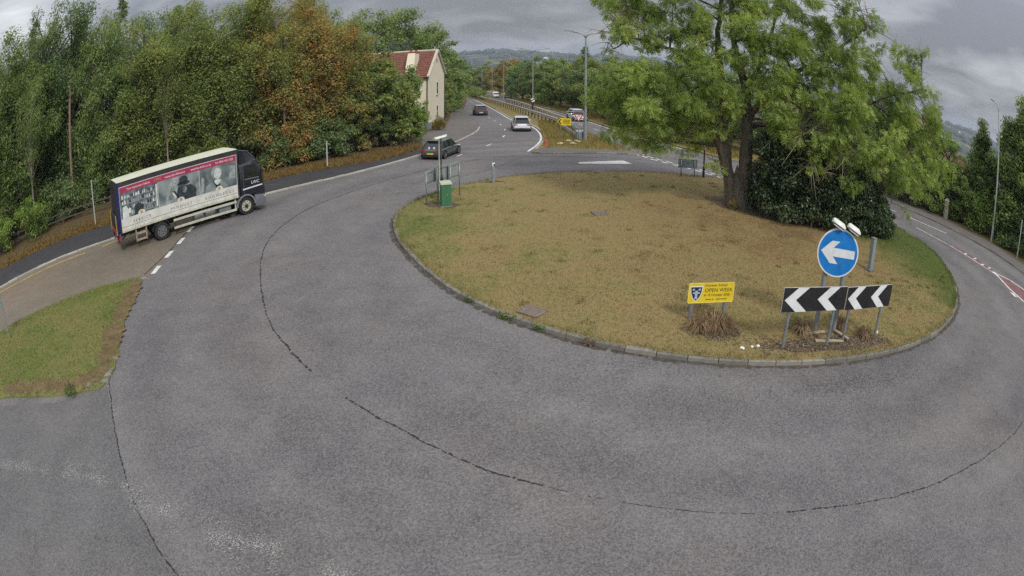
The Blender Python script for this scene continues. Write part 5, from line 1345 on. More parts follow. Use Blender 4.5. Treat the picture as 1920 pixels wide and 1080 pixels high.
# local axes: x runs west along the long front (towards -x world), y runs away from the camera; origin at the front corner by the road
LH, DH, EV, RD = 11.0, 9.2, 6.05, 9.1
wl_ = MB()
wl_.add([(0, 0, -.6), (-LH, 0, -.6), (-LH, DH, -.6), (0, DH, -.6), (0, 0, EV), (-LH, 0, EV), (-LH, DH, EV), (0, DH, EV), (0, DH / 2, RD - .12), (-LH, DH / 2, RD - .12)],
        [(0, 1, 5, 4), (2, 3, 7, 6), (0, 4, 8, 7, 3), (1, 2, 6, 9, 5), (4, 5, 9, 8), (6, 7, 8, 9)])
wl_.build('wall', M_render, house)
roof = empty('roof', (0, 0, 0)); roof.parent = house
sl_len = math.hypot(DH / 2, RD - EV); nr = 15; ncol = 52
up = Vector((0, DH / 2, RD - EV)).normalized(); nrm = Vector((0, -(RD - EV), DH / 2)).normalized()
for sgn in (1, -1):
    V, F = [], []
    u2 = Vector((0, up.y * sgn, up.z)); n2 = Vector((0, nrm.y * sgn, nrm.z))
    o = Vector((.15, -.25 if sgn > 0 else DH + .25, EV - .25 * (RD - EV) / (DH / 2)))
    row = (sl_len + .30) / nr; cw = (LH + .3) / ncol
    for r in range(nr):                               # lapped courses of rolled tiles
        for c in range(ncol):
            for k, (dx, hh) in enumerate(((0, .03), (.5, .075), (1, .03))):
                for t, lift in ((0, .05), (1.08, .0)):
                    p = o + Vector((-(c + dx) * cw, 0, 0)) + u2 * ((r + t) * row) + n2 * (hh + lift)
                    V.append(p)
            b = len(V) - 6
            F += [(b, b + 2, b + 3, b + 1), (b + 2, b + 4, b + 5, b + 3)]
            V += [V[b] - n2 * .06, V[b + 2] - n2 * .06, V[b + 4] - n2 * .06]
            F += [(b, b + 6, b + 7, b + 2), (b + 2, b + 7, b + 8, b + 4)]
    ob = MB().add(V, F).build('roof_tiles', M_tile, roof); tag(ob, kind='stuff')
MB().tube([(.2, DH / 2, RD + .10), (-LH - .2, DH / 2, RD + .10)], .13, 8).build('ridge_tiles', M_stone, roof, smooth=True)
for x in (.06, -LH - .06):
    for s in (1, -1):
        y0, y1 = (-.30 if s > 0 else DH + .30), DH / 2
        MB().loft([[(x - .16, y0, EV - .2), (x + .16, y0, EV - .2), (x + .16, y0, EV + .08), (x - .16, y0, EV + .08)], [(x - .16, y1, RD - .02), (x + .16, y1, RD - .02), (x + .16, y1, RD + .22), (x - .16, y1, RD + .22)]]).build('coping', M_stone, roof)
# external chimney on the front slope
chm = empty('chimney', (0, 0, 0)); chm.parent = house
MB().loft([[(-2.9, .3, EV - .2), (-1.5, .3, EV - .2), (-1.5, 2.8, EV - .2), (-2.9, 2.8, EV - .2)], [(-2.75, .35, EV + 1.2), (-1.75, .35, EV + 1.2), (-1.75, 2.8, EV + 1.2), (-2.75, 2.8, EV + 1.2)], [(-2.7, 1.2, RD - .15), (-1.85, 1.2, RD - .15), (-1.85, 3.2, RD - .15), (-2.7, 3.2, RD - .15)]]).build('stack', M_render, chm)
MB().box((-2.28, 2.2, RD - .05), (1.0, 1.9, .22)).build('cap', M_brick, chm, bevel=.02)
for dx in (-.3, .3): MB().lathe([(.14, 0), (.12, .2), (.15, .24), (.001, .24)], 12, 'Z', (-2.28 + dx, 2.2, RD + .04)).build('chimney_pot', M_brick, chm, smooth=True, auto=50)
MB().tube([(.12, -.3, EV - .12), (-LH - .12, -.3, EV - .12)], .075, 8).build('gutter', M_blk, house, smooth=True)
MB().tube([(-.10, -.22, EV - .15), (-.10, -.10, EV - .5), (-.10, -.10, -.3)], .055, 8).build('downpipe', M_blk, house, smooth=True)
MB().tube([(.10, DH - .1, EV - .2), (.10, DH - .1, -.2)], .05, 8).build('downpipe', M_blk, house, smooth=True)
MB().prism([(.02, -.02), (-LH, -.02), (-LH, -.05), (.05, -.05), (.05, DH), (.02, DH)], -.6, .25).build('plinth', M_plinth, house)
def gable_window(y, z0, w, h):
    wd = empty('window', (0.0, y, 0)); wd.parent = house
    MB().box((.015, 0, z0 + h / 2), (.03, w, h)).build('pane', M_glass, wd)
    for dy in (-w / 2, w / 2): MB().box((.03, dy, z0 + h / 2), (.06, .07, h + .07)).build('frame', M_pvc, wd)
    for zz_ in (z0, z0 + h / 2, z0 + h): MB().box((.03, 0, zz_), (.06, w, .06)).build('frame', M_pvc, wd)
    MB().box((.06, 0, z0 - .08), (.14, w + .25, .10)).build('sill', M_stone, wd)
gable_window(DH * .52, 3.6, 1.0, 1.5); gable_window(DH * .52, .7, 1.0, 1.5)
MB().box((.012, DH / 2, RD - 1.25), (.03, .35, .5)).build('vent', M_glass, house)
for x in (-3.0, -6.5, -10.0):
    for z0 in (.8, 3.5):
        wd = empty('window', (x, 0, 0)); wd.parent = house
        MB().box((0, -.015, z0 + .65), (1.1, .03, 1.3)).build('pane', M_glass, wd)
        for dx in (-.55, 0, .55): MB().box((dx, -.03, z0 + .65), (.06, .06, 1.36)).build('frame', M_pvc, wd)
        MB().box((0, -.06, z0 - .06), (1.35, .14, .10)).build('sill', M_stone, wd)
# garden wall running from the gable
gw = empty('garden_wall', (0, 0, 0), 0, 'low grey garden wall at the foot of the cream house', 'wall')
for k in range(9):
    x, y = -8.95 - .1 * k, 69.2 - k * 1.15
    MB().box((x, y, Z(x, y) + .42), (.30, 1.12, .75)).build('block', M_plinth, gw, bevel=.02)
MB().tube([(-8.95, 69.8, Z(-9, 70) + .85), (-9.8, 59.7, Z(-9.7, 60) + .85)], .17, 6).build('coping', M_stone, gw)

# ------------------------------------------------------------------ street lighting
M_col = simple('lamp_column_steel', (0.33, 0.35, 0.36), 0.45, metal=0.4, var=0.1, scale=3, dirt=0.2)
M_colpale = simple('lamp_column_pale', (0.42, 0.45, 0.40), 0.5, var=0.1, scale=3, dirt=0.2)
def lamp_column(x, y, h, label, arms=2, rz=0.0, reach=1.6, r=.085, mat=None, group='double-armed lamp columns along the central reservation', head=0.7, lift=.42, base=None):
    m = mat or M_col
    o = empty('lamp_column', (x, y, (Z(x, y) + .1) if base is None else base), rz, label, 'street lamp', group)
    MB().tube([(0, 0, -.1), (0, 0, 1.6)], r * 1.45, 12).build('base', m, o, smooth=True, auto=50)
    MB().tube([(0, 0, 1.6), (0, 0, h)], [r * 1.05, r * .62], 12).build('column', m, o, smooth=True, auto=50)
    MB().box((0, -r * 1.45, .8), (.14, .02, .5)).build('access_door', m, o)
    for s in ((-1, 1) if arms == 2 else (-1,)):
        a = empty('arm', (0, 0, h)); a.parent = o
        MB().tube([(0, 0, -.15), (s * reach * .12, 0, lift * .35), (s * reach * .45, 0, lift * .75), (s * reach, 0, lift)], [r * .7, r * .62, r * .58, r * .55], 8).build('bracket', m, a, smooth=True)
        MB().loft([[(s * (reach + xx), -.13 * k, lift + zz_ - .03), (s * (reach + xx), .13 * k, lift + zz_ - .03), (s * (reach + xx), .10 * k, lift + zz_ + .07 * k), (s * (reach + xx), -.10 * k, lift + zz_ + .07 * k)] for xx, k, zz_ in ((-.1, .4, 0), (.05, 1, .01), (head * .8, .95, .05), (head, .5, .06))]).build('lantern', M_signback, a, bevel=.01)
    return o
lamp_column(6.55, 57.6, 10.1, 'tallest double-armed lamp column, at the nose of the splitter island', 2, math.radians(-4), 1.25, r=.125, head=.75)
lamp_column(2.9, 94.5, 9.9, 'double-armed lamp column behind the crash barrier, second nearest', 2, 0, 1.9)
lamp_column(-2.06, 138.6, 9.9, 'double-armed lamp column farther down the reservation, third nearest', 2, 0, 2.2)
lamp_column(-5.6, 172, 9.5, 'fourth lamp column, thin against the far trees', 2, 0, 2.0)
lamp_column(-9.9, 205, 9.5, 'farthest lamp column at the left of the row', 2, 0, 2.0)
lamp_column(37.6, 31.1, 10.9, 'slim pale lamp column with small lantern in front of the east hedge', 1, math.radians(-35), .55, r=.085, mat=M_colpale, group=None, head=.35, lift=.55)
lamp_column(-23.9, 46.0, 11.9, 'thin lamp column standing among the yellowing trees', 1, math.radians(200), .9, r=.07, mat=M_col, group=None, head=.5)
def plain_post(x, y, h, r, mat, label, name='post', cat='post', lean=(0, 0), cap=None):
    o = empty(name, (x, y, Z(x, y) + .09), 0, label, cat)
    MB().tube([(0, 0, -.1), (lean[0], lean[1], h)], [r * 1.1, r * .9], 10).build('shaft', mat, o, smooth=True, auto=50)
    MB().lathe([(r * 1.3, 0), (r * 1.3, .06), (.001, .07)], 10, 'Z', (lean[0], lean[1], h)).build('cap', cap or mat, o, smooth=True, auto=50)
    MB().lathe([(r * 2.2, -.02), (r * 2.0, .03), (r, .05)], 10, 'Z').build('footing', M_kerb, o)
    return o
M_rail_wood = simple('fence_wood', (0.085, 0.072, 0.058), 0.9, var=0.25, scale=3)
M_oldwood = simple('creosoted_pole', (0.22, 0.15, 0.11), 0.85, var=0.25, scale=3, dirt=0.3, bmp=0.3)
tp = plain_post(-35.3, 35.8, 11.2, .13, M_oldwood, 'tall brown wooden telegraph pole in the wood', 'telegraph_pole', 'pole', (-.25, 0))
MB().lathe([(.05, 0), (.08, .05), (.05, .12), (.08, .16), (.001, .2)], 10, 'Z', (-.25, -.15, 11.0)).build('insulator', M_wht, tp, smooth=True)
plain_post(-28.9, 31.9, 3.2, .05, M_colpale, 'thin pale post at the back of the footway behind the lorry', lean=(-.08, 0))
plain_post(-13.6, 44.55, 1.95, .055, M_colpale, 'short pale post at the footway edge right of the lorry')
plain_post(37.7, 27.1, 3.0, .055, M_colpale, 'thin pale post at the right edge of the picture', lean=(.05, 0))
# sign at the left border: blue-green plate on a grey tube
ls = empty('roadside_sign', (-21.1, 14.0, .10), math.radians(20), 'grey sign pole at the left picture edge with small green plate', 'road sign')
MB().tube([(0, 0, -.1), (-.12, 0, 3.3)], .038, 10).build('pole', M_greypost, ls, smooth=True, auto=50)
M_teal = simple('plate_teal', (0.12, 0.30, 0.27), 0.5, var=0.1)
MB().box((-.32, -.05, 1.65), (.55, .02, .34)).build('plate', M_teal, ls, bevel=.01)
MB().box((-.32, -.058, 1.78), (.55, .012, .05)).build('plate_edge', M_wht, ls)
MB().lathe([(.001, 0), (.30, 0), (.30, .02), (.001, .02)], 24, 'Y', (-.40, -.06, 2.15)).build('disc', M_wht, ls, smooth=True, auto=40)
MB().lathe([(.24, -.006), (.30, -.006), (.30, .0), (.24, .0)], 24, 'Y', (-.40, -.06, 2.15)).build('red_ring', M_crim, ls, smooth=True, auto=40)

# ------------------------------------------------------------------ crash barriers
M_bar = simple('barrier_weathered', (0.46, 0.41, 0.30), 0.6, metal=0.0, var=0.15, scale=2, dirt=0.35)
M_barnew = simple('barrier_galvanised', (0.42, 0.45, 0.50), 0.4, metal=0.5, var=0.12)
def barrier(pts, label, mat, spacing=2.4, h=.80, end_drop=False):
    o = empty('crash_barrier', (0, 0, 0), 0, label, 'crash barrier'); P = resample(smooth(pts, 2), spacing); mb = MB(); rings_ = []
    n = len(P)
    for i, p in enumerate(P):
        t = (P[min(i + 1, n - 1)] - P[max(i - 1, 0)]).normalized(); q = Vector((-t.y, t.x)); z = Z(p.x, p.y) + .1 + h
        if end_drop: z -= h * .8 * max(0, 1 - i / max(1, n - 1)) ** 1.0 if False else 0
        sec = [(-.03, -.155), (.05, -.11), (.05, -.05), (-.02, 0), (.05, .05), (.05, .11), (-.03, .155), (-.045, .155), (.03, .10), (.03, .05), (-.035, 0), (.03, -.05), (.03, -.10), (-.045, -.155)]
        rings_.append([(p.x + q.x * a, p.y + q.y * a, z + b * 1.35) for a, b in sec])
    mb.loft(rings_); mb.build('rail', mat, o)
    pm = MB().box((0, 0, h / 2 - .05), (.14, .12, h + .35)).mesh('post', M_blk)
    for i, p in enumerate(P[::1]):
        t = (P[min(i + 1, n - 1)] - P[max(i - 1, 0)]).normalized(); q = Vector((-t.y, t.x))
        ob = link('post', pm, o); ob.location = (p.x - q.x * .10, p.y - q.y * .10, Z(p.x, p.y) + .05); ob.rotation_euler = (0, 0, math.atan2(t.y, t.x))
    return o
BL = [(4.9, 70.5), (4.5, 73.5), (2.9, 84.0), (0.4, 100.8), (-4.3, 132.9), (-7.9, 156.8), (-12.9, 191.8)]
BR = [(5.9, 72.5), (5.2, 79), (3.9, 92.8), (1.6, 115.9), (-1.5, 138)]
barrier(BL, 'long weathered crash barrier on the near side of the reservation', M_bar, 2.4)
barrier(BR, 'weathered crash barrier on the far side of the reservation', M_bar, 2.4)
def terminal(p0, p1, z0, z1, label):
    o = empty('barrier_terminal', (0, 0, 0), 0, label, 'crash barrier'); a, b = Vector((*p0, 0)), Vector((*p1, 0)); u = (b - a).normalized(); q = Vector((-u.y, u.x, 0))
    for k, dz in enumerate((0, -.2)):
        rings_ = []
        for t in (0, 1):
            c = a.lerp(b, t) + Vector((0, 0, Z(*a.lerp(b, t).xy) + (z0 + (z1 - z0) * t) + dz)); rings_.append([c + q * e + Vector((0, 0, g)) for e, g in ((-.05, -.06), (.05, -.04), (.05, .04), (-.05, .06))])
        MB().loft(rings_).build('rail', M_barnew, o)
    for t in (.05, .35, .65, .95):
        c = a.lerp(b, t); MB().box((c.x - q.x * .1, c.y - q.y * .1, Z(c.x, c.y) + .35), (.08, .08, .6)).build('post', M_greypost, o)
    return o
terminal((5.0, 68.5), (6.0, 58.9), .75, .45, 'shiny galvanised barrier end behind the yellow diversion sign')
terminal((5.9, 71.5), (6.75, 60.5), .80, .5, 'second galvanised barrier end nearest the oncoming carriageway')
eb = empty('barrier_end_box', (6.15, 58.2, Z(6.1, 58.2) + .1), .1, 'grey box at the foot of the tall lamp column', 'crash barrier')
MB().box((0, 0, .38), (.75, .8, .75)).build('box', M_greypost, eb, bevel=.03)
MB().box((0, -.05, .80), (.85, .6, .10), rx=.1).build('lid', M_barnew, eb, bevel=.02)

# ------------------------------------------------------------------ temporary diversion sign, cone, sandbags
M_alu = simple('frame_tube', (0.20, 0.17, 0.12), 0.5, metal=0.3, var=0.2)
yd = empty('diversion_sign', (4.6, 57.2, Z(4.6, 57.2) + .1), math.radians(-6), 'yellow diversion arrow sign pointing left on a tall metal frame', 'road sign')
MB().slab([(-.62, 1.75), (-.40, 1.42), (.62, 1.42), (.62, 2.08), (-.40, 2.08)], (0, -.08, 0), (1, 0, 0), (0, 0, 1), (0, -.02, 0)).build('panel', M_yel, yd)
MB().slab([(-.56, 1.75), (-.36, 1.50), (-.24, 1.50), (-.42, 1.75), (-.24, 2.0), (-.36, 2.0)], (0, -.102, 0), (1, 0, 0), (0, 0, 1), (0, -.003, 0)).build('arrow', M_blk, yd)
for k in range(3): MB().slab([(-.12, 1.60 + k * .14), (.5, 1.60 + k * .14), (.5, 1.66 + k * .14), (-.12, 1.66 + k * .14)], (0, -.102, 0), (1, 0, 0), (0, 0, 1), (0, -.003, 0)).build('lettering_line', M_ink, yd)
for (a, b) in (((-.85, -.35), (-.55, 0)), ((-.25, -.35), (-.45, 0)), ((.85, .35), (.55, 0)), ((-.85, .5), (-.5, .05))):
    MB().tube([(a[0], a[1], 0), (b[0], b[1], 2.1)], .03, 6).build('leg', M_alu, yd)
fr2 = empty('wire_frame', (6.4, 66.0, Z(6.4, 66) + .1), .0, 'empty metal sign frame standing behind the diversion sign', 'sign frame')
for x in (-.9, 0, .9): MB().tube([(x, 0, 0), (x, 0, 2.1)], .03, 6).build('upright', M_galv, fr2)
for z in (.9, 2.1): MB().tube([(-.9, 0, z), (.9, 0, z)], .025, 6).build('bar', M_galv, fr2)
MB().tube([(.9, 0, 2.0), (1.2, -.5, 0)], .03, 6).build('brace', M_galv, fr2)
M_orange = simple('cone_orange', (0.42, 0.10, 0.05), 0.5, var=0.12, dirt=0.3)
bx_ = empty('orange_barrel', (2.75, 53.0, Z(2.75, 53) + .1), 0, 'orange-red traffic drum at the kerb of the splitter island', 'traffic drum')
MB().lathe([(.20, 0), (.22, .04), (.20, .08), (.17, .25), (.15, .50), (.001, .52)], 16, 'Z').build('drum', M_orange, bx_, smooth=True, auto=50)
MB().box((0, 0, .02), (.45, .45, .05)).build('base', M_orange, bx_, bevel=.02)
MB().lathe([(.165, .28), (.172, .29), (.165, .34), (.155, .34)], 16, 'Z').build('band', M_orange, bx_, smooth=True)
M_sack = simple('sandbag_cloth', (0.46, 0.42, 0.26), 0.9, var=0.15, dirt=0.3)
for i, (x, y, lb) in enumerate([(4.0, 54.0, 'pale sandbag nearest the orange drum'), (5.1, 54.3, 'pale sandbag in front of the diversion sign legs'), (4.9, 56.0, 'pale sandbag against the right leg of the diversion sign'), (5.7, 55.9, 'yellowish sandbag nearest the tall lamp column')]):
    bm = bmesh.new(); bmesh.ops.create_icosphere(bm, subdivisions=2, radius=1)
    for v in bm.verts: v.co = Vector((v.co.x * .34, v.co.y * .20, v.co.z * .11 + .03 * math.sin(v.co.x * 3 + i)))
    me = bpy.data.meshes.new('sandbag'); bm.to_mesh(me); bm.free(); me.materials.append(M_sack); me.polygons.foreach_set('use_smooth', [True] * len(me.polygons))
    ob = link('sandbag', me, loc=(x, y, Z(x, y) + .20), rz=rnd.uniform(-.4, .4)); tag(ob, lb, 'sandbag', 'sandbags weighing down the diversion sign')
gwS = empty('give_way_sign', (5.85, 56.9, Z(5.85, 57) + .1), math.radians(-5), 'triangular red-bordered give way sign beside the tall lamp column', 'road sign')
MB().slab([(-.46, 2.55), (.46, 2.55), (0, 1.75)], (0, -.05, 0), (1, 0, 0), (0, 0, 1), (0, -.015, 0)).build('red_border', simple('sign_red', (0.36, 0.03, 0.03), 0.5), gwS)
MB().slab([(-.31, 2.47), (.31, 2.47), (0, 1.93)], (0, -.067, 0), (1, 0, 0), (0, 0, 1), (0, -.002, 0)).build('white_face', M_wht, gwS)
text_mesh('lettering', 'GIVE\nWAY', .12, M_ink, gwS, (0, -.0705, 2.34), (1, 0, 0), (0, 0, 1), thick=.001)
MB().tube([(0, 0, 0), (0, 0, 2.5)], .038, 8).build('pole', M_greypost, gwS, smooth=True)
for (x, y, h, lb) in [(9.55, 53.2, 2.2, 'thin grey pole on the splitter island right of the grass'), (8.9, 52.9, 1.9, 'thinner pole beside the splitter island pole')]:
    plain_post(x, y, h, .04, M_greypost, lb)
# black and white beacon on the reservation
bk = empty('beacon_post', (2.85, 93.0, Z(2.85, 93) + .1), 0, 'black post with white and black round head by the second lamp column', 'post')
MB().tube([(0, 0, 0), (0, 0, 2.0)], .12, 10).build('shaft', M_blk, bk, smooth=True, auto=50)
MB().lathe([(.001, 0), (.30, 0), (.30, .05), (.001, .05)], 20, 'Y', (0, -.12, 2.2)).build('disc', M_wht, bk, smooth=True, auto=40)
MB().slab([(-.30, -.06), (.22, .22), (.28, .10), (-.22, -.20)], (0, -.125, 2.2), (1, 0, 0), (0, 0, 1), (0, -.01, 0)).build('stripe', M_blk, bk)

# ------------------------------------------------------------------ timber rail fence in front of the wood
def rail_fence(pts, label):
    o = empty('rail_fence', (0, 0, 0), 0, label, 'fence'); P = resample(pts, 2.6)
    for i, p in enumerate(P):
        z = Z(p.x, p.y) + .09
        MB().box((p.x, p.y, z + .5), (.12, .12, 1.1), rz=.78, rx=rnd.uniform(-.04, .04)).build('post', M_rail_wood, o, bevel=.01)
        if i + 1 < len(P):
            q = P[i + 1]; a = math.atan2(q.y - p.y, q.x - p.x); m = (p + q) / 2; L = (q - p).length
            for zz_ in (.45, .9): MB().box((m.x + .05, m.y - .05, z + zz_ + rnd.uniform(-.04, .04)), (L + .1, .05, .11), rz=a, ry=rnd.uniform(-.015, .015)).build('rail', M_rail_wood, o)
rail_fence([(-43, 20), (-38.08, 28.72), (-34.69, 34.14), (-31.4, 36.6), (-26.5, 39.5)], 'old two-rail timber fence left of the lorry')
rail_fence([(-20.5, 44.4), (-16.66, 47.82), (-14.46, 50.6), (-12.3, 52.8)], 'old two-rail timber fence right of the lorry')

# ------------------------------------------------------------------ neighbouring and distant houses
def cottage(x, y, rz, w, d, ev, rh, wallm, roofm, label, group=None, windows=True):
    z = Z(x, y) - .1; o = empty('distant_house', (x, y, z), rz, label, 'house', group)
    MB().add([(-w / 2, -d / 2, 0), (w / 2, -d / 2, 0), (w / 2, d / 2, 0), (-w / 2, d / 2, 0), (-w / 2, -d / 2, ev), (w / 2, -d / 2, ev), (w / 2, d / 2, ev), (-w / 2, d / 2, ev), (-w / 2, 0, rh - .1), (w / 2, 0, rh - .1)],
             [(0, 1, 5, 4), (2, 3, 7, 6), (1, 2, 6, 9, 5), (3, 0, 4, 8, 7)]).build('wall', wallm, o)
    for s in (-1, 1): MB().slab([(-w / 2 - .3, 0), (w / 2 + .3, 0), (w / 2 + .3, 1), (-w / 2 - .3, 1)], (0, s * (d / 2 + .35), ev - .3), (1, 0, 0), (0, -s * (d / 2 + .35), rh - ev + .3), (0, 0, .15)).build('roof_slope', roofm, o)
    MB().box((w * .3, 0, rh + .4), (.9, .7, 1.2)).build('chimney', roofm, o)
    if windows:
        for xx in (-w * .3, 0, w * .3):
            for zz_ in (ev * .25, ev * .68): MB().box((xx, -d / 2 - .01, zz_), (1.1, .06, 1.2)).build('window', M_glass, o)
M_roofbrown = simple('brown_tile', (0.24, 0.135, 0.095), 0.85, var=0.2)
M_wallwhite = simple('white_render', (0.72, 0.70, 0.66), 0.85, var=0.08)
M_wallbrick = simple('pink_brick', (0.42, 0.24, 0.18), 0.85, var=0.15)
cottage(72, 72, math.radians(50), 12, 8, 2.8, 5.2, M_wallbrick, M_roofbrown, 'brown-roofed house showing between the trees at the far right')
cottage(49, 58, math.radians(35), 11, 8, 4.8, 7.8, M_wallbrick, M_roofbrown, 'pinkish house glimpsed through the big tree')
cottage(34, 72, math.radians(30), 11, 8, 4.6, 7.4, M_wallwhite, M_roofbrown, 'pale house glimpsed behind the tree trunks')
cottage(24, 150, math.radians(10), 10, 7, 5.5, 8.6, M_wallwhite, M_roofbrown, 'white gabled house just above the trees of the oncoming side')
hrg = random.Random(21)
for k in range(46):
    az = math.radians(hrg.uniform(-14, 14) if k < 34 else hrg.uniform(38, 52)); R = hrg.uniform(1500, 3100)
    cottage(R * math.sin(az), R * math.cos(az), hrg.uniform(0, 3), hrg.uniform(14, 42), hrg.uniform(9, 14), 7, 11, M_wallwhite, hrg.choice((M_roofbrown, M_wallwhite)), 'tiny pale building far off on the hillside', 'far buildings on the hillside', windows=False)

# ------------------------------------------------------------------ vegetation
def bark(name, lo, hi):
    m, nt, b, out = new_mat(name); mp = nd(nt, 'ShaderNodeMapping'); mp.inputs['Scale'].default_value = (1, 1, .16); nt.links.new(coords(nt), mp.inputs[0])
    n1 = noise(nt, mp.outputs[0], 9, 6, 0.7, 0.6); n2 = noise(nt, coords(nt), 1.6, 5)
    c = mixc(nt, mth(nt, 'MULTIPLY', maprange(nt, n2, .45, .7), .5), ramp(nt, n1, [(0.36, lo), (0.62, hi)]), (0.07, 0.085, 0.05))
    nt.links.new(c, b.inputs['Base Color']); b.inputs['Roughness'].default_value = .92; bump(nt, b, n1, 1.0, .06); return m
M_bark = bark('bark_grey_brown', (0.058, 0.046, 0.036), (0.205, 0.168, 0.135))
M_barkpale = simple('bark_pale', (0.26, 0.23, 0.18), 0.9, var=0.3, scale=3, dirt=0.4, bmp=0.4)
M_twig = simple('bare_twigs', (0.30, 0.25, 0.16), 0.9, var=0.25, scale=3)
LM = {
    'dark': leaf_mat('leaves_dark_green', [(0.0859, 0.1388, 0.0619), (0.1652, 0.2379, 0.0978), (0.2643, 0.3502, 0.1466)]),
    'mid': leaf_mat('leaves_mid_green', [(0.1143, 0.1749, 0.0576), (0.222, 0.3027, 0.096), (0.3565, 0.4305, 0.1568)]),
    'fresh': leaf_mat('leaves_fresh_green', [(0.1221, 0.2035, 0.0442), (0.2375, 0.3392, 0.0768), (0.38, 0.4749, 0.1254)]),
    'olive': leaf_mat('leaves_olive', [(0.1322, 0.185, 0.0566), (0.2511, 0.304, 0.0911), (0.4229, 0.4229, 0.1335)]),
    'autumn': leaf_mat('leaves_turning', [(0.1188, 0.1626, 0.0524), (0.2064, 0.2439, 0.077), (0.319, 0.2939, 0.0956), (0.4253, 0.2939, 0.1017), (0.6504, 0.3127, 0.1156)], clump=0.68),
    'rust': leaf_mat('leaves_rust', [(0.1313, 0.1689, 0.0555), (0.2502, 0.2377, 0.0848), (0.4253, 0.2939, 0.1017), (0.6254, 0.3127, 0.1156)], clump=0.6),
    'grey': leaf_mat('leaves_grey_green', [(0.0821, 0.112, 0.0896), (0.1418, 0.1791, 0.1433), (0.224, 0.2537, 0.203)]),
    'locust': leaf_mat('leaves_locust', [(0.0902, 0.1481, 0.0345), (0.1803, 0.264, 0.0616), (0.2898, 0.3735, 0.0924), (0.425, 0.4766, 0.1356)], hue_scale=0.4),
    'holly': leaf_mat('leaves_holly', [(0.0286, 0.0473, 0.0209), (0.0638, 0.0968, 0.0418), (0.132, 0.1705, 0.0836)], trans=0.08, rough=0.32),
    'gold': leaf_mat('leaves_golden', [(0.15, 0.12, 0.02), (0.26, 0.19, 0.03), (0.36, 0.27, 0.05)]),
}

def unit(a): return a / np.maximum(1e-9, np.linalg.norm(a, axis=-1, keepdims=True))

def leaf_quads(rg, C, Rr, n_each, size, flat=0.75, droop=0.25, shell=0.5, up=0.5, aspect=0.5):
    """diamond leaves scattered through ball-shaped clumps"""
    k = len(C); n_each = np.broadcast_to(np.asarray(n_each), (k,)); idx = np.repeat(np.arange(k), n_each); n = len(idx)
    d = unit(rg.normal(size=(n, 3))); rad_ = rg.random(n) ** shell
    pos = C[idx] + d * (Rr[idx] * rad_)[:, None] * np.array([1, 1, flat])
    nrm_ = unit(d * 0.6 + np.array([0, 0, up]) + rg.normal(size=(n, 3)) * 0.55)
    ax = rg.normal(size=(n, 3)) + d * 0.7 + np.array([0, 0, -droop * 2]); ax = unit(ax - nrm_ * np.sum(ax * nrm_, 1, keepdims=True))
    bx = np.cross(nrm_, ax); L = rg.uniform(*size, size=n)[:, None]; Wd = L * aspect * rg.uniform(.7, 1.2, size=(n, 1))
    fold = nrm_ * L * 0.12
    q = np.stack([pos - ax * L * .5, pos + bx * Wd * .5 + fold, pos + ax * L * .5, pos - bx * Wd * .5 + fold], 1)
    return q.reshape(-1, 3)

def sprays(rg, C, Rr, n_each, length, leaflets, lsize, droop=0.5, flat=0.7):
    """feathery compound leaves: a rib with pairs of leaflets"""
    k = len(C); idx = np.repeat(np.arange(k), n_each); n = len(idx)
    d = unit(rg.normal(size=(n, 3))); pos = C[idx] + d * (Rr[idx] * rg.random(n) ** .5)[:, None] * np.array([1, 1, flat])
    ax = unit(d * .8 + rg.normal(size=(n, 3)) * .5 + np.array([0, 0, -droop])); nrm_ = unit(np.cross(ax, rg.normal(size=(n, 3)))); nrm_[:, 2] = np.abs(nrm_[:, 2]); side = unit(np.cross(nrm_, ax)); L = rg.uniform(*length, size=(n, 1))
    out = []
    for j in range(leaflets):
        t = (j + .6) / leaflets
        for s in (-1, 1):
            b = pos + ax * L * t; dirv = unit(side * s + ax * .35 + np.array([0, 0, -.25])); l = lsize * rg.uniform(.75, 1.2, size=(n, 1)) * (1.1 - .5 * abs(t - .45)); w = ax * l * .22
            out.append(np.stack([b, b + dirv * l * .5 + w, b + dirv * l, b + dirv * l * .5 - w], 1))
    return np.concatenate(out).reshape(-1, 3)

def quad_mesh(name, v, mat):
    return fast_mesh(name, v, np.arange(len(v)).reshape(-1, 4), mat)

def bent(p0, p1, rg, sag=0.12, n=4):
    p0, p1 = np.asarray(p0, float), np.asarray(p1, float); L = np.linalg.norm(p1 - p0); o = rg.normal(size=3) * L * sag * .6; o[2] += L * sag
    return [tuple(p0 + (p1 - p0) * t + o * 4 * t * (1 - t) * .5) for t in np.linspace(0, 1, n)]

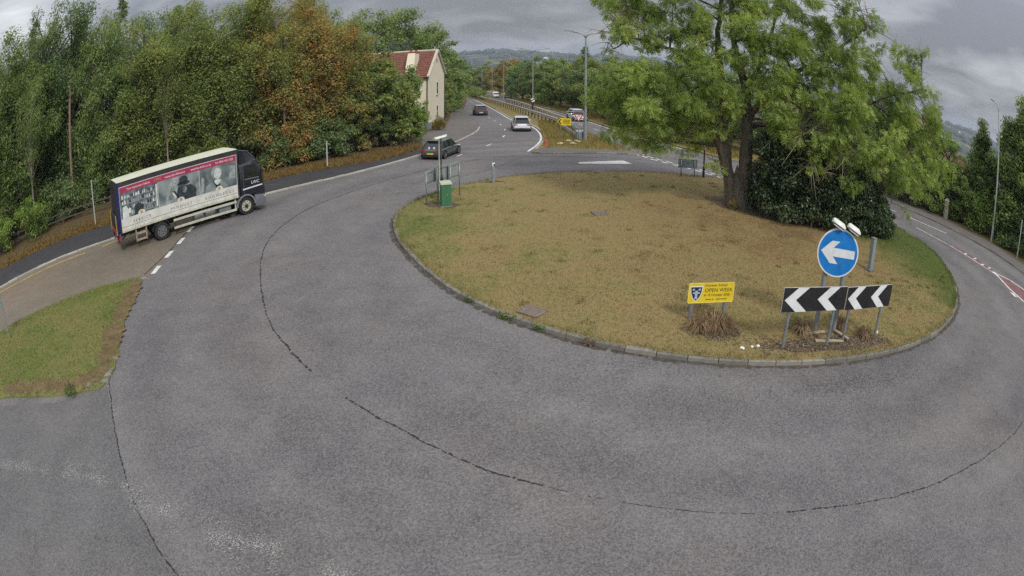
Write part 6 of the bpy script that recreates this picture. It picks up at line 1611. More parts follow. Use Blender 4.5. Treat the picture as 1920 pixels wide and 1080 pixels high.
def make_broad(seed, h, cr, cb=0.12, leaves=9000, size=(.16, .34), lobes=3, clumps=70, trunk_r=None, style='broad', flat=.75, droop=.25):
    """trunk mesh and crown mesh of a broadleaved tree, height h, crown radius cr, crown from cb*h up"""
    rg = np.random.default_rng(seed); tr = trunk_r or h * .016 + .05
    mb = MB(); lean = rg.normal(size=2) * h * .02
    tp_ = [(lean[0] * t * t + .1 * math.sin(t * 4 + seed), lean[1] * t * t, h * .9 * t) for t in np.linspace(0, 1, 8)]
    mb.tube([(tp_[0][0], tp_[0][1], -.3)] + tp_, [tr * 1.5] + [tr * (1.15 - 1.02 * t) for t in np.linspace(0, 1, 8)], 8)
    C, Rr = [], []
    ph = rg.uniform(0, 6.28, 3); zc = h * (cb + (1 - cb) * .46); rz = h * (1 - cb) * .54
    while len(C) < clumps:
        d = unit(rg.normal(size=3)); az = math.atan2(d[1], d[0])
        lob = 1 + .20 * math.sin(lobes * az + ph[0]) + .14 * math.sin(5 * az + ph[1] + d[2] * 3) + .12 * math.sin(d[2] * 6 + ph[2] + az)
        q = rg.uniform(.35, 1.0) ** .6 * lob
        wz = 1.0
        if style == 'spire': wz = max(.12, 1 - (d[2] * q + 1) * .44)
        p = np.array([d[0] * q * cr * wz, d[1] * q * cr * wz, zc + d[2] * q * rz])
        if p[2] < h * cb * .7 or p[2] > h * 1.03: continue
        C.append(p); Rr.append(rg.uniform(.09, .17) * (cr + h * .25) * (.75 if style == 'spire' else 1))
    C = np.array(C); Rr = np.array(Rr)
    for c in C:
        t = np.clip((c[2] / h - rg.uniform(.12, .30)), .06, .86); i = t / .9 * 7; a = int(i); f_ = i - a
        p0 = np.array(tp_[a]) * (1 - f_) + np.array(tp_[min(a + 1, 7)]) * f_
        mb.tube(bent(p0, c, rg, -.10 if style == 'spire' else .06), [tr * .33, tr * .22, tr * .13, tr * .05], 4, caps=False)
        for _ in range(2):
            e = c + rg.normal(size=3) * .6 * Rr.mean(); mb.tube([tuple(c), tuple(e)], [tr * .07, tr * .03], 3, caps=False)
    n_each = np.maximum(8, (leaves * Rr ** 2 / np.sum(Rr ** 2)).astype(int))
    if style == 'weep':
        v = leaf_quads(rg, C, Rr, n_each, size, flat=1.25, droop=1.1, up=.2, aspect=.32)
    elif style == 'spire':
        v = leaf_quads(rg, C, Rr, n_each, size, flat=1.7, droop=-.9, up=.1, aspect=.4)
    else:
        v = leaf_quads(rg, C, Rr, n_each, size, flat=flat, droop=droop)
    return mb.mesh('trunk', M_bark, smooth=True), quad_mesh('crown', v, LM['mid'])

def make_conifer(seed, h, r, leaves=6000, gaunt=False):
    rg = np.random.default_rng(seed); mb = MB(); mb.tube([(0, 0, -.3), (0, 0, h * .5), (.1, 0, h)], [h * .02, h * .012, .03], 7); V = []
    n = int(h * (2.2 if not gaunt else 1.4)) * 5
    for i in range(n):
        t = rg.random() ** .9; z = h * (.12 + .87 * t) if not gaunt else h * (.35 + .64 * t); L = r * (1 - t) ** .75 * rg.uniform(.6, 1.1) + .25; a = rg.uniform(0, 6.28)
        e = np.array([L * math.cos(a), L * math.sin(a), z - L * rg.uniform(.05, .35)])
        mb.tube([(0, 0, z), tuple(e)], [.03, .008], 3, caps=False)
        m = max(4, int(leaves / n)); tt = rg.random(m) ** .7; P = np.outer(1 - tt, (0, 0, z)) + np.outer(tt, e) + rg.normal(size=(m, 3)) * .13
        d = unit(unit(e - np.array([0, 0, z])) * .8 + rg.normal(size=(m, 3)) * .6 + np.array([0, 0, -.2])); s = unit(np.cross(d, rg.normal(size=(m, 3)))); l = rg.uniform(.18, .4, size=(m, 1))
        V.append(np.stack([P, P + d * l * .5 + s * l * .16, P + d * l, P + d * l * .5 - s * l * .16], 1))
    return mb.mesh('trunk', M_bark, smooth=True), quad_mesh('crown', np.concatenate(V).reshape(-1, 3), LM['dark'])

def make_shrub(seed, h, r, leaves=2600, size=(.10, .22), flat=.8):
    rg = np.random.default_rng(seed); mb = MB(); C, Rr = [], []
    for _ in range(22):
        a = rg.uniform(0, 6.28); q = r * math.sqrt(rg.random()) * .8; z = h * rg.uniform(.18, .86) * (1 - .35 * (q / r) ** 2); C.append((q * math.cos(a), q * math.sin(a), z)); Rr.append(rg.uniform(.22, .36) * (r + h) * .42)
        mb.tube(bent((q * .15 * math.cos(a), q * .15 * math.sin(a), -.1), C[-1], rg, .05), [.035, .028, .018, .008], 4, caps=False)
    C, Rr = np.array(C), np.array(Rr)
    return mb.mesh('stems', M_bark, smooth=True), quad_mesh('foliage', leaf_quads(rg, C, Rr, int(leaves / 22), size, flat=flat, droop=.2), LM['mid'])

PROTO = {}
def proto(key, fn, *a, **k):
    if key not in PROTO: PROTO[key] = fn(*a, **k)
    return PROTO[key]
BROAD = [proto('b%d' % i, make_broad, 100 + i, 15.0, 3.3 + .25 * (i % 3), .06 + .03 * (i % 2), 30000, (.12, .27), 2 + i % 3, 120, None, 'broad', 1.15, -.25) for i in range(5)]
WEEP = [proto('w%d' % i, make_broad, 140 + i, 15.0, 3.0, .08, 27000, (.15, .32), 3, 120, None, 'weep') for i in range(2)]
DOME = [proto('d%d' % i, make_broad, 320 + i, 18.0, 7.5, .10, 26000, (.30, .60), 3, 170) for i in range(2)]
ROUND = [proto('r%d' % i, make_broad, 170 + i, 10.0, 3.6, .10, 12500, (.20, .42), 3, 85) for i in range(4)]
FIR = [proto('f%d' % i, make_conifer, 200 + i, 16.0, 2.6, 6500, i == 1) for i in range(2)]
SPIRE = [proto('s%d' % i, make_broad, 230 + i, 10.0, 2.1, .06, 13000, (.14, .32), 3, 85, None, 'spire') for i in range(2)]
SHRUB = [proto('h%d' % i, make_shrub, 260 + i, 3.0, 1.7, 3400, (.11, .24)) for i in range(4)]
BASEH = {id(m): h for ms, h in ((DOME, 18.0), (BROAD, 15.0), (WEEP, 15.0), (ROUND, 10.0), (FIR, 16.0), (SPIRE, 10.0), (SHRUB, 3.0)) for m in ms}
trg = random.Random(77)

def plant(pr, x, y, h, col, label, name='broadleaf_tree', cat='tree', group=None, wide=1.0, base=None):
    s = h / BASEH[id(pr)]; z = (Z(x, y) + .09) if base is None else base
    o = empty(name, (x, y, z), trg.uniform(0, 6.28), label, cat, group); o.scale = (s * wide * trg.uniform(.92, 1.08), s * wide * trg.uniform(.92, 1.08), s)
    for nm, me in zip(('trunk', 'crown') if cat == 'tree' else ('stems', 'foliage'), pr):
        ob = link(nm, me, o)
        if nm in ('crown', 'foliage'):
            ob.material_slots[0].link = 'OBJECT'; ob.material_slots[0].material = LM[col]
    return o
def pol(az, d): a = math.radians(az); return d * math.sin(a), d * math.cos(a)

# ------------------------------------------------------------------ the big tree on the island (metres from its foot)
TREE_FOOT = (12.40, 31.80)
LIMBS = {
'A': [(-0.3, 0.12, 0.04), (-0.79, 0.19, 1.65), (-1.36, 0.28, 3.23), (-1.89, 0.36, 4.66), (-2.47, 0.33, 5.65), (-3.35, 0.07, 6.32), (-4.45, -0.15, 6.66), (-5.78, -0.36, 6.84)],
'B': [(-0.75, 0.28, 1.63), (-1.01, 0.59, 3.67), (-1.01, 0.8, 5.47), (-1.13, 0.95, 7.31), (-1.33, 0.91, 9.19), (-1.15, 0.74, 11.2), (-0.84, 0.31, 13.28), (-0.58, 0.22, 15.88)],
'C': [(0.24, 0.01, 0.1), (0.18, -0.07, 1.78), (0.12, -0.15, 3.6), (0.1, -0.25, 5.12), (-0.03, -0.2, 6.61), (-0.35, -0.19, 7.95), (-0.79, -0.34, 9.29), (-0.86, -0.53, 11.52), (-0.55, -0.86, 13.92)],
'D': [(0.1, -0.25, 4.97), (1.27, -0.52, 6.68), (2.61, -1.48, 8.07), (4.1, -2.61, 9.44), (5.25, -3.76, 10.65), (6.21, -4.63, 11.73)],
'E': [(0.04, -0.02, 6.61), (1.39, 0.51, 8.69), (2.28, 0.67, 10.86), (2.87, 0.72, 13.48), (3.53, 0.63, 16.31)],
'F': [(-1.13, 0.95, 7.31), (-2.49, 0.86, 8.23), (-3.77, 0.71, 8.37), (-5.11, 0.72, 8.53), (-6.26, 0.76, 8.81), (-7.27, 0.73, 8.02)],
'G': [(0.26, 0.11, 4.48), (2.8, 0.43, 5.06), (5.42, 0.21, 5.8), (7.9, -0.71, 7.02), (10.16, -2.31, 8.37), (11.77, -3.61, 9.25)],
'I': [(1.27, -0.52, 6.68), (1.91, -2.14, 6.49), (2.68, -3.43, 5.9), (3.77, -4.73, 5.41)],
}
LIMB_R = {'A': (.42, .10), 'B': (.32, .08), 'C': (.52, .09), 'D': (.22, .05), 'E': (.18, .05), 'F': (.15, .035), 'G': (.20, .04), 'I': (.12, .03)}
BLOBS = [(-7.31, 0.43, 6.39, 1.1), (-6.32, -0.25, 6.07, 1.2), (-5.11, -0.51, 6.62, 1.1), (-7.03, 0.39, 4.96, 1.1), (-5.9, -0.33, 4.82, 1.2), (-4.75, -0.8, 5.25, 1.2), (-3.62, -0.89, 5.65, 1.0), (-7.21, 0.92, 3.88, 0.8), (-6.21, 0.14, 3.61, 0.9), (-5.08, -0.51, 3.78, 0.9), (-3.95, -0.59, 4.16, 0.9), (-2.83, -0.29, 4.5, 0.8), (-5.49, 0.09, 3.03, 0.45), (-3.3, 0.06, 3.31, 0.5), (-7.36, 1.96, 5.55, 1), (-2.09, -0.1, 2.5, 0.5), (-2.02, 1.24, 3.32, 0.7), (-6.98, 0.68, 9.11, 0.8), (-5.97, 0.7, 9.68, 0.9), (-4.95, 0.69, 9.32, 1), (-6.51, 0.8, 10.42, 0.9), (-5.28, 1.07, 10.9, 1), (-3.95, 0.96, 10.58, 1.1), (-3.97, 0.45, 9.28, 1.0), (-3.03, -0.02, 9.56, 1.1), (-3.15, -0.3, 8.16, 1.0), (-2.27, -0.47, 9.05, 1.0), (-7.51, 0.97, 8.46, 0.6), (-2.42, 0.84, 10.98, 1.0), (-4.12, 1.31, 12.09, 1.2), (-6.15, 1.76, 11.86, 1), (-1.69, 0.82, 12.81, 1.2), (-3.1, 1.25, 14.01, 1.2), (-2.01, -0.55, 7.87, 1), (-2.42, -0.84, 6.79, 0.9), (-3.57, -0.7, 7.23, 0.9), (-1.24, -1.03, 5.35, 0.7), (-1.66, -1.31, 6.05, 0.8), (-0.14, -1.02, 11.32, 1), (0.91, -1.68, 11.2, 1.1), (2.35, -1.68, 11.85, 1.1), (-0.08, -1.48, 9.74, 1.0), (1.05, -1.96, 9.81, 1.1), (-0.47, -1.54, 8.45, 0.9), (0.65, -2.0, 8.51, 1.0), (0.74, -0.84, 13.19, 1.2), (2.9, -0.96, 14.09, 1.3), (-0.16, 0.06, 14.48, 1.2), (1.93, -0.27, 15.73, 1.3), (4.45, -1.2, 15.25, 1.2), (-0.98, 0.36, 15.43, 1.2), (3.13, -1.4, 10.72, 0.9), (4.39, -1.62, 11.35, 1.0), (5.6, -2.1, 12.35, 1.0), (6.44, -2.86, 12.93, 0.9), (6.46, -4.32, 12.12, 0.7), (5.84, -4.14, 10.98, 0.8), (5.03, -3.39, 9.95, 0.8), (4.17, -2.53, 10.02, 0.9), (2.99, -2.23, 9.12, 0.9), (5.48, -1.79, 13.36, 1.0), (4.1, -1.35, 12.99, 1.0), (6.53, -2.44, 14.73, 1), (1.64, -2.01, 7.63, 1.0), (2.68, -2.75, 7.58, 1.1), (4.01, -3.02, 8.15, 1.1), (5.69, -2.86, 8.47, 1.1), (1.5, -2.28, 6.3, 1.1), (2.54, -3.35, 6.3, 1.1), (3.88, -3.87, 6.73, 1.1), (5.57, -3.97, 7.2, 1.1), (1.14, -2.0, 5.04, 0.9), (1.96, -3.51, 4.95, 1.0), (3.0, -4.51, 5.12, 1.0), (4.42, -4.89, 5.53, 1.1), (2.36, -4.16, 3.99, 0.7), (3.69, -4.68, 3.98, 0.8), (4.99, -5.02, 4.21, 0.9), (4.65, -4.8, 2.98, 0.7), (0.8, -1.41, 3.3, 0.6), (8.08, -2.64, 10.3, 1.0), (8.95, -2.65, 9.16, 1.1), (10.58, -3.27, 10.99, 0.8), (11.36, -3.53, 10.17, 0.9), (11.96, -4.04, 9.18, 0.9), (10.43, -3.28, 8.73, 1.1), (8.32, -2.81, 7.4, 1.2), (10.26, -3.14, 7.33, 1.1), (12.07, -3.87, 7.82, 0.9), (7.75, -3.63, 5.84, 1.2), (10.19, -3.6, 5.92, 1.1), (12.25, -4.03, 6.19, 0.9), (7.22, -3.87, 4.27, 1.1), (9.63, -3.8, 4.27, 1.1), (11.66, -4.18, 4.64, 0.9), (12.92, -4.64, 5.27, 0.7), (7.48, -4.3, 3.03, 0.9), (9.7, -4.49, 3.17, 0.9), (11.56, -4.76, 3.46, 0.7), (9.02, -4.97, 1.92, 0.45), (7.67, -4.56, 1.9, 0.4), (11.64, -4.03, 11.87, 0.5), (12.55, -4.3, 7.14, 0.7)]
BLOBS += [(-.6, -1.5, 8.6, .9), (.2, -1.6, 7.4, .8), (-.8, -1.4, 10.2, 1.0), (.4, -1.8, 6.2, .8), (-.2, -1.6, 12.0, 1.0), (-1.6, -1.2, 5.6, .7), (1.2, -2.0, 9.2, 1.0), (2.2, -1.9, 10.0, .9), (5.0, -3.0, 9.0, 1.0), (8.8, -3.6, 5.2, 1.0), (7.6, -4.4, 4.4, .9), (8.6, -4.2, 4.2, 1.1), (10.6, -4.6, 4.0, 1.0), (9.4, -3.4, 6.6, 1.2), (7.0, -3.2, 7.0, 1.2), (6.4, -4.3, 5.4, 1.1), (11.0, -3.6, 5.4, 1.0), (5.6, -4.9, 4.6, 1.0), (9.6, -2.9, 8.2, 1.1), (7.4, -2.4, 8.8, 1.1), (4.6, -3.6, 7.6, 1.1), (3.2, -3.2, 6.9, 1.0), (-3.0, -1.2, 5.0, .9), (-4.2, -1.0, 6.0, 1.0), (-6.4, .1, 5.4, 1.1)]
tf_z = isl_h(*TREE_FOOT)
big = empty('locust_tree', (TREE_FOOT[0], TREE_FOOT[1], tf_z), 0, 'large many-stemmed feathery-leaved tree growing on the roundabout island', 'tree')
rgT = np.random.default_rng(4242)
nodes = []
for k, pts in LIMBS.items():
    r0, r1 = LIMB_R[k]; n = len(pts)
    P = [Vector(p) for p in pts]
    if k in 'AC': P[0] = Vector((P[0].x * 1.0, P[0].y, -.35))
    Q = []
    for i in range(n - 1):                      # Catmull-Rom for a natural sweep
        a, b, c, d = P[max(i - 1, 0)], P[i], P[i + 1], P[min(i + 2, n - 1)]
        for t in (0, .33, .67):
            Q.append(.5 * ((2 * b) + (c - a) * t + (2 * a - 5 * b + 4 * c - d) * t * t + (3 * b - a - 3 * c + d) * t ** 3))
    Q.append(P[-1])
    Q = [q + Vector(rgT.normal(size=3) * .035) for q in Q]
    m = len(Q); rr_ = [r0 + (r1 - r0) * (i / (m - 1)) ** .75 for i in range(m)]
    if k in 'AC': rr_[0] *= 1.7; rr_[1] *= 1.3; rr_[2] *= 1.1
    MB().tube(Q, rr_, 14).build('trunk' if k in 'ABC' else 'limb', M_bark, big, smooth=True)
    nodes += [(np.array(q), r_) for q, r_ in zip(Q, rr_) if q.z > 1.5]
MB().tube([(-.05, .0, -.4), (-.06, .0, .3), (-.14, .03, 1.0), (-.24, .05, 1.6), (-.30, .06, 2.0), (-.33, .06, 2.3)], [.92, .70, .50, .30, .13, .02], 16).build('trunk', M_bark, big, smooth=True)
NP = np.array([q for q, _ in nodes]); NR = np.array([r_ for _, r_ in nodes])
tw = MB(); CC, CRr = [], []
for (x, y, z, r_) in BLOBS:
    for j in range(4 if r_ > .6 else 2):
        c = np.array([x, y, z]) + rgT.normal(size=3) * r_ * np.array([.6, .9, .5])
        CC.append(c); CRr.append(r_ * rgT.uniform(.36, .66))
    c = np.array([x, y, z]); dd = np.linalg.norm(NP - c, axis=1) + np.maximum(0, NP[:, 2] - c[2]) * .8; i = int(np.argmin(dd))
    p0 = NP[i]; pth = bent(p0, c, rgT, .10, 6); b0 = min(NR[i] * .6, .09)
    tw.tube(pth, [b0 * (1 - .8 * t) + .008 for t in np.linspace(0, 1, 6)], 5, caps=False)
    for _ in range(7):
        s = np.array(pth[rgT.integers(2, 6)]); e = c + rgT.normal(size=3) * r_ * .9; e[2] -= abs(rgT.normal()) * .25
        tw.tube(bent(s, e, rgT, .12, 4), [.022, .016, .011, .005], 4, caps=False)
tw.build('branches', M_bark, big, smooth=True)
bare = MB()                                     # dead pale twigs, thickest in the lower right and at the crown edges
for (x, y, z) in [(2.4, -4.2, 3.6), (3.0, -4.5, 3.2), (1.0, -1.8, 4.3), (-.5, -1.2, 6.2), (0.6, -1.5, 6.8), (-6.9, .6, 9.6), (-7.3, .7, 9.0), (6.6, -4.5, 11.8), (4.2, -4.7, 4.2), (-5.6, -.2, 4.6), (.6, -1.3, 3.2), (6.9, -4.0, 12.6), (-6.6, .8, 10.6), (-4.5, -.4, 5.2), (2.0, -3.6, 4.8)]:
    for _ in range(9):
        s = np.array([x, y, z]); e = s + rgT.normal(size=3) * .8 + np.array([0, 0, -.45 if z < 6 else .25])
        pth = bent(s, e, rgT, .15, 4); bare.tube(pth, [.028, .02, .013, .005], 4, caps=False)
        for _ in range(2):
            e2 = np.array(pth[2]) + rgT.normal(size=3) * .35 + np.array([0, 0, -.15]); bare.tube([pth[2], tuple(e2)], [.011, .004], 3, caps=False)
bare.build('bare_twigs', M_twig, big, smooth=True)
CC, CRr = np.array(CC), np.array(CRr)
ne = np.maximum(8, (CRr ** 2 * np.where((CC[:, 0] > 5.5) & (CC[:, 2] < 6.5), 130, 225)).astype(int))
cv_ = np.concatenate([sprays(rgT, CC[i:i + 1], CRr[i:i + 1], int(ne[i]), (.28, .50), 6, .135, droop=.5) for i in range(len(CC))])
link('crown', quad_mesh('crown', cv_, LM['locust']), big)
# dense holly and ivy thicket beneath it
thick = empty('holly_thicket', (15.7, 29.5, isl_h(15.7, 29.5)), 0, 'dense dark evergreen thicket beside the trunk of the big tree', 'shrub')
rgT = np.random.default_rng(77)
TC, TR = [], []
while len(TC) < 400:
    t = rgT.random(); ax_ = -3.0 + 8.6 * t                   # ridge from the trunk to the south-east
    cx, cy = ax_, -.1 - .22 * ax_ + .05 * ax_ * ax_ * .3
    top = 5.0 - .14 * abs(ax_ + 1.2) - .045 * max(0, ax_ - 1.6) ** 3; hw_ = 2.2 * math.sqrt(max(.05, 1 - ((ax_ - 1.2) / 5.2) ** 2))
    y_ = rgT.uniform(-1, 1); z_ = rgT.uniform(.08, 1) * max(.8, top)
    if (y_ ** 2 + (z_ / max(.8, top)) ** 2) > 1.05: continue
    TC.append((cx, cy + y_ * hw_, z_)); TR.append(rgT.uniform(.42, .72))
TC, TR = np.array(TC), np.array(TR)
link('foliage', quad_mesh('foliage', leaf_quads(rgT, TC, TR, 200, (.11, .22), flat=.85, droop=.2, aspect=.55), LM['holly']), thick)
st = MB()
for _ in range(26):
    i = rgT.integers(len(TC)); c = TC[i]; st.tube(bent((c[0] * .8, c[1] * .8, -.2), c, rgT, .05), [.06, .05, .03, .012], 5, caps=False)
st.build('stems', M_bark, thick, smooth=True)
for (x, y, h, lb) in [(20.6, 27.8, 1.9, 'small holly bush right of the dark thicket'), (11.6, 31.0, .7, 'low brownish sapling at the left foot of the big tree'), (22.3, 29.6, 1.5, 'loose low shrub at the east end of the thicket')]:
    plant(SHRUB[0], x, y, h, 'holly' if h > 1 else 'rust', lb, 'holly_bush', 'shrub', wide=.9, base=isl_h(x, y))

# ------------------------------------------------------------------ the wood on the west side
W_ = 'trees of the wood on the west side'
for az, d, h, pr, col, lb in [
    (-59.5, 51, 17.0, WEEP[0], 'mid', 'green tree cut by the left picture edge'),
    (-55.5, 52, 16.5, WEEP[1], 'mid', 'fine-leaved green tree, second from the left picture edge'),
    (-51.5, 53, 17.8, BROAD[0], 'mid', 'tall green tree left of the telegraph pole'),
    (-48.0, 56.5, 19.8, WEEP[0], 'dark', 'tallest narrow dark tree just left of the telegraph pole'),
    (-44.6, 56.5, 18.2, BROAD[1], 'dark', 'dark green tree directly behind the telegraph pole'),
    (-41.2, 53, 16.8, WEEP[1], 'mid', 'green tree with hanging sprays right of the telegraph pole'),
    (-38.0, 55, 15.6, BROAD[2], 'dark', 'dark green tree above the rear of the lorry'),
    (-34.8, 52, 14.6, BROAD[3], 'olive', 'olive yellow-green tree above the middle of the lorry'),
    (-31.2, 53, 15.0, BROAD[4], 'olive', 'olive tree left of the thin lamp column'),
    (-27.8, 52, 14.4, BROAD[0], 'olive', 'yellowing tree right of the thin lamp column'),
    (-24.6, 53, 15.2, BROAD[1], 'olive', 'olive tree just touched with yellow above the lorry cab'),
    (-21.4, 52, 14.6, BROAD[2], 'autumn', 'orange-brown tree above the short pale post'),
    (-18.4, 53, 13.8, BROAD[3], 'autumn', 'most orange tree, right end of the tall wood'),
    (-15.9, 55, 11.6, BROAD[4], 'autumn', 'rust tinted tree left of the cream house'),
]:
    x, y = pol(az, d); plant(pr, x, y, h, col, lb, 'broadleaf_tree', 'tree', W_, wide=1.22)
for az, d, h, pr, col, lb, nm in [
    (-57.5, 60, 15, BROAD[3], 'dark', None, 0), (-53, 61, 17, BROAD[1], 'dark', None, 0), (-46, 60, 18.5, BROAD[2], 'dark', None, 0), (-36.3, 61, 17, BROAD[0], 'dark', None, 0), (-33, 62, 17, BROAD[1], 'olive', None, 0),
    (-29.4, 61, 16.4, BROAD[2], 'olive', None, 0), (-26, 62, 16.8, BROAD[3], 'olive', None, 0), (-22.8, 61, 16.6, BROAD[4], 'olive', None, 0), (-19.8, 62, 15.4, BROAD[0], 'autumn', None, 0), (-17.0, 63, 14, BROAD[1], 'olive', None, 0)]:
    x, y = pol(az, d); plant(pr, x, y, h, col, 'tree standing deeper in the wood, only its top showing', 'broadleaf_tree', 'tree', 'trees deeper in the west wood', wide=1.1)
for az, d, h, k, lb in [(-39.2, 58, 20.0, 0, 'pointed conifer rising above the wood over the lorry tail'), (-50.2, 60, 20.5, 0, 'pointed dark conifer at the far left skyline'), (-24.0, 60, 18.4, 1, 'gaunt bare-topped conifer above the orange trees'), (-19.2, 61, 17.6, 1, 'second gaunt conifer top right of the first'), (-44.0, 62, 19.5, 0, 'conifer behind the telegraph pole'), (-32.5, 64, 18.0, 1, 'thin conifer tip over the olive trees')]:
    x, y = pol(az, d); plant(FIR[k], x, y, h, 'dark', lb, 'conifer', 'tree', None, wide=.9)
BIRCH = make_broad(401, 14.0, 1.7, .45, 6000, (.14, .28), 3, 45, .10, 'weep'); BASEH[id(BIRCH)] = 14.0
for az, d, h, lb in [(-49.9, 48.6, 13.2, 'slender pale-stemmed birch left of the telegraph pole'), (-33.2, 49.2, 12.0, 'slender birch stem among the olive trees'), (-21.0, 49.4, 12.4, 'slender birch in front of the orange trees')]:
    x, y = pol(az, d); o = plant(BIRCH, x, y, h, 'mid' if az < -40 else 'olive', lb, 'birch_tree', 'tree', None)
    for c in o.children:
        if c.name.startswith('trunk'): c.material_slots[0].link = 'OBJECT'; c.material_slots[0].material = M_barkpale
for k in range(26):
    az = -60 + k * 1.75 + trg.uniform(-.5, .5); d = 49.6 + trg.uniform(0, 2.4) + (1.5 if -42 < az < -25 else 0); x, y = pol(az, d); h = trg.uniform(2.4, 4.6)
    plant(SHRUB[k % 4], x, y, h, ('dark', 'mid', 'dark', 'dark', 'olive')[k % 5] if az < -26 else ('dark', 'rust', 'dark', 'olive', 'dark')[k % 5], 'leafy shrub filling the foot of the wood behind the fence', 'shrub', 'shrub', 'shrubs along the foot of the wood')
for az, d, h, col, lb in [(-55, 46.5, 3.2, 'fresh', 'bright green bush at the left edge below the trees'), (-50.5, 47.2, 3.6, 'fresh', 'bright green bush left of the telegraph pole'), (-29, 49.5, 4.2, 'olive', 'yellow-green bush right above the lorry roof'), (-22.2, 49.6, 3.8, 'dark', 'dark ivy-clad bush behind the lorry cab'), (-19.8, 50.2, 3.6, 'rust', 'orange-leaved bush over the fence right of the lorry')]:
    x, y = pol(az, d); plant(SHRUB[1], x, y, h, col, lb, 'shrub', 'shrub', None, wide=.9)
# bushy trees in front of the house
for az, d, h, pr, col, lb in [(-13.9, 57, 11.0, ROUND[0], 'olive', 'yellow-green tree touching the left of the house roof'), (-11.9, 57.5, 8.8, ROUND[1], 'mid', 'green tree covering the lower front of the cream house'), (-9.9, 58.0, 5.6, ROUND[2], 'mid', 'green bushy tree in front of the house downpipe'), (-8.9, 57.0, 3.6, ROUND[3], 'fresh', 'low yellow-green bush behind the grey hatchback'), (-12.9, 54.6, 5.0, ROUND[3], 'dark', 'dark bush over the right end of the rail fence'), (-15.0, 53.0, 6.2, ROUND[2], 'autumn', 'small turning tree above the right rail fence'), (-11.0, 55.0, 4.0, ROUND[0], 'mid', 'green bush at the end of the rail fence')]:
    x, y = pol(az, d); plant(pr, x, y, h, col, lb, 'bushy_tree', 'tree', None, wide=1.0)
# trees behind the house
for x, y, h, pr, col, lb in [(-19.5, 101, 18.8, DOME[0], 'mid', 'largest domed tree rising behind the cream house'), (-29, 98, 16.8, DOME[1], 'mid', 'tall tree behind the left end of the house roof'), (-13.6, 103, 14.8, ROUND[2], 'mid', 'tree right behind the house gable'), (-21.8, 88, 12.6, WEEP[0], 'grey', 'grey-green willow in front of the domed tree'), (-17.0, 89, 11.6, WEEP[1], 'grey', 'smaller grey-green willow above the house ridge'), (-35, 92, 18, ROUND[3], 'dark', 'dark tree at the left behind the house'), (-12.3, 92, 9.6, ROUND[3], 'mid', 'tree overhanging the road right of the house')]:
    plant(pr, x, y, h, col, lb, 'broadleaf_tree', 'tree', None, wide=1.0 if pr in DOME else 1.25)
for x, y, h, k in [(-10.6, 83, 6.2, 0), (-10.9, 88, 7.2, 1), (-11.6, 97, 9.0, 2), (-12.4, 106, 10.4, 3), (-13.0, 116, 11.2, 0), (-13.8, 128, 11.6, 1), (-14.8, 142, 12, 2), (-17.2, 158, 12, 3), (-20, 176, 12.5, 0), (-25, 200, 13, 1), (-18, 118, 14, 2), (-20, 140, 14, 3)]:
    plant(ROUND[k], x, y, h, ('mid', 'olive', 'mid', 'dark')[k], 'roadside tree in the row beyond the cream house', 'broadleaf_tree', 'tree', 'row of trees along the northbound verge', wide=.95)
gb = plant(SHRUB[2], -7.7, 66.5, 1.9, 'gold', 'golden bush at the corner of the cream house', 'golden_bush', 'shrub', None, wide=.8)
for x, y, h, lb in [(-9.3, 168, 3.4, 'rounded bush on the reservation beside the white van'), (-11.5, 180, 3.6, 'rounded bush on the reservation, farther one'), (-7.6, 160, 2.6, 'small bush on the reservation, nearer one')]:
    plant(SHRUB[3], x, y, h, 'olive', lb, 'reservation_bush', 'shrub', None, wide=1.3)

# ------------------------------------------------------------------ trees along the oncoming carriageway
row = [(24.5, 56.5, 6.6, 0, 'mid'), (21.5, 61.5, 7.4, 1, 'mid'), (18.6, 67.5, 7.8, 2, 'mid'), (17.0, 74.5, 8.2, 3, 'dark'), (15.8, 82, 8.8, 0, 'mid'), (14.6, 90, 9.0, 1, 'mid'), (13.5, 98, 9.2, 2, 'olive'), (12.4, 106, 9.6, 3, 'dark'), (10.8, 115, 9.8, 0, 'olive'), (9.2, 124, 10.0, 1, 'mid'), (7.8, 133, 10.4, 2, 'mid'), (6.4, 143, 10.6, 3, 'mid'), (4.6, 154, 11.0, 0, 'dark'), (2.6, 166, 11.4, 1, 'mid'), (-.4, 180, 11.4, 2, 'rust'), (-4.0, 198, 11.8, 3, 'rust'), (-10, 222, 12, 0, 'olive'), (-18, 240, 12, 1, 'mid')]
for i, (x, y, h, k, col) in enumerate(row):
    lb = {4: 'green tree behind the tall lamp column', 6: 'yellowish tree in the row above the second lamp column', 7: 'dark tree in the middle of the oncoming row', 14: 'rusty brown tree far down the oncoming row', 15: 'farthest rusty tree by the left lamp columns'}.get(i, 'leafy tree in the row along the oncoming carriageway')
    plant(ROUND[k], x, y, h, col, lb, 'roadside_tree', 'tree', 'trees along the oncoming carriageway', wide=1.15)
for x, y, h, k, col in [(29, 63, 8.2, 2, 'mid'), (25, 72, 8.6, 3, 'dark'), (23, 82, 9, 0, 'mid'), (21, 94, 9.4, 1, 'mid'), (19, 106, 9.8, 2, 'mid'), (17, 120, 10.4, 3, 'olive'), (14, 136, 11, 0, 'mid'), (11, 152, 11.6, 1, 'mid'), (32, 55, 7.2, 1, 'mid'), (37, 60, 8, 0, 'dark'), (42, 66, 8, 3, 'mid'), (30, 78, 9, 2, 'mid'), (34, 92, 10, 1, 'dark')]:
    plant(ROUND[k], x, y, h, col, 'tree in the second rank behind the oncoming carriageway', 'roadside_tree', 'tree', 'second rank of trees on the east side', wide=1.3)
plant(FIR[0], 13.4, 118, 12.4, 'dark', 'dark pointed pine breaking the skyline behind the tall lamp column', 'pine_tree', 'tree', None, wide=1.5)
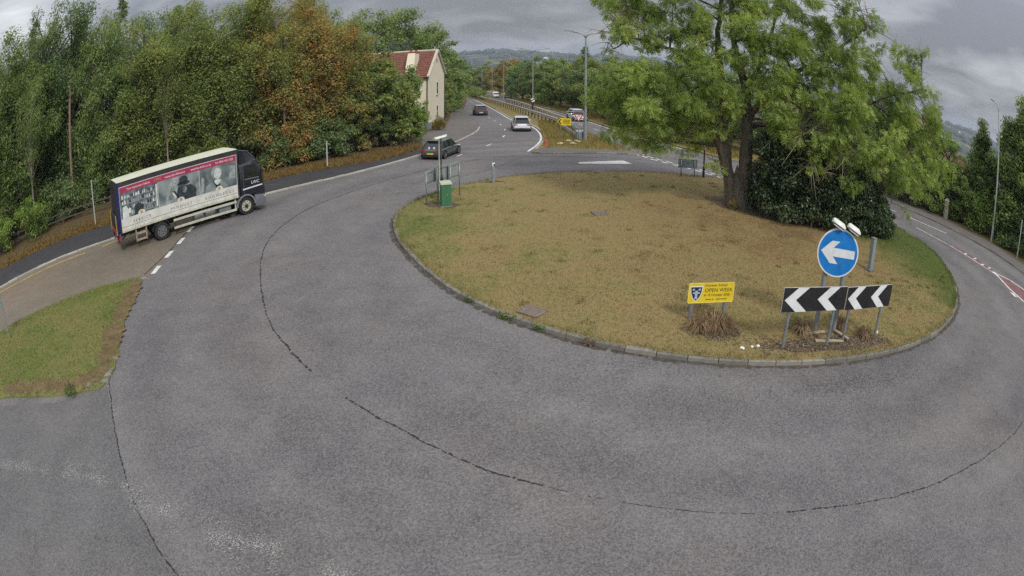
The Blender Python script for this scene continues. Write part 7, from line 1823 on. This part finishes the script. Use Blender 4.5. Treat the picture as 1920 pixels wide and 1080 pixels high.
for x, y, h, lb in [(14.9, 63.8, 1.3, 'light green bush on the verge right of the tall lamp column'), (13.8, 74, 1.2, 'low dry bush on the verge behind the white oncoming car'), (12.2, 88, 1.5, 'brown bracken clump on the oncoming verge')]:
    plant(SHRUB[0], x, y, h, 'fresh' if y < 70 else 'rust', lb, 'verge_bush', 'shrub', None)

# ------------------------------------------------------------------ hedge and trees on the east side
hedge = [(30.6, 46.6, 3.2, 'fresh'), (32.2, 43.6, 3.4, 'fresh'), (33.6, 41.0, 3.6, 'mid'), (35.2, 38.6, 3.3, 'fresh'), (36.9, 37.0, 2.6, 'mid'), (38.2, 34.6, 3.8, 'fresh'), (39.2, 32.4, 4.2, 'fresh'), (39.8, 29.6, 3.4, 'dark'), (40.0, 26.8, 3.6, 'dark'), (40.2, 23.8, 3.8, 'dark')]
lbl = ['hedge shrub farthest along the east footway', 'yellow-green hedge shrub seen under the hanging branches', 'green hedge shrub left of the gateway', 'bright hedge shrub beside the gateway', 'low shrub in the gateway gap', 'bright green laurel left of the slim lamp column', 'green laurel directly behind the slim lamp column', 'dark shrub right of the slim lamp column', 'dark shrub by the thin post at the right edge', 'dark shrub at the right picture edge']
for k, ((x, y, h, col), lb) in enumerate(zip(hedge, lbl)): plant(SHRUB[k % 4], x, y, h, col, lb, 'hedge_shrub', 'shrub', 'hedge along the east footway', wide=1.05)
for az, d, h, pr, col, lb, wd in [(48.2, 54, 9.2, SPIRE[0], 'mid', 'dark upright tree just left of the slim lamp column', 1.9), (51.6, 53, 11.2, SPIRE[1], 'mid', 'tall dark upright tree right of the slim lamp column', 2.0), (54.2, 52, 12.4, SPIRE[0], 'mid', 'tallest dark upright tree at the right picture edge', 2.0), (57.5, 51, 11.5, SPIRE[1], 'dark', 'dark upright tree cut by the right picture edge', 1.9), (46.2, 53, 5.6, ROUND[1], 'mid', 'low green tree below the gap with the far hill', 1.2), (43.8, 54, 7.0, ROUND[2], 'fresh', 'green tree right of the hanging branches', 1.2), (41.0, 56, 8.0, ROUND[3], 'mid', 'green tree behind the right side of the big tree', 1.15), (38.0, 58, 8.4, ROUND[0], 'fresh', 'bright green tree across the lane behind the big tree', 1.1), (35.0, 60, 8.4, ROUND[1], 'mid', 'green tree seen through the big tree', 1.1), (32.0, 60, 8, ROUND[2], 'mid', 'green tree behind the dark thicket', 1.1), (50.0, 58, 7.4, ROUND[0], 'dark', 'dark tree filling behind the slim lamp column', 1.2), (47.2, 62, 5.0, ROUND[3], 'mid', 'low tree in the dip below the far hill', 1.4)]:
    x, y = pol(az, d); plant(pr, x, y, h, col, lb, 'broadleaf_tree', 'tree', None, wide=wd)
gt = empty('gate_pier', (35.75, 36.9, Z(35.7, 36.9) + .09), .6, 'old stone gate pier in the hedge gap', 'gate pier')
MB().box((0, 0, .75), (.45, .45, 1.5)).build('pier', M_stone, gt, bevel=.02)
MB().loft([[(-.28, -.28, 1.5), (.28, -.28, 1.5), (.28, .28, 1.5), (-.28, .28, 1.5)], [(-.1, -.1, 1.72), (.1, -.1, 1.72), (.1, .1, 1.72), (-.1, .1, 1.72)]]).build('cap', M_stone, gt)

# ------------------------------------------------------------------ woods on the far hillside, one soft mass
rgF = np.random.default_rng(99)
fV, fF = [], []
ico = bmesh.new(); bmesh.ops.create_icosphere(ico, subdivisions=1, radius=1.0)
iv = np.array([v.co[:] for v in ico.verts]); ifc = np.array([[v.index for v in f.verts] for f in ico.faces]); ico.free()
cnt = 0; nv_ = 0
while cnt < 5200:
    az = math.radians(rgF.uniform(-22, 62)); R = 450 + 2850 * rgF.random() ** .8
    x, y = R * math.sin(az), R * math.cos(az)
    k = math.sin(x / 95 + 1.3 * math.sin(y / 160)) * math.sin(y / 120 + .7 * math.sin(x / 140)) + .35 * math.sin(x / 41) * math.cos(y / 37)
    if k < rgF.uniform(-.05, .45): continue
    s = rgF.uniform(5, 10) * (1 + R / 5000); v = iv * np.array([s * rgF.uniform(.8, 1.6), s * rgF.uniform(.8, 1.6), s * rgF.uniform(.7, 1.0)]) * rgF.uniform(.8, 1.2, size=(len(iv), 1)) + np.array([x, y, Z(x, y) + s * .4])
    fV.append(v); fF.append(ifc + nv_); nv_ += len(iv); cnt += 1
M_farwood = leaf_mat('far_woods', [(0.022, 0.034, 0.018), (0.040, 0.055, 0.026), (0.060, 0.075, 0.034)], trans=0, clump=.3)
tag(link('far_woods', fast_mesh('far_woods', np.concatenate(fV), np.concatenate(fF), M_farwood, nper=3)), 'hazy woods and hedges covering the far hillside', 'woodland', kind='stuff')

# ------------------------------------------------------------------ air between here and the hill
HAZE = True
if HAZE:
    hb = MB().box((0, 1400, 0), (7600, 7000, 2)).mesh('haze', M_wht)
    zlo, zhi = -110.0, 75.0
    for v in hb.vertices: v.co.z = zhi if v.co.z > 0 else zlo
    hm = bpy.data.materials.new('haze_air'); hm.use_nodes = True; hn = hm.node_tree; hn.nodes.clear()
    ho = hn.nodes.new('ShaderNodeOutputMaterial'); pv = hn.nodes.new('ShaderNodeVolumePrincipled')
    pv.inputs['Color'].default_value = (0.74, 0.84, 0.98, 1); pv.inputs['Density'].default_value = 0.00019; pv.inputs['Anisotropy'].default_value = 0.2
    hn.links.new(pv.outputs[0], ho.inputs['Volume'])
    hb.materials.clear(); hb.materials.append(hm)
    tag(link('haze', hb), 'thin blue-grey haze over the valley', 'haze', kind='stuff')
